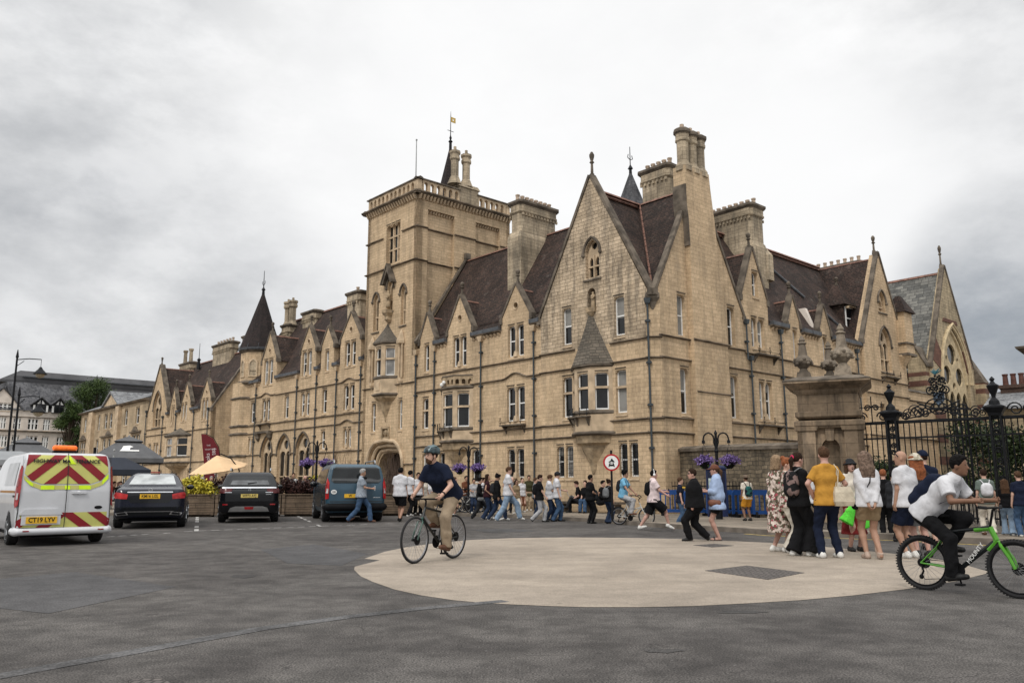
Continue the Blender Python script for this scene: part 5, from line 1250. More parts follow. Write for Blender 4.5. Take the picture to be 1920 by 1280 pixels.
S=Sdf((-1.02,-.14,.2),(1.02,.3,.42),.02); S.cone((-.88,.0,.31),(.88,.0,.31),.075,.075,0,sq=(1,1.1,1.0)); S.cone((-.93,.08,.31),(-.93,.5,.31),.09,.09,.05); S.cone((.93,.08,.31),(.93,.5,.31),.09,.09,.05); smesh('bumper',S,WVAN,van.root)
van.panel('side_stripe',[(.3,1.12),(2.5,1.12),(2.5,1.17),(.3,1.17)],M('ochre_stripe',(.35,.16,.03),.5,.1,4),.006,view='left'); van.panel('side_window',[(.5,1.28),(2.0,1.28),(2.0,1.78),(.55,1.78)],DIRT,.006,view='left',step=.2)
van.panel('door_rail',[(.2,1.03),(.5,1.03),(.5,1.07),(.2,1.07)],BLACKP,.008,view='left')
m_=MB(); m_.box(-.24,.24,.55,.75,2.0,2.05); bc=lbuild(m_,'beacon_base',BLACKP,van.root)
S=Sdf((-.28,.5,2.03),(.28,.8,2.2),.012); S.cone((-.2,.65,2.11),(.2,.65,2.11),.065,.065,0,sq=(1,1.2,1)); AMB=M('amber_lens',(.85,.16,.02),.25,.2,12,emit=.15); smesh('beacon',S,AMB,bc)
m_=MB(); m_.tube([(.72,1.0,2.0),(.72,1.0,2.16)],.035,6); lbuild(m_,'roof_mount',BLACKP,van.root)
# ---- black saloon
NAVY=M('midnight_blue_paint',(.006,.008,.018),.2,.15,2,spec=.35,coat=.15); BLKC=M('black_car_paint',(.006,.007,.009),.2,.15,2,spec=.35,coat=.15); TEAL=M('teal_blue_paint',(.028,.066,.098),.3,.1,2,spec=.4,coat=.25)
side=[(.02,.3),(-.04,.5),(-.02,.9),(.05,1.0),(.35,1.05),(.75,1.08),(1.35,1.36),(1.9,1.45),(2.5,1.43),(3.4,1.03),(4.5,.86),(4.85,.6),(4.8,.3),(4.6,.22),(.2,.22)]
rear=sym([(.82,.22),(.91,.45),(.92,.8),(.84,1.0),(.62,1.36),(.5,1.46)]); top=sym([(.7,-.04),(.86,.1),(.92,.5),(.93,2),(.9,4.2),(.6,4.86)])
sed=Car('saloon_car','black saloon car with red rear lamps parked between the white van and the planter','car',gp(277,991),-20.5,1.16,side,rear,top,(.95,3.85),.33,.93,NAVY)
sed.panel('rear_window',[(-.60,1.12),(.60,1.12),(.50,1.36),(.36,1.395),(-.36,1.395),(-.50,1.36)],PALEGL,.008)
sed.panel('boot_lid',[(-.58,.97),(.58,.97),(.60,.80),(.46,.66),(-.46,.66),(-.60,.80)],BLKC,.006); sed.panel('chrome_strip',[(-.56,.91),(.56,.91),(.56,.935),(-.56,.935)],CHROME,.016)
for sg in (-1,1):
    sed.panel('rear_lamp',[(sg*.54,.87),(sg*.84,.93),(sg*.89,.86),(sg*.86,.77),(sg*.56,.75)],M('bright_red_lens',(.42,.03,.03),.2,.3,9),.014)
    sed.panel('exhaust_trim',[(sg*.82,.40),(sg*.55,.44),(sg*.5,.36),(sg*.78,.34)],CHROME,.016); sed.panel('exhaust_pipe',[(sg*.78,.395),(sg*.58,.42),(sg*.54,.37),(sg*.75,.35)],BLACKP,.022)
    sed.panel('side_window',[(1.05,1.1),(3.0,1.05),(2.5,1.36),(1.5,1.37)],CGL,.006,view='left' if sg<0 else 'right',step=.15)
    S=Sdf((sg*.97-.16,2.7,.95),(sg*.97+.16,3.0,1.15),.016); S.ell((sg*.95,2.85,1.05),(.11,.08,.07)); smesh('door_mirror',S,BLKC,sed.root)
sed.panel('chrome_strip',[(-.6,.43),(.6,.43),(.6,.445),(-.6,.445)],CHROME,.016); sed.panel('lower_bumper',[(-.8,.33),(.8,.33),(.82,.55),(-.82,.55)],BLKC,.005)
plate(sed,'KM16 LGL',.82,w=.5,h=.115); 
m_=MB(); p=onrear(sed,0,.965,0); m_.torus((0,p.y-.012,.975),(1,0,0),(0,0,1),.045,.006,18,5)
for k in range(3): a=PI/2+k*2*PI/3; m_.tube([(0,p.y-.012,.975),(.042*math.cos(a),p.y-.012,.975+.042*math.sin(a))],.005,4)
lbuild(m_,'star_badge',CHROME,sed.root)
m_=MB(); m_.box(-.12,.12,1.7,1.9,1.44,1.47); lbuild(m_,'roof_lamp',REDL,sed.root)
# ---- dark suv
side=[(.02,.32),(-.05,.5),(-.05,.95),(.05,1.1),(.30,1.5),(.42,1.6),(1.2,1.64),(2.4,1.58),(3.2,1.12),(4.0,1.0),(4.3,.8),(4.3,.35),(4.1,.25),(.15,.25)]
rear=sym([(.80,.25),(.9,.45),(.91,.95),(.84,1.15),(.70,1.5),(.6,1.63)]); top=sym([(.72,-.05),(.86,.1),(.91,.4),(.92,2),(.88,3.8),(.6,4.3)])
suv=Car('suv','dark blue black SUV with roof rails and a WP73 AYJ plate parked against the planter','car',gp(465,980),-17,1.14,side,rear,top,(.8,3.4),.36,.92,BLKC)
suv.panel('rear_window',[(-.64,1.17),(.64,1.17),(.60,1.3),(.52,1.46),(-.52,1.46),(-.60,1.3)],CGL,.008); suv.panel('painted_window_reflection',[(-.58,1.185),(.58,1.185),(.52,1.33),(-.52,1.33)],M('painted_sky_reflection',(.09,.095,.10),.1,.5,3,spec=.6),.014)  # second panel is a sky reflection painted as a paler area on the window
suv.panel('chrome_strip',[(-.78,1.08),(.78,1.08),(.78,1.115),(-.78,1.115)],CHROME,.016)
for sg in (-1,1):
    suv.panel('rear_lamp',[(sg*.5,1.06),(sg*.86,1.08),(sg*.89,.93),(sg*.72,.93),(sg*.52,.99)],M('smoked_red_lens',(.09,.02,.022),.2,.4,9),.014)
    suv.panel('reflector',[(sg*.62,.56),(sg*.76,.56),(sg*.76,.6),(sg*.62,.6)],REDL,.016)
    m_=MB(); m_.tube([(sg*.6,.6,1.64),(sg*.6,.7,1.72),(sg*.6,2.0,1.73),(sg*.6,2.2,1.66)],.022,6); lbuild(m_,'roof_rail',RIM,suv.root)
    suv.panel('side_window',[(.5,1.15),(2.9,1.15),(2.4,1.5),(.75,1.48)],CGL,.006,view='left' if sg<0 else 'right',step=.15)
    S=Sdf((sg*.97-.16,2.6,1.0),(sg*.97+.16,2.95,1.25),.016); S.ell((sg*.95,2.75,1.13),(.11,.08,.08)); smesh('door_mirror',S,BLKC,suv.root)
suv.panel('bumper_cladding',[(-.86,.36),(.86,.36),(.88,.68),(-.88,.68)],BLACKP,.006); suv.panel('skid_plate',[(-.6,.36),(.6,.36),(.54,.48),(.4,.52),(-.4,.52),(-.54,.48)],M('satin_silver',(.27,.27,.27),.4,.1,4,metal=.5),.018)
suv.panel('fog_lamp',[(-.12,.43),(.12,.43),(.14,.51),(-.14,.51)],REDL,.024); plate(suv,'WP73 AYJ',.85,w=.5,h=.115,mat=M('pale_yellow_plate',(.62,.48,.14),.45,.05,4))
suv.panel('wiper',[(-.05,1.2),(.2,1.25),(.2,1.27),(-.08,1.24)],BLACKP,.02); m_=MB(); p=onrear(suv,0,1.04,0); m_.torus((0,p.y-.01,1.04),(1,0,0),(0,0,1),.035,.007,14,5); lbuild(m_,'round_badge',CHROME,suv.root)
for x,wd in ((-.62,.2),(.58,.22),(.56,.16)): suv.panel('model_badge',[(x-wd/2,.945 if x!=.56 else .885),(x+wd/2,.945 if x!=.56 else .885),(x+wd/2,.965 if x!=.56 else .9),(x-wd/2,.965 if x!=.56 else .9)],CHROME,.014)
# ---- teal people carrier
side=[(.02,.3),(-.06,.45),(-.06,1.0),(.0,1.2),(.10,1.65),(.25,1.78),(.8,1.82),(2.3,1.8),(3.0,1.5),(3.5,1.15),(4.1,1.0),(4.35,.75),(4.35,.35),(4.1,.25),(.15,.25)]
rear=sym([(.82,.25),(.89,.45),(.91,1.0),(.86,1.25),(.76,1.68),(.64,1.81)]); top=sym([(.78,-.06),(.88,.06),(.91,.4),(.92,2),(.88,3.9),(.6,4.36)])
mpv=Car('people_carrier','teal blue people carrier with black side glass and roof rails beside the timber planter','car',gp(666,978.5),-19,1.22,side,rear,top,(.8,3.5),.33,.92,TEAL)
mpv.panel('rear_window',[(-.66,1.19),(.66,1.19),(.74,1.27),(.68,1.62),(.6,1.67),(-.6,1.67),(-.68,1.62),(-.74,1.27)],CGL,.01)
for sg in (-1,1):
    mpv.panel('rear_lamp',[(sg*.80,.72),(sg*.9,.70),(sg*.89,1.1),(sg*.84,1.36),(sg*.79,1.2)],M('red_tall_lens',(.40,.02,.02),.2,.3,9),.016); mpv.panel('lamp_lens_clear',[(sg*.81,.88),(sg*.89,.88),(sg*.88,1.02),(sg*.81,1.02)],M('clear_lens',(.45,.42,.42),.2,.2,9),.024)
    mpv.panel('rear_lamp',[(.05,.72),(.12,.74),(.15,1.1),(.14,1.36),(.07,1.2)],M('red_tall_lens',(.4,.02,.02),.2),.012,view='left' if sg<0 else 'right')
    m_=MB(); m_.tube([(sg*.62,.4,1.8),(sg*.62,.5,1.89),(sg*.62,2.2,1.89),(sg*.62,2.4,1.8)],.025,6); lbuild(m_,'roof_rail',RIM,mpv.root)
    mpv.panel('side_window',[(.35,1.18),(3.0,1.14),(2.5,1.62),(.45,1.62)],CGL,.006,view='left' if sg<0 else 'right',step=.15)
    mpv.panel('lower_door',[(.3,.45),(3.4,.45),(3.4,1.1),(.3,1.15)],M('dark_flank_paint',(.02,.032,.04),.25,.2,2),.004,view='left' if sg<0 else 'right',step=.15)
    S=Sdf((sg*1.02-.16,2.9,1.0),(sg*1.02+.16,3.25,1.3),.016); S.ell((sg*.96,3.05,1.16),(.11,.08,.1)); smesh('door_mirror',S,BLKC,mpv.root)
S=Sdf((-.98,-.16,.3),(.98,.5,.62),.025); S.cone((-.8,-.01,.46),(.8,-.01,.46),.12,.12,0); S.cone((-.86,.05,.46),(-.86,.4,.46),.09,.09,.05); S.cone((.86,.05,.46),(.86,.4,.46),.09,.09,.05); smesh('bumper',S,BLACKP,mpv.root)
mpv.panel('tailgate_seam',[(-.78,.62),(.78,.62),(.78,.64),(-.78,.64)],GAP,.01); plate(mpv,'W      ',.80,x0=-.1,w=.5,h=.115)
m_=MB(); p=onrear(mpv,-.68,.86,0); m_.lathe([(.085,-.004),(.085,.012)],0,0,16,F=Fr((-.66,p.y,.92),(1,0,0),(0,0,.8),(0,-1,0))); ov=lbuild(m_,'oval_sticker',WHITE,mpv.root); text('GB',.08,PTXT,'lettering',ov,(-.66,p.y-.018,.92))
for c_,q in ((van,(.965,1,1)),(sed,(1.13,1.16,1.17)),(suv,(1.13,1.14,1.09)),(mpv,(1.18,1.2,1.14))): c_.root.scale=q
mpv.panel('model_badge',[(.5,.74),(.72,.74),(.72,.755),(.5,.755)],CHROME,.014)
# ================================================================ street furniture and planting
def leafmat(name,lo,hi,sc=3.,rough=.6):
    mt,t,b=_new(name); b.inputs['Roughness'].default_value=rough; b.inputs['Specular IOR Level'].default_value=.3
    co=N(t,'ShaderNodeTexCoord').outputs['Object']; a=N(t,'ShaderNodeTexNoise',i_Scale=sc,i_Detail=5.,i_Roughness=.7); L(t,co,a.inputs['Vector'])
    L(t,ramp(t,a.outputs['Fac'],[(.35,lo),(.65,hi)]),b.inputs['Base Color']); MC[name]=mt; return mt
LF=leafmat('green_leaves',(.022,.042,.012),(.085,.13,.035),1.2); LFD=leafmat('dark_hedge_leaves',(.008,.016,.006),(.035,.055,.015),1.8)
LFY=leafmat('yellow_leaves',(.26,.25,.02),(.72,.60,.08),8.); LFR=leafmat('copper_leaves',(.018,.008,.008),(.07,.028,.022),6.); LFV=leafmat('violet_petals',(.045,.018,.10),(.32,.22,.52),26.); LFG=leafmat('sage_leaves',(.06,.065,.04),(.16,.16,.09),6.)
BARK=M('bark',(.06,.045,.032),.9,.3,9,bump=.5)
WOODP=brickmat('weathered_timber',(.20,.145,.10),(.15,.108,.075),(.05,.036,.025),2.2,.19,.012,patch=.35,stain=.35)
def leaves(blobs,n,size,seed=0,droop=0):
    """blobs: (x,y,z,rx,ry,rz) clumps filled with small leaf faces"""
    rnd=random.Random(seed); m_=MB(); tot=sum(b[3]*b[4]*b[5] for b in blobs)
    for b in blobs:
        k=max(6,int(n*b[3]*b[4]*b[5]/tot))
        for i in range(k):
            u=Vector((rnd.gauss(0,1),rnd.gauss(0,1),rnd.gauss(0,1))).normalized()*(rnd.random()**.4)*(.75+.4*noise.noise(Vector((rnd.random()*3,b[0],i*.01))))
            p=Vector((b[0]+u.x*b[3],b[1]+u.y*b[4],b[2]+u.z*b[5]))
            a=Vector((rnd.gauss(0,1),rnd.gauss(0,1),rnd.gauss(0,.7)-droop)).normalized(); c=a.cross(Vector((rnd.gauss(0,1),rnd.gauss(0,1),rnd.gauss(0,1)))).normalized(); s_=size*(.6+.8*rnd.random())
            i0=len(m_.v); m_.v+=[p,p+a*s_*.5+c*s_*.33,p+a*s_,p+a*s_*.5-c*s_*.33]; m_.f.append((i0,i0+1,i0+2,i0+3))
    return m_
def plant(name,label,cat,loc,blobs,n,size,mat,group=None,seed=0,stems=4,droop=0,part='foliage'):
    r=empty(name,loc,label,cat,group); lo=Vector(loc)
    m_=leaves([(b[0]+lo.x,b[1]+lo.y,b[2]+lo.z,*b[3:]) for b in blobs],n,size,seed,droop); m_.build(part,mat,r,normals=False)
    if stems:
        m_=MB()
        for k in range(stems):
            b=blobs[k%len(blobs)]; m_.tube([tuple(lo+Vector((.04*k-.08,0,0))),tuple(lo+Vector((b[0]*.6,b[1]*.6,b[2]*.6))),tuple(lo+Vector((b[0],b[1],b[2])))],[.02,.014,.006],5)
        m_.build('stem',BARK,r)
    return r
def tree(loc,h,rad,label,seed,n=9000,mat=LF,leaf=.16,group=None,low=.25):
    rnd=random.Random(seed); r=empty('tree',loc,label,'tree',group); lo=Vector(loc); tk=MB(); tk.tube([tuple(lo),tuple(lo+Vector((.1,.05,h*.4))),tuple(lo+Vector((.05,-.1,h*.8)))],[h*.028,h*.02,h*.008],8)
    bl=[]
    for i in range(34):
        a=rnd.random()*6.28; z=h*(low+(1-low)*rnd.random()); rr=rad*(1-abs((z/h-.55))*1.1)*(.35+.6*rnd.random()); p=lo+Vector((rr*math.cos(a),rr*math.sin(a),z)); q=rad*(.36+.22*rnd.random()); bl.append((p.x,p.y,p.z,q,q,q*.8))
        tk.tube([tuple(lo+Vector((0,0,z*.6))),tuple(lo.lerp(p,.6)+Vector((0,0,z*.25))),tuple(p)],[h*.011,h*.007,.02],5)
    tk.build('trunk',BARK,r); leaves(bl,n,leaf,seed).build('crown',mat,r,normals=False); return r
# trees up the street and behind the railings
P=FA(88,1.5,.1); P=Vector((P.x,P.y,.1))
t0=FA(89,-2.2,0); tree(Vector((t0.x,t0.y,.1)),13.6,3.2,'leafy tree rising over the slate roofs between the cream building and the classical block',3,26000)
t1=FA(87.5,.6,0); tree(Vector((t1.x,t1.y,.1)),11.0,1.9,'lower dense green tree against the end wall of the classical block',5,22000,low=.12)
t2=FA(76,-9,0); tree(Vector((t2.x,t2.y,.1)),14.6,2.6,'treetop showing over the classical block roof beside its chimneys',8,9000)
# planter boxes ----------------------------------------------------
pa=gp(338,969); pb=gp(772,966.5); FPn,l=wall_line(pa,pb)
NP=7; lab=['first timber planter from the left, next to the black saloon, under the yellow shrub','timber planter directly left of the dark SUV','timber planter hidden behind the dark SUV','timber planter just right of the dark SUV with copper foliage','timber planter midway between the SUV and the teal people carrier','timber planter behind the teal people carrier','rightmost timber planter showing past the teal people carrier']
proto=None
for k in range(NP):
    x0=l*k/NP; f=FPn.sub(x0+.02,0); w_=l/NP-.04
    if proto is None:
        r=empty('timber_planter',FPn(x0,0,0),lab[k],'planter','timber planters behind the parked cars'); m_=MB(f)
        for i in range(4): m_.box(0,w_,-.6,0,.10+.2*i,.285+.2*i)
        m_.build('planks',WOODP,r); m_=MB(f)
        for x in (0,w_-.12): m_.box(x,x+.12,.003,.05,.08,.9)
        m_.box(-.02,w_+.02,-.64,.06,.895,.93); m_.build('frame',WOODP,r); m_=MB(f); m_.box(.1,w_-.1,-.5,-.1,0,.1); m_.build('pallet_base',BARK,r); m_=MB(f); m_.box(.05,w_-.05,-.55,-.05,.8,.88); m_.build('soil',BARK,r); proto=r
    else:
        r=proto.copy(); COL.objects.link(r); r.location=FPn(x0,0,0); r['label']=lab[k]
        for c_ in list(proto.children): d_=c_.copy(); COL.objects.link(d_); d_.parent=r
def onp(t,z=.9,b=-.3): return FPn(l*t,b,z)
plant('yellow_shrub','bright yellow leaved shrub in the planter beside the black saloon','shrub',onp(.05),[(-.3,0,.35,.5,.4,.4),(.3,0,.3,.55,.4,.35),(.75,0,.15,.45,.4,.3),(0,.1,.55,.35,.3,.35)],2600,.13,LFY,seed=2)
plant('sage_plant','greyish grass like plant spilling between the yellow shrub and the SUV','shrub',onp(.14),[(0,0,.15,.4,.35,.3),(.5,0,.1,.35,.35,.25)],1200,.13,LFG,seed=4,droop=.4)
for i,(t,lb,h_) in enumerate(((.19,'copper leaved bush rising behind the left side of the SUV',.75),(.44,'copper leaved bush right of the SUV roof',.5),(.53,'tall copper bush in the middle of the planters',.5),(.61,'copper bush left of the teal people carrier',.45),(.68,'copper bush half behind the teal people carrier',.4))):
    plant('copper_bush',lb,'shrub',onp(t),[(-.45,0,h_*.5,.45,.4,.35),(.1,0,h_*.75,.5,.4,.42),(.55,0,h_*.4,.45,.4,.35),(.2,.25,.0,.5,.25,.4),(-.3,.3,-.15,.3,.15,.3)],2600,.10,LFR,'copper bushes in the planters',seed=10+i,droop=.3)
plant('yellow_shrub','yellow shrub among the seated diners left of the teal people carrier','shrub',FPn(l*.55,-2.2,.9),[(0,0,.55,.55,.4,.35),(.9,0,.7,.6,.4,.35),(1.5,0,.5,.4,.4,.3)],1800,.12,LFY,seed=31)
plant('green_shrub','small yellow green shrub on the rightmost planter','shrub',onp(.97),[(0,0,.1,.35,.3,.25)],500,.1,LFG,seed=33)
# climber twigs on the gate and wall
def twigs(name,label,F,pts,n,seed,h=1.4,spread=.6):
    rnd=random.Random(seed); m_=MB(F)
    for i in range(n):
        x,z=pts[i%len(pts)]; p=[(x+rnd.gauss(0,.1),.12,z)]
        for k in range(6): q=p[-1]; p.append((q[0]+rnd.gauss(0,.12)+spread*.12*math.sin(i),.12+rnd.random()*.12,q[2]+h/6))
        m_.tube(p,[.016,.014,.012,.009,.006,.004,.003],4)
    o=m_.build(name,M('bare_twig',(.10,.07,.055),.9,.2,9)); return tag(o,label,'climbing plant')
twigs('bare_climber','bare branched climber spreading across the pointed gate arch',FA,[(19.3,.3),(18.9,.6),(19.6,.5),(18.6,.9),(19.2,1.2),(18.3,.5)],90,5,2.2)
twigs('bare_climber','leafless climber on the wall left of the gate, above the teal people carrier',FA,[(24.5,1.6),(25.4,2.2),(26.0,1.5),(23.6,1.8)],26,6,1.8)
# parasols ---------------------------------------------------------
CANG=M('grey_canvas',(.105,.107,.112),.85,.12,2,bump=.1); CANN=M('navy_canvas',(.025,.03,.042),.85,.12,2); CANB=M('cream_canvas',(.66,.46,.27),.8,.06,2)
def sqparasol(loc,W_,z0,z1,az,label,mat,vent=True,dep=None,tilt=0):
    r=empty('parasol',loc,label,'parasol'); f=polar(Vector(loc),az); dep=dep or W_; m_=MB(f)
    def rg(a,z): return [(-W_/2*a,-dep/2*a,z),(W_/2*a,-dep/2*a,z),(W_/2*a,dep/2*a,z),(-W_/2*a,dep/2*a,z)]
    m_.rings([rg(1,z0-.28),rg(1.0,z0),rg(.3,z1-.12),rg(.3,z1-.16),rg(.98,z0-.04),rg(.985,z0-.28)],cap=False); m_.build('canopy',mat,r)
    if vent: m_=MB(f); m_.rings([rg(.40,z1-.13),rg(.40,z1-.1),rg(.01,z1+.25),rg(.01,z1+.2),rg(.38,z1-.14)],cap=False); m_.build('vent',mat,r)
    m_=MB(f); m_.tube([(0,0,0),(0,0,z1)],.045,8); m_.ball(0,0,z1+.27,.06,8); m_.build('pole',GREYP,r)
    m_=MB(f)
    for sx_,sy in ((-1,-1),(1,-1),(1,1),(-1,1)): m_.tube([(0,0,z1-.1),(sx_*W_*.49,sy*dep*.49,z0-.05)],.02,5)
    m_.build('ribs',GREYP,r); return r,f
p0=gp(232,948); r,f=sqparasol((p0.x,p0.y,.1),4.3,2.95,4.2,-25,'large grey square parasol with a white emblem on its sloping canopy',CANG)
m_=MB(f); a=Vector((0,-4.3*.33,0)); 
def onc(x,t): return (x,-2.15*(.3+.7*t)-.02,4.08-(4.08-2.95)*t+.03)
m_.poly([onc(-.5,.62),onc(.65,.62),onc(.65,.55),onc(.1,.55),onc(.12,.42),onc(.3,.36),onc(.1,.28),onc(-.3,.32),onc(-.38,.5)]); o=m_.build('emblem',WHITE,r)
p1=gp(205,958); r,f=sqparasol((p1.x,p1.y,.1),3.0,2.0,2.75,-38,'dark navy parasol peeking out right of the white van',CANN,vent=False)
p1=gp(38,950); r,f=sqparasol((p1.x,p1.y,.1),4.2,2.95,4.0,-30,'grey parasol above the white van cab at the left edge',CANG)
p1=gp(10,958); sqparasol((p1.x,p1.y,.1),3.6,2.5,3.1,-20,'pale grey awning parasol low at the left edge',M('pale_canvas',(.25,.26,.27),.85,.1,2),vent=False)
# tilted octagonal cream parasol on a banana arm
p0=gp(401,961); br_=empty('cream_parasol',(p0.x,p0.y,.1),'tilted cream octagonal parasol above the dark SUV','parasol'); 
FQ=polar(Vector((p0.x,p0.y,0)),-20); tl_=Matrix.Rotation(R(-10),3,FQ.y)@Matrix.Rotation(R(8),3,FQ.x)
FQt=Fr(FQ(0,0,2.62),tl_@FQ.x,tl_@FQ.y,tl_@FQ.z); m_=MB(FQt); n=8; rr=1.38
rg=lambda q,z:[(q*math.cos(2*PI*k/n+.2),q*math.sin(2*PI*k/n+.2),z) for k in range(n)]
m_.rings([rg(rr,-.55),rg(.02,.1),rg(.02,.07),rg(rr*.985,-.58)],cap=False); m_.build('canopy',CANB,br_)
m_=MB(FQt); 
for k in range(n): m_.tube([(0,0,.02),(rr*.97*math.cos(2*PI*k/n+.2),rr*.97*math.sin(2*PI*k/n+.2),-.55)],.014,4)
m_.build('ribs',GREYP,br_); m_=MB(FQ); m_.tube([(0,0,0),(0,0,2.6)],.04,7); m_.build('pole',GREYP,br_)
m_=MB(FQ); m_.tube([(.15,-.2,2.8),(.6,-.5,2.6),(1.0,-.6,2.1),(1.25,-.7,1.2)],.03,5); m_.build('arm',BLACKP,br_)
# crimson feather banner
MAR=M('crimson_banner',(.13,.012,.018),.7,.1,3); p0=gp(388,956.5); bn=empty('feather_banner',(p0.x,p0.y,.1),'crimson feather banner with white writing behind the cream parasol','banner')
FQ=polar(Vector((p0.x,p0.y,0)),-20); m_=MB(FQ); out=[(-.15,1.2),(.1,1.2),(.52,2.6),(.38,3.3),(.08,3.78),(-.3,4.0),(-.52,3.98),(-.42,3.3),(-.3,2.5)]
m_.slab(out,[],-.012,.012); fl_=m_.build('flag',MAR,bn); m_=MB(FQ); m_.tube([(.0,0,0),(.12,0,1.2),(.54,0,2.6),(.40,0,3.32),(.10,0,3.81),(-.3,0,4.03),(-.52,0,4.0)],[.03,.03,.025,.02,.018,.015,.012],6); m_.build('pole',BLACKP,bn)
MW=M('pale_lettering',(.62,.55,.55),.7,.1,5)
def wtext(s_,size,mat,name,parent,F,a,b,c,sx=1,roll=0,bold=0):
    q=Matrix((F.x,F.z,-F.y)).transposed() if F.x.cross(F.z).dot(-F.y)>0 else Matrix((-F.x,F.z,F.y)).transposed()
    t=text(s_,size,mat,name,parent,(0,0,0),(0,0,0),sx=sx,bold=bold); p=F(a,b,c)-wloc(parent); t.matrix_local=Matrix.Translation(p)@(q@Matrix.Rotation(roll,3,'Z')).to_4x4()@Matrix.Diagonal((sx,1,1,1)); return t
for s_,x,z,sz,ro in (('THE',-.12,3.4,.12,.1),('TRADITIONAL',.0,3.2,.10,.1),('snacks & tea',.22,2.5,.34,PI/2+.15),('Books',-.1,2.65,.30,PI/2+.1)):
    wtext(s_,sz,MW,'lettering',fl_,FQ,x,-.02,z,roll=ro,sx=.9)
# ---------------------------------------------------------------- lamp posts
def petals(c_,seed,n=520): return [(c_.x+dx*.2,c_.y+dy*.2,c_.z+dz*.12,.2,.2,.13) for dx,dy,dz in ((-1,0,0),(1,0,0),(0,-1,0),(0,1,0),(0,0,.8),(-.6,-.6,-.8),(.6,-.6,-.6),(.7,.5,.3))]
def basketpost(loc,H_,az,s_,label,bl):
    r=empty('lamp_post',loc,label,'lamp post'); f=polar(Vector(loc),az); m_=MB(f); m_.lathe([(.11*s_,0),(.11*s_,.5),(.07*s_,.6),(.05*s_,.9),(.05*s_,H_*.78),(.08*s_,H_*.8),(.05*s_,H_*.82),(.04*s_,H_),(.06*s_,H_+.02),(.01,H_+.14)],0,0,10); m_.build('post',IRON,r)
    w_=.40*s_
    for sg in (-1,1):
        m_=MB(f); m_.tube([(0,0,H_*.82)]+[(sg*(w_*.18),0,H_*.9)]+[(sg*(w_*.58-w_*.42*math.cos(t)),0,H_-.16*s_+.2*s_*math.sin(t)) for t in (0,.5,1,1.57,2.1,2.6,3.14)]+[(sg*w_,0,H_-.28*s_)],.026*s_,6); m_.lathe([(.06*s_,H_-.3*s_),(.05*s_,H_-.2*s_)],sg*w_,0,7); m_.build('scrolled_arm',IRON,r)
        zb=H_-.95*s_; b_=empty('flower_basket',f(sg*w_*.98,0,zb),bl[(sg+1)//2],'hanging basket','hanging baskets of violet flowers')
        c_=f(sg*w_*.98,0,zb+.12*s_); q=petals(c_,1); leaves([(x,y,z,a*s_*1.15,b*s_*1.15,c*s_) for x,y,z,a,b,c in q],900,.065,int(loc[0]*10)+sg+5).build('flowers',LFV,b_,normals=False)
        leaves([(c_.x,c_.y,c_.z-.18,.2*s_,.2*s_,.12)],140,.06,9+sg,.4).build('foliage',LF,b_,normals=False)
        m_=MB(f); m_.lathe([(.08*s_,zb-.18),(.2*s_,zb-.02),(.26*s_,zb+.06),(.1,zb+.06)],sg*w_*.98,0,12); m_.build('basket_bowl',BLACKP,b_)
        m_=MB(f)
        for k in range(3): a=k*2.09; m_.tube([(sg*w_*.98+.22*s_*math.cos(a),.22*s_*math.sin(a),zb+.06),(sg*w_,0,H_-.3*s_)],.006,4)
        m_.build('chain',IRON,b_)
    return r
pB=gp(1349,973,.12); basketpost((pB.x,pB.y,.12),2.85,10,1.05,'black two armed lamp post with violet baskets in front of the rubble wall',['violet hanging basket left of the lamp post by the rubble wall','violet hanging basket right of the lamp post by the rubble wall'])
pA=gp(878,960,.12); basketpost((pA.x,pA.y,.12),2.75,-5,1.0,'black lamp post with violet baskets above the crowd on the pavement',['violet basket left of the lamp post over the crowd','violet basket right of the lamp post over the crowd'])
pL=gp(590,960,.12); basketpost((pL.x,pL.y,.12),3.0,-10,1.0,'far lamp post with dark violet baskets over the planters',['dark violet basket left of the far lamp post','dark violet basket right of the far lamp post'])
# street lanterns at the left edge
def lantern(u,v,H_,arm,label,az=-30):
    p=gp(u,v,.12); r=empty('street_lamp',p,label,'street lamp','tall street lamps at the left edge'); f=polar(p,az); m_=MB(f); m_.lathe([(.12,0),(.1,1),(.07,1.2),(.055,H_),(.09,H_+.05),(.02,H_+.5)],0,0,9); m_.build('post',IRON,r)
    m_=MB(f); m_.tube([(0,0,H_-.1),(arm*.5,0,H_),(arm,0,H_)],.03,6); m_.tube([(0,0,H_-.5),(arm*.3,0,H_-.15)],.02,5); m_.tube([(arm,0,H_),(arm,0,H_-.5)],.015,5); m_.build('bracket',IRON,r)
    m_=MB(f); m_.lathe([(.05,H_-.45),(.14,H_-.6),(.38,H_-.85),(.38,H_-.9),(.2,H_-.88)],arm,0,10); h_=m_.build('lamp_shade',IRON,r); m_=MB(f); m_.lathe([(.26,H_-.88),(.2,H_-1.05),(.02,H_-1.12)],arm,0,10); m_.build('lamp_glass',M('milky_lamp_glass',(.4,.33,.22),.3,.1,5),h_)
lantern(3,950,8.6,1.25,'taller dark street lamp at the far left edge'); lantern(14,952,6.1,1.0,'shorter dark street lamp with hooded lantern in front of the cream building')
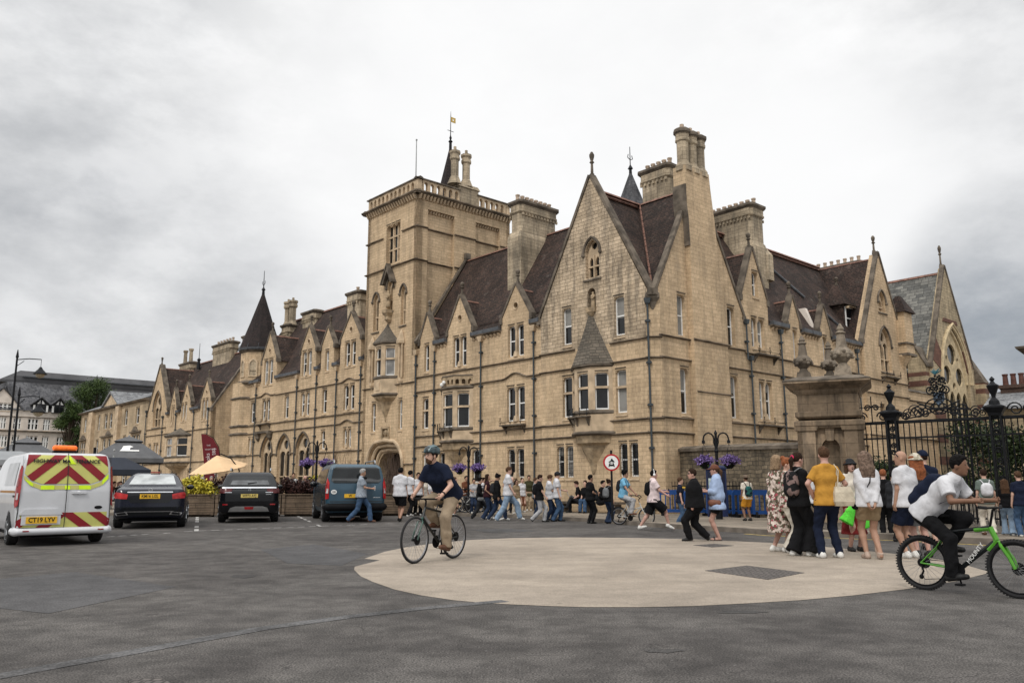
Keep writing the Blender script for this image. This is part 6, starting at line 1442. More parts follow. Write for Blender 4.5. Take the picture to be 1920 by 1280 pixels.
# ---------------------------------------------------------------- round prohibition sign
pS=gp(1149,977,.12); sg_=empty('road_sign',pS,'round red ringed sign with motorcycle over car symbols on a black post','road sign'); f=polar(pS,-1); m_=MB(f); m_.tube([(0,.03,0),(0,.03,2.25)],.035,8); m_.build('post',IRON,sg_)
zc=zat(867,pS)-.12; rS=15.5/FPX*pS.y*1.0
def disc(r_,y0,y1,n=28): m_=MB(f); m_.rings([[(r_*math.cos(2*PI*k/n),y,zc+r_*math.sin(2*PI*k/n)) for k in range(n)] for y in (y0,y1)]); return m_
dk=disc(rS,-.02,.0).build('sign_plate',M('sign_red',(.42,.015,.02),.45,.08,5),sg_); disc(rS*.80,-.026,-.018).build('sign_face',WHITE,dk)
m_=MB(f); q=rS
def pp(pts,y=-.031): m_.slab([(a*q,zc+b*q) for a,b in pts],[],y,y+.004)
pp([(-.36,-.42),(-.30,-.2),(-.24,-.05),(.24,-.05),(.30,-.2),(.36,-.42),(.36,-.52),(.24,-.52),(.24,-.44),(-.24,-.44),(-.24,-.52),(-.36,-.52)]); pp([(-.3,.12),(-.12,.2),(-.05,.42),(.08,.5),(.12,.38),(.32,.14),(.36,.0),(.16,.02),(.0,.12),(-.18,-.0),(-.36,.02)])
m_.build('vehicle_symbols',PTXT,dk); m_=MB(f); m_.slab([(-.17*q,zc-.22*q),(.17*q,zc-.22*q),(.12*q,zc-.1*q),(-.12*q,zc-.1*q)],[],-.035,-.031); m_.build('windscreen_symbol',WHITE,dk)
# ---------------------------------------------------------------- blue notice board
pK=gp(1346,968,.12); kb=empty('notice_board',pK,'tall dark blue notice board standing before the rubble wall','notice board'); f=polar(pK,12); BL=M('dark_blue_paint',(.012,.022,.075),.5,.1,4); hk=zat(874,pK)-.12
m_=MB(f); m_.box(-.36,.36,-.08,.08,.0,hk-.12); m_.build('panel',BL,kb); m_=MB(f); m_.box(-.42,.42,-.13,.13,hk-.12,hk-.05); m_.exta([(-.13,hk-.05),(.13,hk-.05),(0,hk+.02)],-.42,.42); m_.build('cap',BL,kb)
m_=MB(f); m_.box(-.28,.1,-.09,-.082,hk-.95,hk-.45); m_.build('poster',M('pale_poster',(.42,.5,.5),.6,.3,8),kb); m_=MB(f); m_.box(-.31,.31,-.084,-.078,.5,hk-.2); m_.build('inset',M('blue_glazed',(.01,.014,.035),.12,.2,3),kb)
# ---------------------------------------------------------------- blue plastic barriers
BPL=M('blue_plastic',(.012,.055,.20),.4,.12,6); bp=None; bpts=[(1262,966),(1308,967),(1352,968),(1398,969),(1440,970),(1484,971)]
bl=['blue plastic barrier nearest the college corner','blue plastic barrier behind the man in black','blue plastic barrier below the dark blue notice board','blue plastic barrier right of the notice board','blue plastic barrier behind the walker in orange shorts','blue plastic barrier next to the gate pier']
for i,(u,v) in enumerate(bpts):
    p=gp(u,v,.12); az=(-14 if i%2 else 6)
    if bp is None:
        bp=empty('barrier',p,bl[0],'barrier','blue plastic barriers along the rubble wall'); bp.rotation_euler=(0,0,-R(az)); m_=MB(); m_.slab([(-.52,.12),(.52,.12),(.5,.86),(.42,.96),(-.42,.96),(-.5,.86)],[rect(-.42+.175*k,-.42+.175*k+.135,.24,.78) for k in range(5)],-.03,.03)
        lbuild(m_,'panel',BPL,bp)
        for x in (-.38,.38): m_=MB(); m_.box(x-.05,x+.05,-.28,.28,.0,.09); m_.taper(x-.04,x+.04,-.1,.1,.09,.2,.0,.06); lbuild(m_,'foot',BLACKP,bp)
    else:
        r=bp.copy(); COL.objects.link(r); r.location=p; r.rotation_euler=(0,0,-R(az)); r['label']=bl[i]
        for c_ in list(bp.children): d_=c_.copy(); COL.objects.link(d_); d_.parent=r
# spiked iron railing behind the barriers
ra=gp(1262,964.5,.12); rb=gp(1500,971,.12); f,l=wall_line(ra,rb); rl=empty('spiked_railing',f(l/2,0,.12),'low black spiked railing at the foot of the rubble wall','railing'); m_=MB(f)
n=int(l/.13)
for k in range(n): x=l*k/n; m_.tube([(x,0,.1),(x,0,1.22)],.011,4); m_.lathe([(.02,1.2),(.001,1.3)],x,0,4)
o=m_.build('bars',IRON,rl); m_=MB(f); m_.box(0,l,-.015,.015,.25,.29); m_.box(0,l,-.015,.015,1.08,1.12); m_.build('rail',IRON,rl)
for u,lb in ((1293,'orange strip of tape tied on the railing behind the man in black'),(1480,'yellow handle resting on the railing near the pier')): p=gp(u,967,.12); m_=MB(polar(p,10)); m_.box(-.25,.3,-.03,.03,1.02,1.08); tag(m_.build('barrier_tape',M('yellow_plastic',(.6,.38,.05),.5,.2,6)),lb,'tape')
# stone bench with sitters
pN=gp(1098,960.5,.12); bq=empty('stone_bench',pN,'long low stone bench against the college wall','bench'); f=polar(pN,AZA+90-180); f=Fr(pN,dA*-1,-dB); m_=MB(f); m_.box(-1.6,2.0,-.25,.25,.36,.46); m_.build('seat',STD,bq); m_=MB(f)
for x in (-1.3,.2,1.7): m_.box(x-.12,x+.12,-.2,.2,0,.36)
m_.build('support',STD,bq)
# ---------------------------------------------------------------- wrought iron gates and railings
ga=gp(1622,979,.12); gb_=Vector((14.6,22.9,.12)); gb2=Vector((18.5,19.2,.12)); FG,l=wall_line(Vector((ga.x,ga.y,0)),Vector((gb2.x,gb2.y,0)))
rg_=empty('iron_gate_screen',FG(l/2,0,.12),'tall black wrought iron gate screen with urns and scrolled cresting','railing')
ZR=3.08
m_=MB(FG); n=int(l/.155)
for k in range(n): 
    x=l*(k+.5)/n; m_.tube([(x,0,.15),(x,0,ZR)],.017,5)
for k in range(2*n):
    x=l*(k+.5)/(2*n); m_.tube([(x,0,.15),(x,0,.95)],.009,4)
m_.build('bars',IRON,rg_)
m_=MB(FG); 
for z in (.3,.95,ZR-.45,ZR): m_.box(0,l,-.025,.025,z-.02,z+.03)
m_.box(-.05,l,-.05,.05,ZR+.0,ZR+.07); m_.build('rail',IRON,rg_)
def scroll(m_,x,z,r,sg=1,turns=1.6,w_=.022,up_=1):
    m_.tube([(x+sg*(r*(1-t*.8))*math.cos(PI-t*turns*2*PI),0,z+up_*(r*(1-t*.8))*math.sin(PI-t*turns*2*PI)) for t in [i/22 for i in range(23)]],w_,5)
def xs_for(u): # distance along the screen seen at image column u
    d=ray(u,800); d.z=0; o=FG.o; e=FG.x; det=d.x*e.y-d.y*e.x; return (o.x*d.y-o.y*d.x)/( -det) if abs(det)>1e-9 else 0
def xs_u(u):
    best=min(range(400),key=lambda k:abs(960+FPX*((FG(l*k/400,0,3)-EYE).dot(rt))/((FG(l*k/400,0,3)-EYE).dot(fw))-u)); return l*best/400
xp1,xp2,xc=xs_u(1672),xs_u(1868),xs_u(1764)
for x in (xp1,xp2):
    s_=1.0; m_=MB(FG)
    for dx in (-.13,.13):
        for dy in (-.13,.13): m_.box(x+dx-.025,x+dx+.025,dy-.025,dy+.025,.1,ZR+.1)
    for z in (1.2,1.7,2.2,2.7): scroll(m_,x-.01,z,.09); scroll(m_,x+.01,z+.2,.09,-1)
    m_.build('openwork_post',IRON,rg_); m_=MB(FG)
    def sr(e,z): return [(x-e,-e,z),(x+e,-e,z),(x+e,e,z),(x-e,e,z)]
    m_.rings([sr(.16,ZR+.08),sr(.18,ZR+.16),sr(.23,ZR+.24),sr(.27,ZR+.3),sr(.27,ZR+.34),sr(.14,ZR+.4)]); m_.build('post_cap',IRON,rg_)
    m_=MB(FG); m_.lathe([(.15,ZR+.38),(.13,ZR+.5),(.05,ZR+.6),(.06,ZR+.66),(.11,ZR+.78),(.15,ZR+.9),(.16,ZR+.94),(.08,ZR+1.0),(.04,ZR+1.06),(.075,ZR+1.12),(.01,ZR+1.2)],x,0,12); m_.build('urn',IRON,rg_)
m_=MB(FG)
for x in (xp1-.55,): 
    for sg in (-1,1): scroll(m_,x+sg*.3,ZR+.22,.16,sg); scroll(m_,x+sg*.12,ZR+.5,.1,sg)
    m_.tube([(x,0,ZR),(x,0,ZR+.85)],.018,5); m_.tube([(x-.35,0,ZR+.52),(x+.35,0,ZR+.52)],.012,4)
    for dx in (-.3,.3): m_.tube([(x+dx,0,ZR+.52),(x+dx,0,ZR+.68)],.012,4)
for sg,xa in ((1,xp1+.4),(-1,xp2-.5)):
    for t,r_,dz in ((.0,.13,.18),(.35,.2,.28),(.85,.3,.40),(1.3,.16,.26)): scroll(m_,xa+sg*t,ZR+dz,r_,sg)
    m_.tube([(xa+sg*a,0,ZR+.12+.5*(a/1.6)**1.5) for a in (0,.3,.6,.9,1.2,1.5)],.022,5)
for x in (xp2+.5,xp2+1.1,xp2+1.8,xp2+2.6): scroll(m_,x,ZR+.25,.2); scroll(m_,x+.3,ZR+.25,.14,-1)
x=xp1+.35
while x<xc-.3: r_=random.choice((.11,.16,.2)); scroll(m_,x,ZR+r_+.04+.1*random.random(),r_,random.choice((-1,1)),w_=.016); x+=r_*1.1
x=xc+.95
while x<xp2-.3: r_=random.choice((.11,.15,.18)); scroll(m_,x,ZR+r_+.04+.1*random.random(),r_,random.choice((-1,1)),w_=.016); x+=r_*1.1
m_.build('scrollwork',IRON,rg_)
m_=MB(FG)
for i,dx in enumerate((.32,.42,.52,.62,.72)): m_.tube([(xc+dx,0,.2),(xc+dx,0,ZR+.55-.04*i)],.018,5); m_.lathe([(.03,ZR+.5-.04*i),(.001,ZR+.68-.04*i)],xc+dx,0,5)
m_.box(xc+.25,xc+.8,-.03,.03,ZR+.3,ZR+.34); m_.box(xc-.3,xc+.3,-.05,.05,ZR+.34,ZR+.4)
for k in range(46): a=k*2.4; r_=.22*(k/46)**.5; m_.ball(xc+r_*math.cos(a),.05*math.sin(k),ZR+1.02+.85*r_*math.sin(a)*1.8,.035,5)
for sg in (-1,1): scroll(m_,xc+sg*.2,ZR+.9,.14,sg); scroll(m_,xc+sg*.14,ZR+1.2,.1,sg)
m_.build('crest_ironwork',IRON,rg_)
m_=MB(FG); m_.slab([(xc-.15,ZR+.86),(xc+.15,ZR+.86),(xc+.15,ZR+.62),(xc,ZR+.44),(xc-.15,ZR+.62)],[],-.09,-.06); m_.build('shield',M('blue_white_shield',(.16,.22,.30),.5,.8,16),rg_)
m_=MB(FG)
for k in range(7): m_.tube([(xc-.05,-.05,ZR+1.4),(xc-.16+.05*k,-.05,ZR+1.5+.03*(k%3))],[.03,.01],5)
m_.build('griffin_crest',M('verdigris',(.03,.12,.15),.6,.3,9),rg_)
# greenery behind the railings
for i,(u0,v0,H_,wd,lb) in enumerate(((1650,962,2.6,1.5,'dark hedge clump behind the railings next to the gate pier'),(1705,960,2.2,1.6,'dark low hedge behind the bald man and the railings'),(1860,958,4.6,1.9,'large dark green tree mass behind the railings at the right'),(1915,960,4.2,1.6,'green tree behind the railings at the right edge'))):
    p=gp(u0,v0,.1); plant('garden_shrub',lb,'shrub',p,[(dx*wd,dy,H_*q,wd*.6,.8,H_*.3) for dx,dy,q in ((-.5,0,.3),(.5,0,.3),(0,0,.65),(-.4,.2,.7),(.45,.2,.6))],3800,.15 if H_>3 else .12,LFD,'garden greenery behind the iron screen',seed=50+i)
# low building and chimneys seen over the gates on the right
gh=empty('grey_roofed_cottage',(36,45,.1),'low cottage roof with dark brick chimney beyond the gates at the right','building'); f=polar(Vector((35.5,46,0)),40)
BRK=brickmat('dark_brick',(.10,.06,.045),(.07,.045,.035),(.05,.04,.035),.24,.08,.01)
m_=MB(f); m_.box(-7,9,-4,4,0,5.6); m_.build('wall',STC,gh); m_=MB(f); m_.exta([(-4.4,5.5),(0,6.9),(4.4,5.5)],-7.2,9); m_.build('roof',SLATL,gh)
m_=MB(f); m_.box(-6.7,-4.9,-.5,.5,5.0,7.2); m_.box(-6.8,-4.8,-.6,.6,7.05,7.25); c_=m_.build('chimney',BRK,gh)
for k in range(4): m_=MB(f); m_.lathe([(.17,7.2),(.14,7.85),(.17,7.9),(.17,7.97)],-6.45+.43*k,0,8); m_.build('chimney_pot',M('dark_clay',(.10,.045,.035),.8,.2,6),c_)
# jutting cornice of the building on the right of the frame
pg=Vector((12.75,20.6,0)); lo_=empty('stone_pier',(pg.x+1.0,pg.y,.1),'dark stone pier whose cornice juts in at the right edge','gate pier'); f=polar(pg,40)
zt=zat(668,pg); m_=MB(f); m_.box(.9,2.4,-.6,.9,0,zt-.25); m_.build('wall',STP,lo_); m_=MB(f)
m_.rings([[(a-e,-.6-e,z),(2.4+e,-.6-e,z),(2.4+e,.9+e,z),(a-e,.9+e,z)] for a,e,z in ((.9,.0,zt-.3),(.9,.25,zt-.14),(.9,.6,zt-.02),(.9,.62,zt+.03),(.9,.1,zt+.12))]); m_.build('cornice',STD,lo_)
# ================================================================ people
def skin(name,c): return M(name,c,.55,.08,9,spec=.3)
SK=[skin('skin_fair',(.50,.31,.235)),skin('skin_tan',(.36,.21,.145)),skin('skin_brown',(.19,.10,.062)),skin('skin_pink',(.46,.27,.215))]
def cloth(name,col,pat=None,c2=None,sc=14,rough=.9):
    if name in MC: return MC[name]
    mt,t,b=_new(name); b.inputs['Roughness'].default_value=rough; b.inputs['Specular IOR Level'].default_value=.12
    co=N(t,'ShaderNodeTexCoord').outputs['Object']; a=N(t,'ShaderNodeTexNoise',i_Scale=7.,i_Detail=4.); L(t,co,a.inputs['Vector'])
    c=ramp(t,a.outputs['Fac'],[(.3,tuple(x*.86 for x in col)),(.7,tuple(min(1,x*1.12) for x in col))])
    if pat=='floral':
        v=N(t,'ShaderNodeTexVoronoi',i_Scale=sc); L(t,co,v.inputs['Vector']); n_=N(t,'ShaderNodeTexNoise',i_Scale=sc*1.1,i_Detail=3.); L(t,co,n_.inputs['Vector'])
        c=mixc(t,ramp(t,n_.outputs['Fac'],[(.46,(0,0,0)),(.52,(1,1,1))]),c,mixc(t,ramp(t,v.outputs['Distance'],[(.2,(0,0,0)),(.5,(1,1,1))]),c2,(.10,.09,.06)))
    if pat=='check':
        w1=N(t,'ShaderNodeTexWave',i_Scale=sc,i_Distortion=.3); w1.bands_direction='Z'; L(t,co,w1.inputs['Vector']); w2=N(t,'ShaderNodeTexWave',i_Scale=sc*.9); w2.bands_direction='X'; L(t,co,w2.inputs['Vector'])
        c=mixc(t,mth(t,'MULTIPLY',mth(t,'GREATER_THAN',w1.outputs['Fac'],.55),.8),c,c2); c=mixc(t,mth(t,'MULTIPLY',mth(t,'GREATER_THAN',w2.outputs['Fac'],.8),.35),c,(.08,.1,.14))
    if pat=='print':
        v=N(t,'ShaderNodeTexNoise',i_Scale=sc,i_Detail=2.); L(t,co,v.inputs['Vector']); c=mixc(t,ramp(t,v.outputs['Fac'],[(.52,(0,0,0)),(.56,(1,1,1))]),c,c2)
    L(t,c,b.inputs['Base Color'])
    f=N(t,'ShaderNodeTexNoise',i_Scale=4.5,i_Detail=4.,i_Distortion=2.2); L(t,co,f.inputs['Vector']); bp=N(t,'ShaderNodeBump'); bp.inputs['Strength'].default_value=.45; bp.inputs['Distance'].default_value=.04
    L(t,f.outputs['Fac'],bp.inputs['Height']); L(t,bp.outputs[0],b.inputs['Normal']); MC[name]=mt; return mt
CL=dict(white=cloth('white_cotton',(.55,.55,.57)),offwhite=cloth('offwhite_cotton',(.60,.55,.47)),black=cloth('black_cotton',(.008,.008,.009)),navy=cloth('navy_cotton',(.010,.014,.030)),denim=cloth('dark_denim',(.020,.032,.062)),
 ltdenim=cloth('light_denim',(.22,.30,.40)),mdenim=cloth('mid_denim',(.05,.09,.16)),mustard=cloth('mustard_cotton',(.44,.225,.04)),khaki=cloth('khaki_twill',(.24,.175,.105)),tan=cloth('tan_twill',(.30,.235,.165)),olive=cloth('olive_cotton',(.045,.045,.022)),
 grey=cloth('grey_cotton',(.16,.165,.17)),ltgrey=cloth('light_grey_cotton',(.36,.36,.37)),sage=cloth('sage_cotton',(.13,.16,.14)),blue=cloth('pale_blue_cotton',(.33,.42,.60)),sky=cloth('sky_blue_cotton',(.16,.38,.55)),pink=cloth('pale_pink_cotton',(.64,.53,.53)),
 brown=cloth('brown_cotton',(.14,.055,.03)),maroon=cloth('maroon_knit',(.035,.012,.016)),orange=cloth('orange_cotton',(.55,.25,.03)),red=cloth('red_skirt',(.16,.02,.02)),green=cloth('lime_green_nylon',(.11,.62,.06)),charcoal=cloth('charcoal_cotton',(.022,.023,.026)),
 floral=cloth('floral_cotton',(.62,.52,.46),'floral',(.30,.06,.08),13),check=cloth('checked_cotton',(.42,.46,.50),'check',(.07,.10,.15),11),printed=cloth('printed_shirt',(.6,.6,.6),'print',(.02,.02,.03),22),canvas=cloth('canvas_bag',(.50,.44,.34)),teal=cloth('teal_bag',(.02,.09,.085),'print',(.01,.01,.02),9))
HR=dict(black=M('black_hair',(.008,.007,.007),.8,.3,30,bump=.8,bscale=45,spec=.08),dark=M('dark_brown_hair',(.028,.016,.011),.8,.3,30,bump=.8,bscale=45,spec=.08),brown=M('brown_hair',(.075,.042,.025),.8,.3,30,bump=.8,bscale=45,spec=.08),blond=M('ash_blonde_hair',(.25,.175,.11),.8,.25,30,bump=.8,bscale=45,spec=.08),ginger=M('ginger_hair',(.22,.07,.025),.8,.3,30,bump=.6),grey=M('grey_hair',(.30,.29,.28),.8,.25,30,bump=.6),longgrey=M('grey_brown_hair',(.15,.105,.08),.8,.4,20,bump=.8,bscale=45,spec=.08))
SHO=dict(white=M('white_shoe',(.62,.61,.58),.6,.08,9),black=M('black_shoe',(.010,.010,.010),.5,.2,9),brown=M('brown_shoe',(.10,.045,.025),.5,.2,9),beige=M('beige_shoe',(.40,.30,.24),.6,.1,9))
EYEM=M('eye_dark',(.02,.015,.012),.3,.2,9); LIP=M('lip_tone',(.30,.12,.10),.5,.1,9); LEA=M('tan_leather',(.16,.065,.04),.55,.2,9)
def ik(a,b,l1,l2,pole):
    a,b,pole=Vector(a),Vector(b),Vector(pole); d=b-a; D_=min(d.length,(l1+l2)*.995); d.normalize(); b=a+d*D_
    x=(l1*l1-l2*l2+D_*D_)/(2*D_); h=math.sqrt(max(l1*l1-x*x,0)); n=pole-d*pole.dot(d)
    if n.length<1e-5: n=Vector((0,1,0))
    return a+d*x+n.normalized()*h,b
def kerb_y(x):
    k=sorted(((p.x,p.y) for p in kerb)); return float(np.interp(x,[a for a,b in k],[b for a,b in k]))
class Person:
    def __init__(s,label,u,vf,vh,face,feet=None,hands=None,lean=0,hip=None,head=(0,0),build=1.0,female=False,skin=0,top=('tee','white'),bot=('trousers','black'),shoes='white',hair=('short','dark'),res=None,loc=None,H=None,z=.0,curl=.6,elbow=None,knee=None,twist=0,group=None,extra=None,rootz=None,glasses=None,open_mouth=False,name='person'):
        P=loc
        if P is None:
            q=gp(u,vf,.12); P=q if q.y>kerb_y(q.x)+.12 else gp(u,vf,0)
        H=H or (zat(vh,P)-P.z); sc=H/1.75; s.sc=sc
        dist=P.y; res=res or (.0125 if dist<16 else .016 if dist<24 else .021)
        s.root=empty(name,(P.x,P.y,P.z if rootz is None else rootz),label,'person',group); s.root.rotation_euler=(0,0,-R(face)); s.root.scale=(sc,)*3
        f=female; w=.138 if f else .160; hw=.095
        feet=feet or [(-.1,0,0,0),(.1,.02,0,0)]; hipc=Vector(hip) if hip else Vector(((feet[0][0]+feet[1][0])/2*.4,(feet[0][1]+feet[1][1])/2*.6,.905 if abs(feet[0][1]-feet[1][1])<.3 else .875))
        la=R(lean); upv=Vector((0,math.sin(la),math.cos(la))); tw=R(twist); rv=Vector((math.cos(tw),-math.sin(tw),0)); fv=rv.cross(upv)*-1 if False else upv.cross(rv)
        fv=Vector((0,0,1)).cross(rv); fv=Vector((math.sin(tw),math.cos(tw),0))
        waist=hipc+upv*.14; chest=hipc+upv*.36+Vector((0,.01,0)); neckb=hipc+upv*.55; 
        sh=[neckb-upv*.045-rv*w,neckb-upv*.045+rv*w]; hj=[hipc+Vector((-hw,0,-.03)),hipc+Vector((hw,0,-.03))]
        ya,pi_=R(head[0])+tw,R(head[1]); hm=Matrix.Rotation(-ya,3,'Z')@Matrix.Rotation(-pi_,3,'X')
        nk=neckb+upv*.075+Vector((0,.0,.01)); hc=nk+Vector((0,0,.11))+hm@Vector((0,.03,0)); hf=lambda x,y,z_: tuple(hc+hm@Vector((x,y,z_))); rot=[list(r) for r in hm]
        hands=hands or [(-.24,.04,.84),(.24,.04,.84)]
        ank=[];kn=[]
        for i,(x,y,z_,pt) in enumerate(feet):
            a_=Vector((x,y,z_+.085+max(0,math.sin(R(pt)))*.13)); k_,a2=ik(hj[i],a_,.43,.42,(knee[i] if knee else (0,1,0.1))); kn.append(k_);ank.append(a2)
        el=[];wr=[]
        for i,h_ in enumerate(hands):
            e_,w_=ik(sh[i],h_,.275,.25,(elbow[i] if elbow else ((-1 if i==0 else 1)*.35,-.9,-.3))); el.append(e_);wr.append(w_)
        fnv=fv*math.cos(la)-Vector((0,0,1))*math.sin(la)
        s.__dict__.update(neckb=neckb,chest=chest,hipc=hipc,waist=waist,sh=sh,hj=hj,kn=kn,ank=ank,el=el,wr=wr,hf=hf,rot=rot,upv=upv,rv=rv,fv=fnv)
        allp=[hc,neckb,hipc]+sh+kn+ank+el+wr; lo=[min(p[i] for p in allp)-.24 for i in range(3)]; hi=[max(p[i] for p in allp)+.24 for i in range(3)]; hi[2]=max(hi[2],hc.z+.18)
        b_=build; S=Sdf(lo,hi,res)
        # one continuous body
        S.ell(hf(0,.0,.03),(.078,.095,.098),.02,rot).ell(hf(0,.035,-.05),(.055,.06,.07),.04,rot).cone(hf(0,.088,.012),hf(0,.112,-.022),.010,.015,.012).ell(hf(0,.082,-.062),(.024,.018,.012),.012,rot).ell(hf(0,.07,-.098),(.03,.026,.02),.02,rot)
        for sg in (-1,1): S.ell(hf(sg*.079,-.005,-.01),(.012,.022,.033),.006,rot)
        S.cone(tuple(nk-upv*.09),tuple(hc+Vector((0,-.01,-.05))),.058,.05,.03)
        S.cone(tuple(sh[0]+rv*.03),tuple(sh[1]-rv*.03),.05,.05,.05)
        for i in (0,1): S.cone(nk-upv*.05,sh[i],.05,.042,.04)
        
        S.cone(tuple(chest-rv*.07),tuple(chest+rv*.07),.115*b_,.115*b_,.07,sq=(1,.95,1)); S.cone(tuple(waist-rv*.05),tuple(waist+rv*.05),.098*b_,.098*b_,.09); S.cone(tuple(hipc-rv*.06),tuple(hipc+rv*.06),.115*b_,.115*b_,.06)
        arm=(.040,.031,.025) if f else (.047,.037,.028)
        for i in (0,1):
            S.cone(sh[i],el[i],arm[0]*1.12,arm[1],.03); S.cone(el[i],wr[i],arm[1],arm[2],.02)
            S.cone(hj[i],kn[i],.085*(.6+.4*b_),.056,.05); m_=kn[i].lerp(ank[i],.3); S.cone(kn[i],m_,.055,.054,.03); S.cone(m_,ank[i],.055,.036,.03)
            y0=feet[i][3]; pt=-R(y0); fd=Vector((0,math.cos(pt),math.sin(pt))); S.cone(ank[i]+Vector((0,-.02,-.045)),ank[i]+fd*.16+Vector((0,0,-.06)),.034,.028,.03)
            # palm, four fingers, thumb
            d=(wr[i]-el[i]).normalized(); sd=(-1 if i==0 else 1); side_=Vector((0,0,1)).cross(d); side_=side_.normalized() if side_.length>.1 else Vector((1,0,0)); pn=d.cross(side_).normalized()
            pc_=wr[i]+d*.05; S.cone(wr[i],pc_,.024,.028,.012); rf=max(.0085,res*.62)
            inw=Vector((-sd,0,0)); inw=(inw-d*inw.dot(d)); inw=inw.normalized() if inw.length>.05 else pn
            acr=d.cross(inw).normalized()
            if acr.dot(Vector((0,1,.3)))<0: acr=-acr
            for q,(o_,l_) in enumerate(((.03,.068),(.011,.078),(-.009,.072),(-.028,.056))):
                r0=pc_+acr*o_+d*.018; k1=r0+(d*.9+inw*.45*curl).normalized()*l_*.5; k2=k1+(d*(1-curl)+inw*curl).normalized()*l_*.5
                S.cone(r0,k1,rf*1.1,rf,.004).cone(k1,k2,rf,rf*.85,.004)
            t0=wr[i]+d*.018+acr*.022; t1=t0+(d*.6+acr*.75+inw*.2).normalized()*.04; S.cone(t0,t1,.013,rf*1.15,.008).cone(t1,t1+(d*.8+inw*.6).normalized()*.03,rf*1.15,rf,.004)
        s.body=smesh('body',S,SK[skin],s.root)
        if dist<34:
            for sg in (-1,1):
                m_=MB(); m_.ball(*hf(sg*.031,.083,.022),.0095,6); lbuild(m_,'eye',EYEM,s.root)
            m_=MB(); p=hf(0,.098 if not open_mouth else .096,-.063); m_.lathe([(.001,-.003),(.022,0),(.001,.003)],0,0,8,F=Fr(p,hm@Vector((1,0,0)),hm@Vector((0,0,1 if open_mouth else .35)),hm@Vector((0,1,0)))); lbuild(m_,'mouth',LIP if not open_mouth else EYEM,s.root)
        # clothes
        rnd=hash(label)%97
        def up_cl(kind,col,off=.018):
            T=Sdf([l_-.05 for l_ in lo],[h_+.05 for h_ in hi],res); o=off; hem={'tee':-.07,'crop':.12,'long':-.05,'shirt':-.18,'dress':0,'tank':-.04,'hoodie':-.08,'polo':-.06}.get(kind,-.07)
            hb=hipc+upv*hem
            T.cone(tuple(sh[0]+rv*.03),tuple(sh[1]-rv*.03),.05+o,.05+o,.05).cone(nk-upv*.06,sh[0],.046+o,.042+o,.04).cone(nk-upv*.06,sh[1],.046+o,.042+o,.04).cone(tuple(chest-rv*.075),tuple(chest+rv*.075),.118*b_+o,.118*b_+o,.07,sq=(1,.95,1)).cone(tuple(waist-rv*.06),tuple(waist+rv*.06),.108*b_+o*1.4,.108*b_+o*1.4,.09)
            if hem<.05: T.cone(tuple(hb-rv*.065+upv*.04),tuple(hb+rv*.065+upv*.04),.132*b_+o*1.2,.132*b_+o*1.2,.06)
            T.clip(hb,-upv)
            T.cone(tuple(nk-upv*.07),tuple(nk-upv*.035),.060+o*.5,.056+o*.3,.02,flat=1)
            fr={'tee':.72,'crop':.72,'long':9,'shirt':9,'dress':.5,'tank':.12,'hoodie':9,'polo':.7}.get(kind,.7)
            if kind=='shirt' and extra=='rolled': fr=8
            for i in (0,1):
                so=arm[0]*1.1+o*.95
                if fr<=1: T.cone(sh[i],sh[i].lerp(el[i],fr),so,so*.98,.03,flat=1)
                else:
                    T.cone(sh[i],el[i],so,arm[1]+o*1.1,.03); T.cone(el[i],el[i].lerp(wr[i],.55 if fr==8 else .97),arm[1]+o*1.1,arm[2]+o*.9,.02,flat=1)
            return T
        kind,col=top[0],top[1]
        if kind!='dress': s.top=smesh({'tee':'tshirt','crop':'blouse','long':'jumper','shirt':'shirt','tank':'vest','hoodie':'jacket','polo':'polo_shirt'}.get(kind,'top'),up_cl(kind,col,top[2] if len(top)>2 else .02),CL[col],s.root,.0032,rnd)
        else:
            T=up_cl('dress',col,.016); K=T
            K.d=np.where((K.ax[2][None,None,:]<hipc.z),9.,K.d).astype(np.float32); cxy=hipc
            K.cone((cxy.x,cxy.y,hipc.z+.12),(cxy.x,cxy.y,hipc.z-.12),.15,.2,.05,sq=(1.05,.85,1)); K.cone((cxy.x,cxy.y,hipc.z-.12),(cxy.x,cxy.y+.01,.36),.2,.25,.05,flat=1,sq=(1.0,.82,1))
            smesh('dress',K,CL[col],s.root,.012,rnd)
        bk=bot[0]
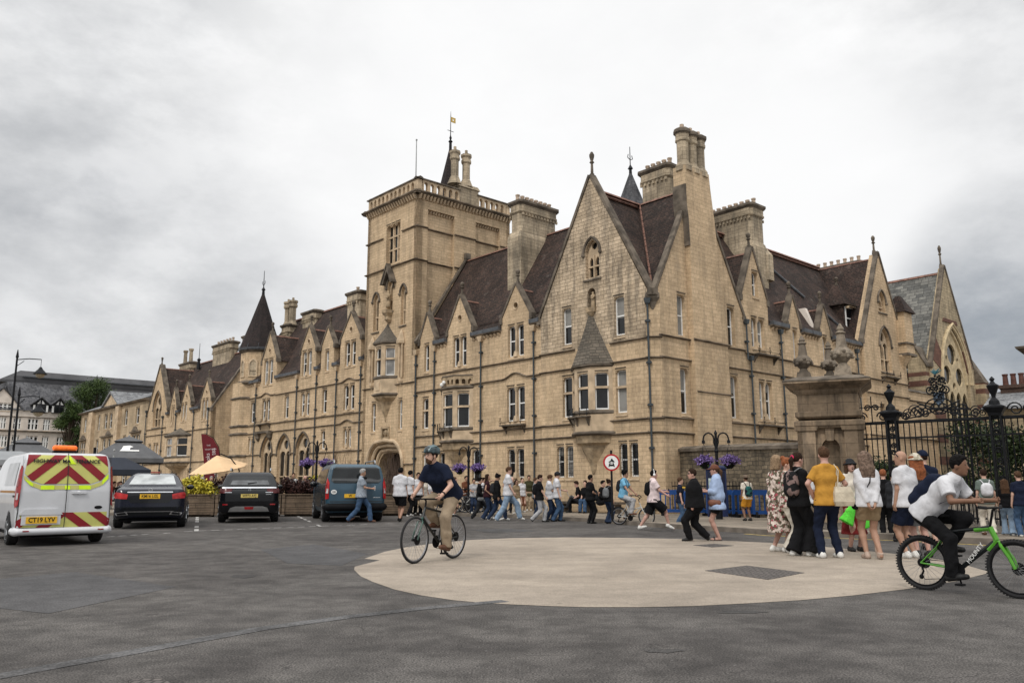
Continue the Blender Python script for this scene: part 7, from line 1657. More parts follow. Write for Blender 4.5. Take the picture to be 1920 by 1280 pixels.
        if bk!='none':
            T=Sdf([l_-.05 for l_ in lo],[h_+.05 for h_ in hi],res); o=bot[2] if len(bot)>2 else .018
            T.cone(tuple(hipc-rv*.06),tuple(hipc+rv*.06),.117*b_+o,.117*b_+o,.05).cone(tuple(waist-rv*.05-upv*.05),tuple(waist+rv*.05-upv*.05),.1*b_+o,.1*b_+o,.05); T.clip(waist+upv*(0 if top[0]in('crop','tank') else -.115),upv)
            if bk in('skirt','miniskirt'):
                zb=.33 if bk=='skirt' else hipc.z-.33
                T.cone((hipc.x,hipc.y,hipc.z-.02),(hipc.x,hipc.y,zb),.15,.25 if bk=='skirt' else .2,.05,flat=1,sq=(1,.85,1))
            else:
                for i in (0,1):
                    if bk=='shorts':
                        e_=hj[i].lerp(kn[i],.78 if len(bot)<4 else bot[3]); T.cone(hj[i],e_,.09*(.6+.4*b_)+o,.075+o*1.3,.05,flat=1)
                    else:
                        wd={'trousers':(.058,.054,.05),'jeans':(.06,.06,.06),'wide':(.085,.095,.12),'flare':(.055,.062,.10),'slim':(.056,.052,.042)}[bk]
                        T.cone(hj[i],kn[i],.087*(.6+.4*b_)+o,wd[0]+o,.05); en=ank[i]+(ank[i]-kn[i]).normalized()*(.03 if bk in('trousers','slim') else .055)
                        if bk in('wide',): en=ank[i]+(ank[i]-kn[i]).normalized()*.02
                        T.cone(kn[i],kn[i].lerp(en,.55),wd[0]+o,wd[1]+o,.03).cone(kn[i].lerp(en,.55),en,wd[1]+o,wd[2]+o*.8,.03,flat=1)
            smesh({'skirt':'skirt','miniskirt':'skirt','shorts':'shorts','jeans':'jeans'}.get(bk,'trousers'),T,CL[bot[1]],s.root,.007,rnd+3)
        for i in (0,1):
            pt=-R(feet[i][3]); fd=Vector((0,math.cos(pt),math.sin(pt))); upf=Vector((0,-math.sin(pt),math.cos(pt))); A_=ank[i]
            hl=A_-upf*.045-fd*.035; to=A_-upf*.052+fd*.165
            T=Sdf([min(hl[k],to[k])-.1 for k in range(3)],[max(hl[k],to[k])+.1 for k in range(3)],min(res,.015)); T.cone(hl,hl.lerp(to,.6),.044,.046,.02).cone(hl.lerp(to,.6),to,.046,.034,.02).cone(hl+upf*.01,A_+upf*.02,.046,.046,.03,flat=1); T.clip(A_-upf*.082,-upf); sm=SHO[shoes] if shoes in SHO else SHO['white']
            if shoes!='sandal': so_=smesh('shoe',T,sm,s.root)
            else: m_=MB(); m_.box(A_.x-.045,A_.x+.045,A_.y-.07,A_.y+.2,A_.z-.09,A_.z-.07); m_.tube([(A_.x-.045,A_.y+.1,A_.z-.07),(A_.x,A_.y+.11,A_.z-.0),(A_.x+.045,A_.y+.1,A_.z-.07)],.014,5); lbuild(m_,'sandal',SHO['black'],s.root)
        # hair and headgear
        hk,hcol=hair[0],hair[1]; T=Sdf([hc[k]-.3 for k in range(3)],[hc[k]+.25 for k in range(3)],min(res,.015))
        if hk in('long','bob','pony','bun'): T=Sdf((hc[0]-.3,hc[1]-.35,hc[2]-.55),(hc[0]+.3,hc[1]+.25,hc[2]+.25),min(res,.017))
        fn=hm@Vector((0,.86,-.5)); fp=Vector(hf(0,.062,.055))
        if hk!='bald':
            T.ell(hf(0,-.008,.042),(.088,.104,.104),.01,rot); 
            if hk=='short': T.ell(hf(0,.02,.095),(.066,.075,.048),.03,rot)
            if hk=='curly':
                for k in range(26): a=k*2.4; T.ell(hf(.07*math.cos(a),-.015+.08*math.sin(a),.04+.055*math.sin(k*1.7)+.03),(.036,.036,.036),.012)
            if hk=='helmet': pass
            T.clip(fp,fn)
            if hk=='short': T.clip(hf(0,-.02,-.045),hm@Vector((0,.25,-.97)))
            if hk=='bob':
                for a in (-.075,-.04,0,.04,.075): T.cone(hf(a,-.045 if abs(a)<.06 else -.0,.05),hf(a*1.25,-.075 if abs(a)<.06 else -.01,-.15),.05,.034,.03,flat=1)
            if hk=='long':
                for a in (-.08,-.045,0,.045,.08): T.cone(hf(a*.9,-.045 if abs(a)<.07 else -.012,.05),tuple(Vector(hf(a*.9,-.09,-.17))),.05,.055,.03); T.cone(tuple(Vector(hf(a*.9,-.09,-.17))),tuple(Vector(hf(a*1.2,-.11,-.33))),.052,.03,.03)
            if hk=='pony': T.cone(hf(0,-.1,.05),hf(0,-.145,-.03),.03,.04,.02).cone(hf(0,-.145,-.03),hf(0,-.13,-.2),.04,.02,.02); T.clip(hf(0,.06,-.06),hm@Vector((0,.6,-.8))) if False else None
            if hk=='bun': T.ell(hf(0,-.09,.12),(.05,.05,.045),.02)
            smesh('hair',T,HR[hcol],s.root,.003,rnd)
        hat=hair[2] if len(hair)>2 else None
        if hat:
            hcv=hair[3]; T=Sdf([hc[k]-.3 for k in range(3)],[hc[k]+.3 for k in range(3)],min(res,.014))
            T.ell(hf(0,-.003,.052),(.098,.114,.105),.01,rot); T.clip(hf(0,0,.035),hm@Vector((0,.05,-1)))
            if hat=='cap': T.ell(hf(0,.13,.045),(.07,.075,.012),.02,rot)
            if hat=='bcap': T.ell(hf(0,-.12,.04),(.07,.06,.012),.02,rot)
            if hat in('bucket','sunhat'): e_=1 if hat=='bucket' else 1.25; T.ell(hf(0,0,.035),(.135*e_,.15*e_,.022),.03,rot)
            smesh('hat',T,hcv,s.root)
        if hk=='helmet' or hat=='helmet': pass
        if glasses:
            m_=MB(); 
            for sg in (-1,1): m_.ball(*hf(sg*.032,.088,.022),.022,8,sz=.8)
            m_.tube([hf(-.075,.02,.028),hf(-.06,.085,.028),hf(.06,.085,.028),hf(.075,.02,.028)],.005,5); lbuild(m_,'sunglasses' if glasses=='sun' else 'glasses',EYEM if glasses=='sun' else IRON,s.root)
    def held(s,name,label,cat,mb_or_sdf,mat,group=None,smooth=True):
        r=empty(name,s.root.location,label,cat,group); r.rotation_euler=s.root.rotation_euler; r.scale=s.root.scale
        return r
    def backpack(s,label,mat,strapm=None,w=.15,h=.22,d=.085,name='backpack',front=False,drop=0):
        r=s.held(name,label,'backpack' if name=='backpack' else 'bag',None,None); c_=s.chest-s.upv*(.02+drop)-s.fv*((.17 if not front else -.2)); T=Sdf([c_[k]-.4 for k in range(3)],[c_[k]+.4 for k in range(3)],.016)
        T.cone(c_-s.upv*(h-.1)-s.rv*(w*.35),c_-s.upv*(h-.1)+s.rv*(w*.35),.1,.1,.06,sq=(1,d/.1,1)).cone(c_+s.upv*(h-.12)-s.rv*(w*.25),c_+s.upv*(h-.12)+s.rv*(w*.25),.09,.09,.08,sq=(1,d/.1,1)).cone(c_-s.rv*(w*.35),c_+s.rv*(w*.35),.1,.1,.08,sq=(1,d/.1,1)).ell(c_-s.upv*.1-s.fv*.07*(1 if not front else -1),(.09,.045,.08),.03)
        smesh('bag_body',T,mat,r); m_=MB()
        for i,sg in ((0,-1),(1,1)):
            a=s.sh[i]-s.rv*sg*.045; m_.tube([tuple(c_+s.upv*(h-.06)+s.rv*sg*.06),tuple(a+s.upv*.085-s.fv*.05),tuple(a+s.upv*.09+s.fv*.02),tuple(a+s.fv*.105-s.upv*.03),tuple(a+s.fv*.14-s.upv*.14),tuple(a+s.fv*.09-s.upv*.26+s.rv*sg*.03),tuple(c_-s.upv*.12+s.rv*sg*.12+s.fv*.08)],.014,5)
        lbuild(m_,'strap',strapm or mat,r); return r
    def strapbag(s,label,mat,side=1,size=(.11,.05,.08),z=-.02,strapside=-1,name='shoulder_bag'):
        r=s.held(name,label,'bag',None,None); c_=s.hipc+s.rv*side*.2+s.upv*z+s.fv*.05; T=Sdf([c_[k]-.3 for k in range(3)],[c_[k]+.3 for k in range(3)],.015)
        q=size; T.cone(c_-s.fv*q[0]*.6-s.upv*.02,c_+s.fv*q[0]*.6-s.upv*.02,q[2],q[2],.02,sq=(q[1]/q[2],1,1)); smesh('bag_body',T,mat,r)
        a=s.sh[0 if strapside<0 else 1]-s.rv*strapside*.09; m_=MB(); m_.tube([tuple(c_-s.fv*.06),tuple(s.chest-s.fv*.15),tuple(a-s.fv*.07+s.upv*.03),tuple(a+s.upv*.075),tuple(a+s.fv*.09+s.upv*.01),tuple(s.chest+s.fv*.155),tuple(s.waist+s.fv*.14+s.rv*side*.08),tuple(c_+s.fv*.06)],.010,5); lbuild(m_,'strap',mat,r); return r
    def phone(s,i,label,name='phone',cat='phone',sz=(.035,.006,.07),mat=None):
        r=s.held(name,label,cat,None,None); d=(s.wr[i]-s.el[i]).normalized(); p=s.wr[i]+d*.1+Vector((0,0,.03)); m_=MB(Fr(p,s.rv,s.fv)); m_.box(-sz[0],sz[0],-sz[1],sz[1],-sz[2],sz[2]); m_.box(-sz[0]*.85,sz[0]*.85,-sz[1]-.002,-sz[1]+.001,-sz[2]*.9,sz[2]*.9)
        lbuild(m_,'case',mat or BLACKP,r); return r
WALK=[(-.07,.33,0,12),(.07,-.30,.0,-42)]; WALKR=[(-.07,-.30,0,-42),(.07,.33,0,12)]
ARMW=[(-.23,-.16,.86),(.23,.22,.92)]; ARMWR=[(-.23,.22,.92),(.23,-.16,.86)]; SHORTSTEP=[(-.09,.14,0,0),(.09,-.14,0,-18)]
PH=[(-.10,.34,1.12),(.10,.34,1.12)]; PHR=[(-.24,.02,.84),(.12,.36,1.15)]
# ================================================================ bicycles
SPK=M('spoke_steel',(.30,.30,.31),.35,.1,9,metal=.6)
def bike(label,loc,az,col,wr=.345,wb=1.03,tw=.017,bars='flat',forkcol=None,crank=0.0,roll=0,scale=1.0,knob=False,basket=False,group=None,detail=True,stay=None,step=False,bzo=0,byo=0,guard=None,name='bicycle'):
    r=empty(name,loc,label,'bicycle',group); r.rotation_euler=(0,R(roll),-R(az)); r.scale=(scale,)*3
    fc=forkcol or col; st=stay or col
    for nm_,y in (('front_wheel',wb),('rear_wheel',0)):
        m_=MB(); m_.torus((0,y,wr),(0,1,0),(0,0,1),wr-tw,tw,44,8); 
        if knob:
            for k in range(60): a=2*PI*k/60; m_.box(-.02,.02,y+(wr)*math.cos(a)-.008,y+(wr)*math.cos(a)+.008,wr+(wr)*math.sin(a)-.008,wr+(wr)*math.sin(a)+.008)
        t=lbuild(m_,nm_,TYRE,r,False); m_=MB(); m_.torus((0,y,wr),(0,1,0),(0,0,1),wr-tw*2.3,.011,36,6); lbuild(m_,'rim',BLACKP if knob else SPK,t)
        m_=MB(); n=24 if detail else 12
        for k in range(n):
            a=2*PI*k/n; b=a+(.35 if k%2 else -.35); sx_=.025 if k%4<2 else -.025; m_.tube([(sx_,y+.02*math.cos(b),wr+.02*math.sin(b)),(0,y+(wr-tw*2.3)*math.cos(a),wr+(wr-tw*2.3)*math.sin(a))],.0022,3)
        lbuild(m_,'spokes',SPK,t); m_=MB(); m_.tube([(-.05,y,wr),(.05,y,wr)],.02,8)
        m_.rings([[(x,y+q*math.cos(2*PI*k/20),wr+q*math.sin(2*PI*k/20)) for k in range(20)] for x,q in ((-.045,.075),(-.042,.075))]); lbuild(m_,'hub',BLACKP,t)
        if y==0: 
            m_=MB()
            for x,q in ((.03,.055),(.036,.045),(.042,.035)): m_.rings([[(x+dx,y+q*math.cos(2*PI*k/18),wr+q*math.sin(2*PI*k/18)) for k in range(18)] for dx in (0,.004)])
            m_.tube([(.045,0,wr-.03),(.045,.02,wr-.1),(.045,-.01,wr-.16)],.014,6); m_.ball(.045,-.01,wr-.17,.03,8); lbuild(m_,'cassette',BLACKP,t)
    bb=(0,.43,wr-.06); stp=(0,.27,wr+.44); hb=(0,wb-.19,wr+.32); ht=(0,wb-.25,wr+.47); tr_=.018 if not knob else .022
    m_=MB(); m_.tube([bb,stp],tr_*.9,8); m_.tube([bb,hb],tr_*(1.15 if not knob else 1.3),8)
    if step: m_.tube([(0,.35,wr+.16),hb],tr_,8)
    else: m_.tube([(0,.285,wr+.38),ht],tr_,8)
    m_.tube([hb,ht],tr_*1.1,8); fr_=lbuild(m_,'frame',col,r,False); m_=MB()
    for sg in (-1,1): m_.tube([(sg*.06,0,wr),(sg*.04,.2,wr+.2),(sg*.012,.29,wr+.34)],.009,6); m_.tube([(sg*.06,0,wr),(sg*.045,.25,wr-.03),bb],.011,6)
    lbuild(m_,'stays',st,fr_); m_=MB()
    for sg in (-1,1): m_.tube([(sg*.05,wb,wr),(sg*.05,wb-.05,wr+.12),(sg*.045,wb-.13,wr+wr*.75),(sg*.0,wb-.16,wr+wr*.86)],.014 if not knob else .02,7)
    m_.tube([hb,(0,wb-.16,wr+wr*.86)],.02,7); lbuild(m_,'fork',fc,r)
    bz=wr+.60+bzo; by=wb-.27+byo; m_=MB(); m_.tube([ht,(0,by,bz-.03),(0,by+.04,bz)],.015,7)
    if bars=='flat': P_=[(-.31,by-.03,bz+.01),(-.2,by+.02,bz),(0,by+.05,bz),(.2,by+.02,bz),(.31,by-.03,bz+.01)]
    elif bars=='drop': P_=[(-.21,by+.0,bz-.12),(-.22,by+.16,bz-.08),(-.21,by+.15,bz),(-.2,by+.06,bz+.01),(0,by+.04,bz),(.2,by+.06,bz+.01),(.21,by+.15,bz),(.22,by+.16,bz-.08),(.21,by,bz-.12)]
    else: P_=[(-.28,by-.22,bz+.10),(-.27,by-.05,bz+.10),(-.15,by+.05,bz+.06),(0,by+.04,bz),(.15,by+.05,bz+.06),(.27,by-.05,bz+.10),(.28,by-.22,bz+.10)]
    m_.tube(P_,.013,7); hbn=lbuild(m_,'handlebar',BLACKP,r); m_=MB()
    for a,b in ((P_[0],P_[1]),(P_[-1],P_[-2])): m_.tube([a,tuple(Vector(a).lerp(Vector(b),.9))],.019,8)
    lbuild(m_,'grip',TYRE,hbn); m_=MB(); m_.tube([stp,(0,.24,wr+.56)],.013,7); lbuild(m_,'seat_post',BLACKP,r)
    S=Sdf((-.12,.05,wr+.5),(.12,.45,wr+.68),.014); S.ell((0,.16,wr+.585),(.075,.09,.028),.02).cone((0,.2,wr+.59),(0,.37,wr+.585),.035,.016,.03); smesh('saddle',S,BLACKP,r)
    m_=MB(); q=.095; m_.rings([[(x,bb[1]+q*math.cos(2*PI*k/24),bb[2]+q*math.sin(2*PI*k/24)) for k in range(24)] for x in (.04,.045)]); 
    for sg in (-1,1): c_=crank+(PI if sg<0 else 0); p=(sg*.085,bb[1]+.17*math.cos(c_),bb[2]+.17*math.sin(c_)); m_.tube([(sg*.06,bb[1],bb[2]),p],.012,6); m_.box(p[0]+(.0 if sg>0 else -.09),p[0]+(.09 if sg>0 else 0),p[1]-.045,p[1]+.045,p[2]-.012,p[2]+.012)
    cs=lbuild(m_,'crankset',BLACKP,r); m_=MB(); m_.tube([(.043,bb[1],bb[2]+q),(.043,0,wr+.045)],.004,4); m_.tube([(.043,bb[1],bb[2]-q),(.043,.03,wr-.2),(.043,0,wr-.16)],.004,4); lbuild(m_,'chain',BLACKP,cs)
    if guard: m_=MB(); m_.tube([(0,.26,wr+.2),(0,.12,wr+.24),(0,-.16,wr+.33)] if guard=='short' else [(0,.33*math.cos(a),wr+(wr+.02)*math.sin(a)) for a in (.4,.9,1.4,1.9,2.4,2.9)],.014,5); lbuild(m_,'mudguard',BLACKP,r)
    if basket: m_=MB(); m_.box(-.14,.14,wb-.18,wb+.08,wr+.4,wr+.62); lbuild(m_,'basket',BLACKP,r)
    s_=empty; return r
def bp_(r_az,loc,x,y,z,scale=1.0):
    f=polar(Vector(loc),r_az); return f
def rider(label,bloc,az,wr,wb,scale,seat=(.17,.0),crank=0,lean=25,handw=.28,hz=.60,hy=None,ped=True,sgl=0,hipdx=0,**k):
    """a person seated on the bicycle; body frame is the bicycle frame shifted so the hips sit on the saddle"""
    Hs=k.pop('Hs',scale); f=polar(Vector(bloc),az); q=1/Hs*scale
    # work in bicycle units, body scaled the same
    oy=seat[0]; bb=(.43-oy,wr-.06); hip=(0,0,wr+.585+.10+seat[1]); by=wb-.27-oy if hy is None else hy
    feet=[]
    for sg in (-1,1):
        c_=crank+(PI if sg<0 else 0); py,pz=bb[0]+.17*math.cos(c_),bb[1]+.17*math.sin(c_); pt=-12 if math.sin(c_)<0 else -5
        feet.append((sg*.12,py-.09,pz+.03-.0,pt))
    hands=[(-handw,by-.04,wr+hz+.06),(handw,by-.04,wr+hz+.06)]
    root=f(0,oy*scale,0)
    return Person(label,0,0,0,az,feet=feet,hands=hands,lean=lean,hip=hip,loc=Vector((root.x,root.y,bloc[2])),H=1.75*scale,curl=.8,**k)
# foreground rider on the dark green bicycle, heading left toward the camera
GRN=M('dark_green_frame',(.006,.045,.030),.3,.15,5,coat=.3); BLF=M('black_frame',(.008,.010,.011),.35,.2,5,coat=.2); LIME=M('lime_green_frame',(.075,.28,.022),.32,.12,5,coat=.3)
fr1=gp(777,1056.5); rr1=gp(850.5,1046.5); d=fr1-rr1; az1=math.degrees(math.atan2(d.x,d.y)); s1=d.length/1.03
bike('black and dark green hybrid bicycle ridden by the helmeted man',rr1,az1,BLF,scale=s1,forkcol=GRN,crank=PI/2+.15,tw=.018)
ch=M('helmet_teal_black',(.022,.04,.046),.35,.9,14,coat=.3)
p1=rider('helmeted bearded man in navy T-shirt and khaki trousers riding the dark green bicycle',rr1,az1,.345,1.03,s1,crank=PI/2+.15,lean=42,handw=.27,hz=.6,head=(22,2),top=('tee','navy',.03),bot=('trousers','tan',.028),shoes='brown',hair=('helmet','dark'),build=1.1,skin=0,knee=[(-.12,1,.2),(.12,1,.2)],elbow=[(-.5,-.4,-.5),(.5,-.4,-.5)],seat=(.17,-.01))
T=Sdf(Vector(p1.hf(0,0,.08))-Vector((.25,)*3),Vector(p1.hf(0,0,.08))+Vector((.25,)*3),.011); hm_=Matrix(p1.rot)
T.ell(p1.hf(0,-.005,.062),(.112,.142,.108),.01,p1.rot); T.clip(p1.hf(0,0,.035),hm_@Vector((0,.12,-1)))
o=smesh('helmet',T,ch,p1.root)
m_=MB()
for sg in (-.07,-.035,0,.035,.07): m_.tube([p1.hf(sg,.135-abs(sg)*.5,.075),p1.hf(sg*1.1,.06,.155-abs(sg)*.3),p1.hf(sg*1.1,-.04,.172-abs(sg)*.35),p1.hf(sg,-.13+abs(sg)*.3,.10)],.009,5)
lbuild(m_,'helmet_rib',M('helmet_pale',(.16,.24,.26),.35,.2,9),o); m_=MB()
for sg in (-1,1): m_.tube([p1.hf(sg*.09,.03,.05),p1.hf(sg*.075,.02,-.05),p1.hf(0,.045,-.125)],.006,5)
lbuild(m_,'helmet_strap',BLACKP,o)
T=Sdf(Vector(p1.hf(0,0,0))-Vector((.2,)*3),Vector(p1.hf(0,0,0))+Vector((.2,)*3),.011); T.ell(p1.hf(0,.05,-.08),(.055,.052,.05),.02,p1.rot).ell(p1.hf(0,.085,-.045),(.03,.02,.012),.02,p1.rot); T.clip(p1.hf(0,.03,-.045),hm_@Vector((0,-.3,1))); smesh('beard',T,HR['brown'],p1.root)
m_=MB(); 
for sg in (-1,1): m_.torus(p1.hf(sg*.031,.095,.02),hm_@Vector((1,0,0)),hm_@Vector((0,0,1)),.02,.003,12,4)
lbuild(m_,'glasses',IRON,p1.root); m_=MB(); i=1; a=p1.wr[0]; b=p1.el[0]; d_=(b-a).normalized(); m_.tube([tuple(a+d_*.02),tuple(a+d_*.045)],.033,10); lbuild(m_,'wristband',BLACKP,p1.root)
# rider in white with the lime green mountain bike at the right edge
rr2=gp(1735,1105); fr2=gp(1913,1122); d=fr2-rr2; az2=math.degrees(math.atan2(d.x,d.y)); s2=d.length/1.09
bk2=bike('lime green mountain bicycle with knobbly tyres at the right edge',rr2,az2,BLF,wr=.335,wb=1.09,tw=.024,scale=s2,forkcol=LIME,crank=-PI/2+.35,bzo=.1,byo=.07,knob=True,stay=LIME,guard='short')
m_=MB(); hb=(0,1.09-.19,.335+.32); ht=(0,1.09-.25,.335+.47); m_.tube([hb,ht],.033,8); m_.tube([tuple(Vector(ht)+Vector((0,-.01,-.02))),(0,.66,.335+.43)],.028,8); m_.tube([tuple(Vector(hb)+Vector((0,0,0))),(0,.80,.335+.2)],.031,8); lbuild(m_,'green_headtube',LIME,bk2)
t_=text('MOUNTY',.07,WHITE,'frame_lettering',bk2,(.032,.655,.49),(PI/2,0,PI/2),sx=1.0); t_.rotation_euler=(PI/2,-R(52),PI/2); 
p2=rider('dark haired young man in white T-shirt and black trousers riding the lime green bicycle',rr2,az2,.335,1.09,s2,crank=-PI/2+.35,lean=43,handw=.26,hz=.72,hy=1.09-.2-.15,head=(-6,4),top=('tee','white',.035),bot=('trousers','black',.024),shoes='black',hair=('short','black'),skin=2,build=.95,elbow=[(-.35,-.6,-.5),(.35,-.6,-.5)],knee=[(-.1,1,.2),(.1,1,.2)],seat=(.09,-.06))
p2.backpack('large navy backpack on the young cyclist at the right',CL['navy'],w=.17,h=.27,d=.11,drop=.1)
# small commuter by the kerb
rr3=gp(1161,983.5); fr3=gp(1194,986); d=fr3-rr3; az3=math.degrees(math.atan2(d.x,d.y)); s3=d.length/1.0 if d.length<1.3 else 1.0
az3=118; s3=.93; SILV=M('silver_frame',(.45,.45,.43),.4,.1,5)
bike('silver step through bicycle ridden by the man in pale blue near the kerb',rr3,az3,SILV,wr=.30,wb=1.0,tw=.022,bars='cruiser',scale=s3,step=True,crank=.4,detail=False,guard='full')
p3=rider('seated cyclist in sky blue shirt with dark wavy hair, near the round sign',rr3,az3,.30,1.0,s3,crank=.4,lean=6,handw=.26,hz=.66,hy=.42,head=(-20,0),top=('tee','sky'),bot=('trousers','ltgrey'),shoes='brown',hair=('curly','black'),skin=1,glasses='sun',res=.018)
p3.backpack('dark backpack on the cyclist in sky blue',CL['charcoal'])
# parked bicycles behind the crowd
for i,(u,v,az,cc,lb) in enumerate(((862,960,60,BLF,'parked black bicycle nearest the helmeted rider'),(872,961,75,SILV,'parked silver bicycle in the cluster under the basket lamp'),(884,962,50,BLF,'parked black bicycle with basket by the basket lamp'),(896,961,80,M('dark_red_frame',(.08,.01,.01),.4),'parked dark red bicycle among the walkers'),(853,959,95,SILV,'parked silver bicycle seen past the rider in khaki'),(806,961,80,BLF,'parked black bicycle left of the helmeted rider'))):
    bike(lb,gp(u,v,.12),az,cc,scale=1.05,roll=(-6 if i%2 else 5),basket=i==2,detail=False,bars='cruiser' if i%2 else 'drop',group='bicycles parked under the basket lamp',name='parked_bicycle')
# ================================================================ people standing and walking
def P_(label,u,vf,vh,face,**k): return Person(label,u,vf,vh,face,**k)
# group at the right
p=P_('woman in a floral dress with straight ash blonde hair, leftmost of the right group',1462,1034,857,75,female=True,top=('dress','floral'),bot=('none',),shoes='white',hair=('bob','blond'),hands=[(-.16,.2,1.0),(.12,.26,1.05)],head=(10,6),build=1.12,skin=3,feet=[(-.1,-.05,0,0),(.1,.08,0,0)])
p=P_('woman with tied auburn hair between the floral dress and the black backpack',1482,1036,862,110,female=True,top=('tee','floral'),bot=('wide','offwhite'),shoes='white',hair=('bun','ginger'),head=(10,6),hands=[(-.1,.25,1.05),(.1,.28,1.0)])
p=P_('woman in black with wide trousers, pink hair tie and a backpack',1503,1042,852,62,female=True,top=('tee','black'),bot=('wide','black'),shoes='white',hair=('pony','dark'),hands=[(-.14,.3,1.08),(.12,.32,1.02)],head=(5,6),skin=3,feet=[(-.11,-.06,0,0),(.11,.1,0,0)])
m_=MB(); m_.torus(p.hf(0,-.125,.03),(1,0,0),(0,0,1),.03,.013,10,6); lbuild(m_,'hair_tie',M('pink_scrunchie',(.55,.03,.10),.7),p.root)
p.backpack('black patterned backpack on the woman in black',cloth('patterned_bag',(.012,.012,.013),'print',(.2,.14,.13),9),strapm=CL['grey'],h=.24)
p=P_('man in mustard T-shirt with hands on hips, back turned',1559,1046,843,-3,top=('tee','mustard',.014),bot=('slim','navy'),shoes='white',hair=('short','brown'),hands=[(-.20,.10,.99),(.20,.10,.99)],elbow=[(-1,-.45,.0),(1,-.45,.0)],feet=[(-.15,0,0,0),(.15,.03,0,0)],head=(6,-2),skin=3,build=1.05)
r=p.held('tote_bag','pale canvas tote bag hanging from the shoulder of the man in mustard','bag',None,None); c_=Vector((.20,-.13,1.0)); m_=MB(); m_.rings([[(c_.x+a,c_.y+b*w_,c_.z+z) for a,b in ((-q,-.05),(q,-.05),(q,.05),(-q,.05))] for z,q,w_ in ((-.17,.14,1.2),(-.1,.165,1.6),(.05,.15,1.3),(.14,.12,.6))]); lbuild(m_,'bag_body',CL['canvas'],r); m_=MB()
for y_ in (-.03,.03): m_.tube([(c_.x-.09,c_.y+y_,c_.z+.13),(.155,-.10+y_,1.40),(.15,.0,1.50),(.155,.09,1.38),(c_.x+.06,c_.y+.08,c_.z+.14)],.009,4)
lbuild(m_,'strap',CL['canvas'],r)
p=P_('laughing woman in dark hat with lime scarf over a red skirt',1604,1033,866,178,female=True,top=('crop','offwhite',.035),bot=('skirt','red'),shoes='black',hair=('bob','brown','bucket',CL['charcoal']),hands=[(-.2,.24,1.15),(.22,.2,1.1)],skin=3,head=(0,-8),open_mouth=True,glasses='clear')
r=p.held('green_scarf','bright lime green scarf tied around the waist of the woman in the red skirt','scarf',None,None); S=Sdf((-.4,-.35,.3),(.4,.4,1.15),.018); S.cone((-.1,.02,1.0),(.1,.02,1.0),.15,.15,.03,flat=0,sq=(1.1,1.1,.35)); S.cone((.02,.2,.98),(.26,.26,.56),.04,.15,.03,flat=1,sq=(1,.4,1)); S.cone((-.02,.2,.98),(-.22,.24,.48),.04,.13,.03,flat=1,sq=(1,.4,1)); S.ell((0,.19,1.0),(.07,.05,.05),.02); smesh('bow',S,CL['green'],r,.012,3)
p=P_('woman in white jumper and khaki shorts with hands clasped behind her back',1633,1047,851,2,female=True,top=('long','white',.022),bot=('shorts','khaki',.02,.55),shoes='beige',hair=('long','longgrey'),hands=[(-.05,-.22,.86),(.05,-.22,.86)],elbow=[(-1,-.5,-.2),(1,-.5,-.2)],feet=[(-.06,0,0,0),(.10,-.16,.02,-55)],skin=1,head=(0,0),build=1.05)
p.strapbag('thin dark crossbody bag strap worn by the woman in the white jumper',CL['black'],side=-1,strapside=1,size=(.09,.04,.06))
p=P_('man in dark jacket walking behind the group toward the railings',1683,1014,886,70,top=('hoodie','charcoal'),bot=('trousers','black'),shoes='black',hair=('short','black'),skin=1,feet=SHORTSTEP,head=(0,10))
p=P_('ginger haired person in dark clothes behind the woman in white',1665,1008,884,20,top=('hoodie','black'),bot=('trousers','black'),shoes='black',hair=('short','ginger'))
p=P_('bald man in white T-shirt and navy shorts looking left',1709,1046,850,-25,top=('tee','white',.028),bot=('shorts','navy',.03),shoes='white',hair=('bald','dark'),skin=1,head=(-40,0),build=1.12,hands=[(-.25,.03,.85),(.27,.05,.86)])
m_=MB(); m_.tube([p.hf(-.085,.04,.03),p.hf(-.03,.085,.09),p.hf(.05,.08,.09),p.hf(.085,.02,.04)],.008,5); lbuild(m_,'sunglasses',IRON,p.root)
p=P_('person in cream bucket hat and grey shorts behind the bald man',1733,1044,856,5,female=True,top=('tee','charcoal'),bot=('shorts','grey',.03),shoes='black',hair=('long','ginger','bucket',cloth('cream_hat',(.5,.46,.38),'print',(.3,.27,.2),16)),skin=3)
p=P_('man in dark blue cap behind the bucket hat',1746,1030,850,15,top=('tee','navy'),bot=('shorts','black'),shoes='black',hair=('short','dark','cap',CL['navy']))
p=P_('man in sage T-shirt and pale trousers with a white backpack by the gates',1856,1003,884,15,top=('tee','sage'),bot=('trousers','offwhite'),shoes='brown',hair=('short','dark'),feet=SHORTSTEP); p.backpack('small white backpack on the man in sage by the gates',CL['white'],w=.13,h=.2)
p=P_('woman in black top and flared pale jeans with long curly brown hair by the gates',1893,1003,902,25,female=True,top=('tank','black'),bot=('flare','ltdenim'),shoes='white',hair=('long','brown'),feet=SHORTSTEP,skin=1)
p=P_('person in navy shirt cut by the right edge of the picture',1922,1006,888,10,top=('tee','navy'),bot=('jeans','mdenim'),shoes='white',hair=('short','brown'))
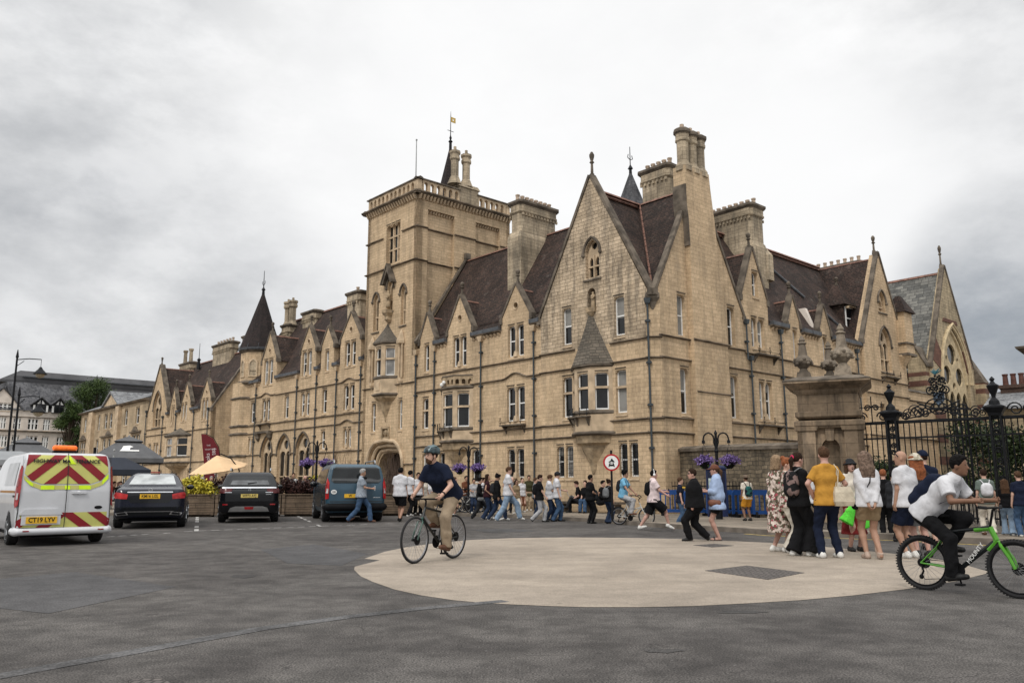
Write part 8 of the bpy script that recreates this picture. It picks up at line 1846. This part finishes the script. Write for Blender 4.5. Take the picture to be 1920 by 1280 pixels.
# middle
p=P_('heavy set man all in black with sunglasses walking left',1299,1014,880,-82,top=('tee','black',.04),bot=('trousers','black',.035),shoes='black',hair=('short','dark'),feet=[(-.06,.08,0,5),(.08,-.36,.03,-35)],hands=[(-.26,-.02,.84),(.27,.10,.86)],build=1.5,glasses='sun',skin=3,head=(0,0))
p=P_('woman in loose pale blue shirt and brown cap holding her chest, bare legs',1349,1013,875,-72,female=True,top=('shirt','blue',.055),bot=('shorts','black',.03,.55),extra='rolled',shoes='sandal',hair=('pony','brown','cap',cloth('brown_cap',(.14,.06,.04))),hands=[(-.12,.3,1.15),(-.02,.28,1.18)],feet=[(-.05,0,0,0),(.04,.03,0,0)],skin=3,head=(0,2))
p.strapbag('brown leather crossbody bag on the woman in pale blue',LEA,side=-1,size=(.12,.05,.085),z=.0)
p=P_('young man in pale pink T-shirt, black shorts and white headphones striding right',1227,993,882,88,top=('tee','pink',.04),bot=('shorts','black',.05,.95),shoes='white',hair=('short','black'),feet=[(-.08,-.42,0,-15),(.08,.42,.02,22)],hands=[(-.05,.38,1.12),(.25,.35,1.02)],build=1.05,skin=3)
m_=MB(); m_.tube([p.hf(-.09,0,.0),p.hf(-.085,0,.1),p.hf(0,0,.155),p.hf(.085,0,.1),p.hf(.09,0,.0)],.012,6); lbuild(m_,'headphone_band',WHITE,p.root)
m_=MB()
for sg in (-1,1): m_.ball(*p.hf(sg*.095,0,0),.038,8,sz=1.1)
lbuild(m_,'headphone_cup',WHITE,p.root)
p.backpack('black backpack on the headphone walker',CL['black']); p.phone(0,'dark phone held by the headphone walker')
p=P_('person in dark clothes hidden behind the man in black',1277,985,897,95,top=('tee','navy'),bot=('jeans','mdenim'),shoes='black',hair=('short','brown'),feet=SHORTSTEP)
p=P_('walker in cream top and orange shorts by the rubble wall',1403,976,893,-12,top=('tee','offwhite'),bot=('shorts','orange',.03),shoes='black',hair=('short','dark','cap',cloth('brown_white_cap',(.16,.12,.09))),skin=2,z=.12,feet=[(-.12,.0,0,0),(.14,.06,0,0)]); p.backpack('teal patterned drawstring bag on the walker in orange shorts',CL['teal'],strapm=CL['black'],w=.14,h=.22,drop=.08)
p=P_('slim man in black standing near the bench with crossed arms',1107,981,892,65,top=('tee','black'),bot=('trousers','black'),shoes='black',hair=('short','black'),hands=[(.0,.3,1.12),(.1,.26,1.05)],skin=1); p.backpack('dark rucksack held in front of the man in black near the bench',CL['charcoal'],front=True,drop=.2)
p=P_('woman in dark top and flared jeans waiting beside the cyclist in sky blue',1142,981,900,50,female=True,top=('tank','black'),bot=('flare','denim'),shoes='black',hair=('bun','dark'),skin=1,head=(0,-2)); p.backpack('faded grey backpack on the woman in flared jeans',CL['grey'])
# three lads
p=P_('lad in black T-shirt and light grey trousers, first of three walking right',1015,978,890,86,top=('tee','black',.035),bot=('jeans','ltgrey'),shoes='black',hair=('short','dark'),feet=[(-.07,.12,0,0),(.07,-.34,.04,-45)],hands=[(-.2,-.1,.86),(.24,.16,.9)],head=(0,6)); p.backpack('black backpack on the lad in grey trousers',CL['black'])
p=P_('lad in white T-shirt reading a phone, middle of the three walking right',1030,977,891,84,top=('tee','white',.03),bot=('jeans','denim'),shoes='black',hair=('short','brown'),feet=SHORTSTEP,hands=PH,head=(0,22),skin=1); p.phone(1,'phone held by the middle lad of the three')
p=P_('lad in white T-shirt and dark cap, last of the three walking right',1044,977,886,84,top=('tee','white',.035),bot=('jeans','mdenim'),shoes='black',hair=('short','dark','cap',CL['charcoal']),feet=SHORTSTEP,hands=[(-.1,.32,1.1),(.25,.08,.86)],head=(0,14))
p=P_('tall young man in white T-shirt and pale jeans striding right, leading the crowd',951,976,875,84,top=('tee','white',.03),bot=('jeans','ltdenim',.03),shoes='white',hair=('short','brown'),feet=[(-.08,.42,.02,12),(.08,-.34,0,-12)],hands=[(-.2,-.02,.9),(.22,.2,.9)],head=(0,6))
p=P_('young man in black jacket and dark jeans behind the tall leader',931,975,888,84,top=('hoodie','black',.03),bot=('jeans','denim'),shoes='white',hair=('curly','black'),feet=WALKR,head=(0,25),skin=1); p.backpack('worn grey black backpack on the man in the black jacket',CL['charcoal'])
p=P_('young woman in maroon top and dark blue jeans raising her hand to her face',913,973,890,88,female=True,top=('tank','maroon'),bot=('flare','denim'),shoes='white',hair=('long','dark'),hands=[(-.06,.30,1.52),(.2,.12,1.0)],skin=1,feet=SHORTSTEP,head=(10,-10)); p.strapbag('blue shoulder bag of the woman in maroon',CL['denim'],side=-1)
p=P_('person in black hoodie and black trousers taking a long stride, left in the crowd',898,972,895,86,top=('hoodie','black'),bot=('trousers','charcoal'),shoes='black',hair=('curly','black'),feet=WALK,hands=[(-.15,.2,1.0),(.2,.18,.95)]); p.strapbag('dark grey belly bag on the person in the black hoodie',CL['grey'],side=1)
for a in (('man in rust brown T-shirt behind the basket lamp',873,962,893,150,dict(top=('tee','brown'),bot=('trousers','black'),shoes='black',hair=('short','black'),skin=1,hands=PH)),
 ('man in pale grey T-shirt behind the lamp, right of the rust T-shirt',888,962,898,170,dict(top=('tee','ltgrey'),bot=('jeans','denim'),shoes='white',hair=('short','black'),skin=1,hands=PH)),
 ('person in white with dark hair just behind the black hoodie',905,963,896,90,dict(top=('tee','white'),bot=('jeans','ltdenim'),shoes='white',hair=('short','dark'))),
 ('woman in black long skirt and red top behind the helmeted rider',851,967,895,95,dict(female=True,top=('tee','red'),bot=('skirt','black'),shoes='white',hair=('bun','brown'),hands=PH)),
 ('balding man behind the tall leader near the wall',961,961,895,175,dict(top=('tee','grey'),bot=('trousers','charcoal'),shoes='black',hair=('bald','dark'))),
 ('woman in sunglasses and cream trousers walking toward the camera by the wall',968,964,900,150,dict(female=True,top=('tee','khaki'),bot=('trousers','offwhite'),shoes='white',hair=('long','dark'),glasses='sun',feet=SHORTSTEP,skin=1)),
 ('woman in white top with dark bun behind the olive shirt',979,960,897,160,dict(female=True,top=('tee','white'),bot=('skirt','brown'),shoes='white',hair=('bun','dark'))),
 ('man in olive shirt and beige trousers standing by the wall',992,957,892,178,dict(top=('shirt','olive'),bot=('trousers','tan'),shoes='white',hair=('short','black'),extra='rolled',skin=1,build=1.08)),
 ('man in white T-shirt with a black strap walking away left of the rider',749,977,876,12,dict(top=('tee','white',.045),bot=('shorts','black',.04),shoes='black',hair=('short','black'),feet=[(-.08,.2,0,0),(.08,-.2,.02,-40)],skin=1)),
 ('man in white shirt behind the man with the black strap',767,968,883,40,dict(top=('tee','white',.03),bot=('trousers','black'),shoes='white',hair=('short','black'),feet=SHORTSTEP)),
 ('man in sunglasses and white top facing the camera left of the rider',783,966,887,165,dict(top=('tee','white'),bot=('jeans','black'),shoes='white',hair=('short','black'),glasses='sun',skin=1,feet=SHORTSTEP)),
 ('woman in white with a striped skirt partly behind the rider',793,965,893,160,dict(female=True,top=('tee','offwhite'),bot=('skirt','charcoal'),shoes='white',hair=('long','dark'))),
 ('woman in frilly white top between the rider arms',805,964,899,175,dict(female=True,top=('crop','white',.04),bot=('jeans','denim'),shoes='white',hair=('long','brown'),hands=PH)),
 ('person in dark clothes behind the three lads',1003,966,897,100,dict(top=('tee','grey'),bot=('jeans','denim'),shoes='white',hair=('short','brown'))),
 ('grey haired man in checked shirt and jeans walking past the teal car',678,979,878,84,dict(top=('tee','check',.035),bot=('jeans','mdenim'),shoes='brown',hair=('short','grey'),feet=[(-.07,.28,0,5),(.07,-.42,.03,-30)],hands=[(-.24,.05,.86),(.12,.32,1.1)],skin=1,head=(0,6),build=1.1)),
 ('person in white shirt standing behind the woman in the dark hat',1532,1000,884,120,dict(top=('tee','white'),bot=('jeans','black'),shoes='white',hair=('short','dark')))):
    lb,u,vf,vh,face,k=a; p=P_(lb,u,vf,vh,face,z=.12 if (vf<966 and u>800) else 0,**k)
    if lb.endswith('left of the rider') and 'strap' in lb: p.strapbag('black crossbody strap bag on the man walking away in white',CL['black'],side=-1,strapside=1)
    if 'checked' in lb: p.phone(1,'white papers held by the grey haired man',name='papers',cat='papers',sz=(.06,.004,.08),mat=WHITE); m_=MB(); m_.torus((0,.0,1.45),(1,0,0),(0,1,0),.1,.045,14,6); lbuild(m_,'dark_hood',CL['black'],p.root)
    if lb.startswith('man in rust'): p.phone(0,'phone held by the man in rust brown')
# seated figures
def sit(label,loc,face,seatz,H=1.0,**k):
    kk=dict(feet=[(-.12,.48,0,0),(.12,.44,0,0)],hip=(0,0,seatz/H+.10),hands=[(-.12,.3,seatz/H+.22),(.12,.3,seatz/H+.22)],lean=10); kk.update(k)
    return Person(label,0,0,0,face,loc=Vector((loc.x,loc.y,loc.z)),H=1.75*H,**kk)
q=gp(1088,960.5,.12); pl=sit('dark haired person sitting on the stone bench with a grey laptop, legs crossed',Vector((q.x,q.y,.12)),-88,.36,top=('tee','black'),bot=('trousers','charcoal'),shoes='black',hair=('short','dark'),feet=[(-.1,.55,.18,-5),(.1,.42,.0,0)],skin=3,head=(0,20))
r=pl.held('laptop','grey laptop on the lap of the person on the stone bench','laptop',None,None); m_=MB(); m_.box(-.17,.17,.26,.46,.66,.68); m_.rings([[(a,.46+b,z) for a,b in ((-.17,0),(.17,0),(.17,.015),(-.17,.015))] if z<.7 else [(a,.56+b,z) for a,b in ((-.17,0),(.17,0),(.17,.015),(-.17,.015))] for z in (.68,.9)]); lbuild(m_,'case',GREYP,r)
q=gp(1101,961,.12); sit('person in blue jeans sitting further along the stone bench',Vector((q.x,q.y,.12)),-150,.36,top=('tee','black'),bot=('jeans','mdenim'),shoes='black',hair=('short','dark'))
q=gp(1126,962,.12); sit('figure in black sitting at the right end of the stone bench',Vector((q.x,q.y,.12)),120,.36,top=('hoodie','black'),bot=('trousers','black'),shoes='black',hair=('short','black'))
CH=M('chair_dark',(.03,.03,.03),.6)
dn=[(374,-1.2,883,200,'white haired diner in a pale sun hat behind the yellow shrub',dict(top=('tee','ltgrey'),hair=('short','grey','sunhat',CL['offwhite'])),1.1),(392,-1.8,892,150,'diner in white sitting right of the sun hat',dict(top=('tee','white'),hair=('short','grey')),.95),
 (512,-1.6,893,170,'dark haired diner just right of the SUV roof',dict(top=('tee','charcoal'),hair=('short','black')),.95),(547,-1.0,886,160,'diner in black and white printed shirt behind the copper bush',dict(top=('tee','printed'),hair=('short','dark'),skin=1),1.05),
 (565,-1.7,891,100,'bald diner in white among the yellow flowers',dict(top=('tee','white'),hair=('bald','dark'),skin=3),1.0),(575,-1.3,893,30,'black haired diner in white with back turned',dict(top=('tee','white'),hair=('short','black')),.98),(592,-2.0,887,190,'blond diner in dark top beneath the violet baskets',dict(top=('tee','charcoal'),hair=('short','blond'),skin=3),1.05),
 (213,3.2,905,60,'bald diner in white between the white van and the saloon',dict(top=('tee','white'),hair=('bald','dark'),skin=3),.9),(222,2.2,910,150,'diner in dark clothes left of the saloon roof',dict(top=('tee','black'),hair=('short','dark')),.88),(206,1.0,912,100,'diner in brown close beside the white van',dict(top=('tee','brown'),hair=('short','brown')),.88)]
for i,(u,off,vh,face,lb,k,hs) in enumerate(dn):
    g0=gp(u,954,.12); 
    zt=zat(vh,g0); hs=1.0; sz=max(.45,zt-.88*hs-.12)
    if u>300: g0=gp(u,953.5,.12)
    P0=Vector((g0.x,g0.y,.12)); zt=zat(vh,P0); sz=min(.9,max(.42,zt-.12-.95))
    k=dict(k); k.setdefault('bot',('trousers','charcoal')); sit(lb,P0,face,sz,1.0,res=.024,feet=[(-.12,.4,max(0,sz-.45),0),(.12,.4,max(0,sz-.45),0)],**k)
    c=empty('cafe_chair',P0,lb.replace('diner','seat of the diner').split(' behind')[0][:70] if False else 'cafe chair under the '+' '.join(lb.split()[:11]),'chair','cafe chairs behind the planters'); f=polar(P0,face)
    m_=MB(f); m_.box(-.2,.2,-.2,.22,sz-.04,sz); lbd=m_.build('seat',CH,c); m_=MB(f); m_.box(-.2,.2,-.23,-.2,sz,sz+.4); m_.build('backrest',CH,c)
    for a,b in ((-.18,-.18),(.18,-.18),(.18,.2),(-.18,.2)): m_=MB(f); m_.tube([(a,b,0),(a,b,sz-.03)],.015,5); m_.build('leg',CH,c)
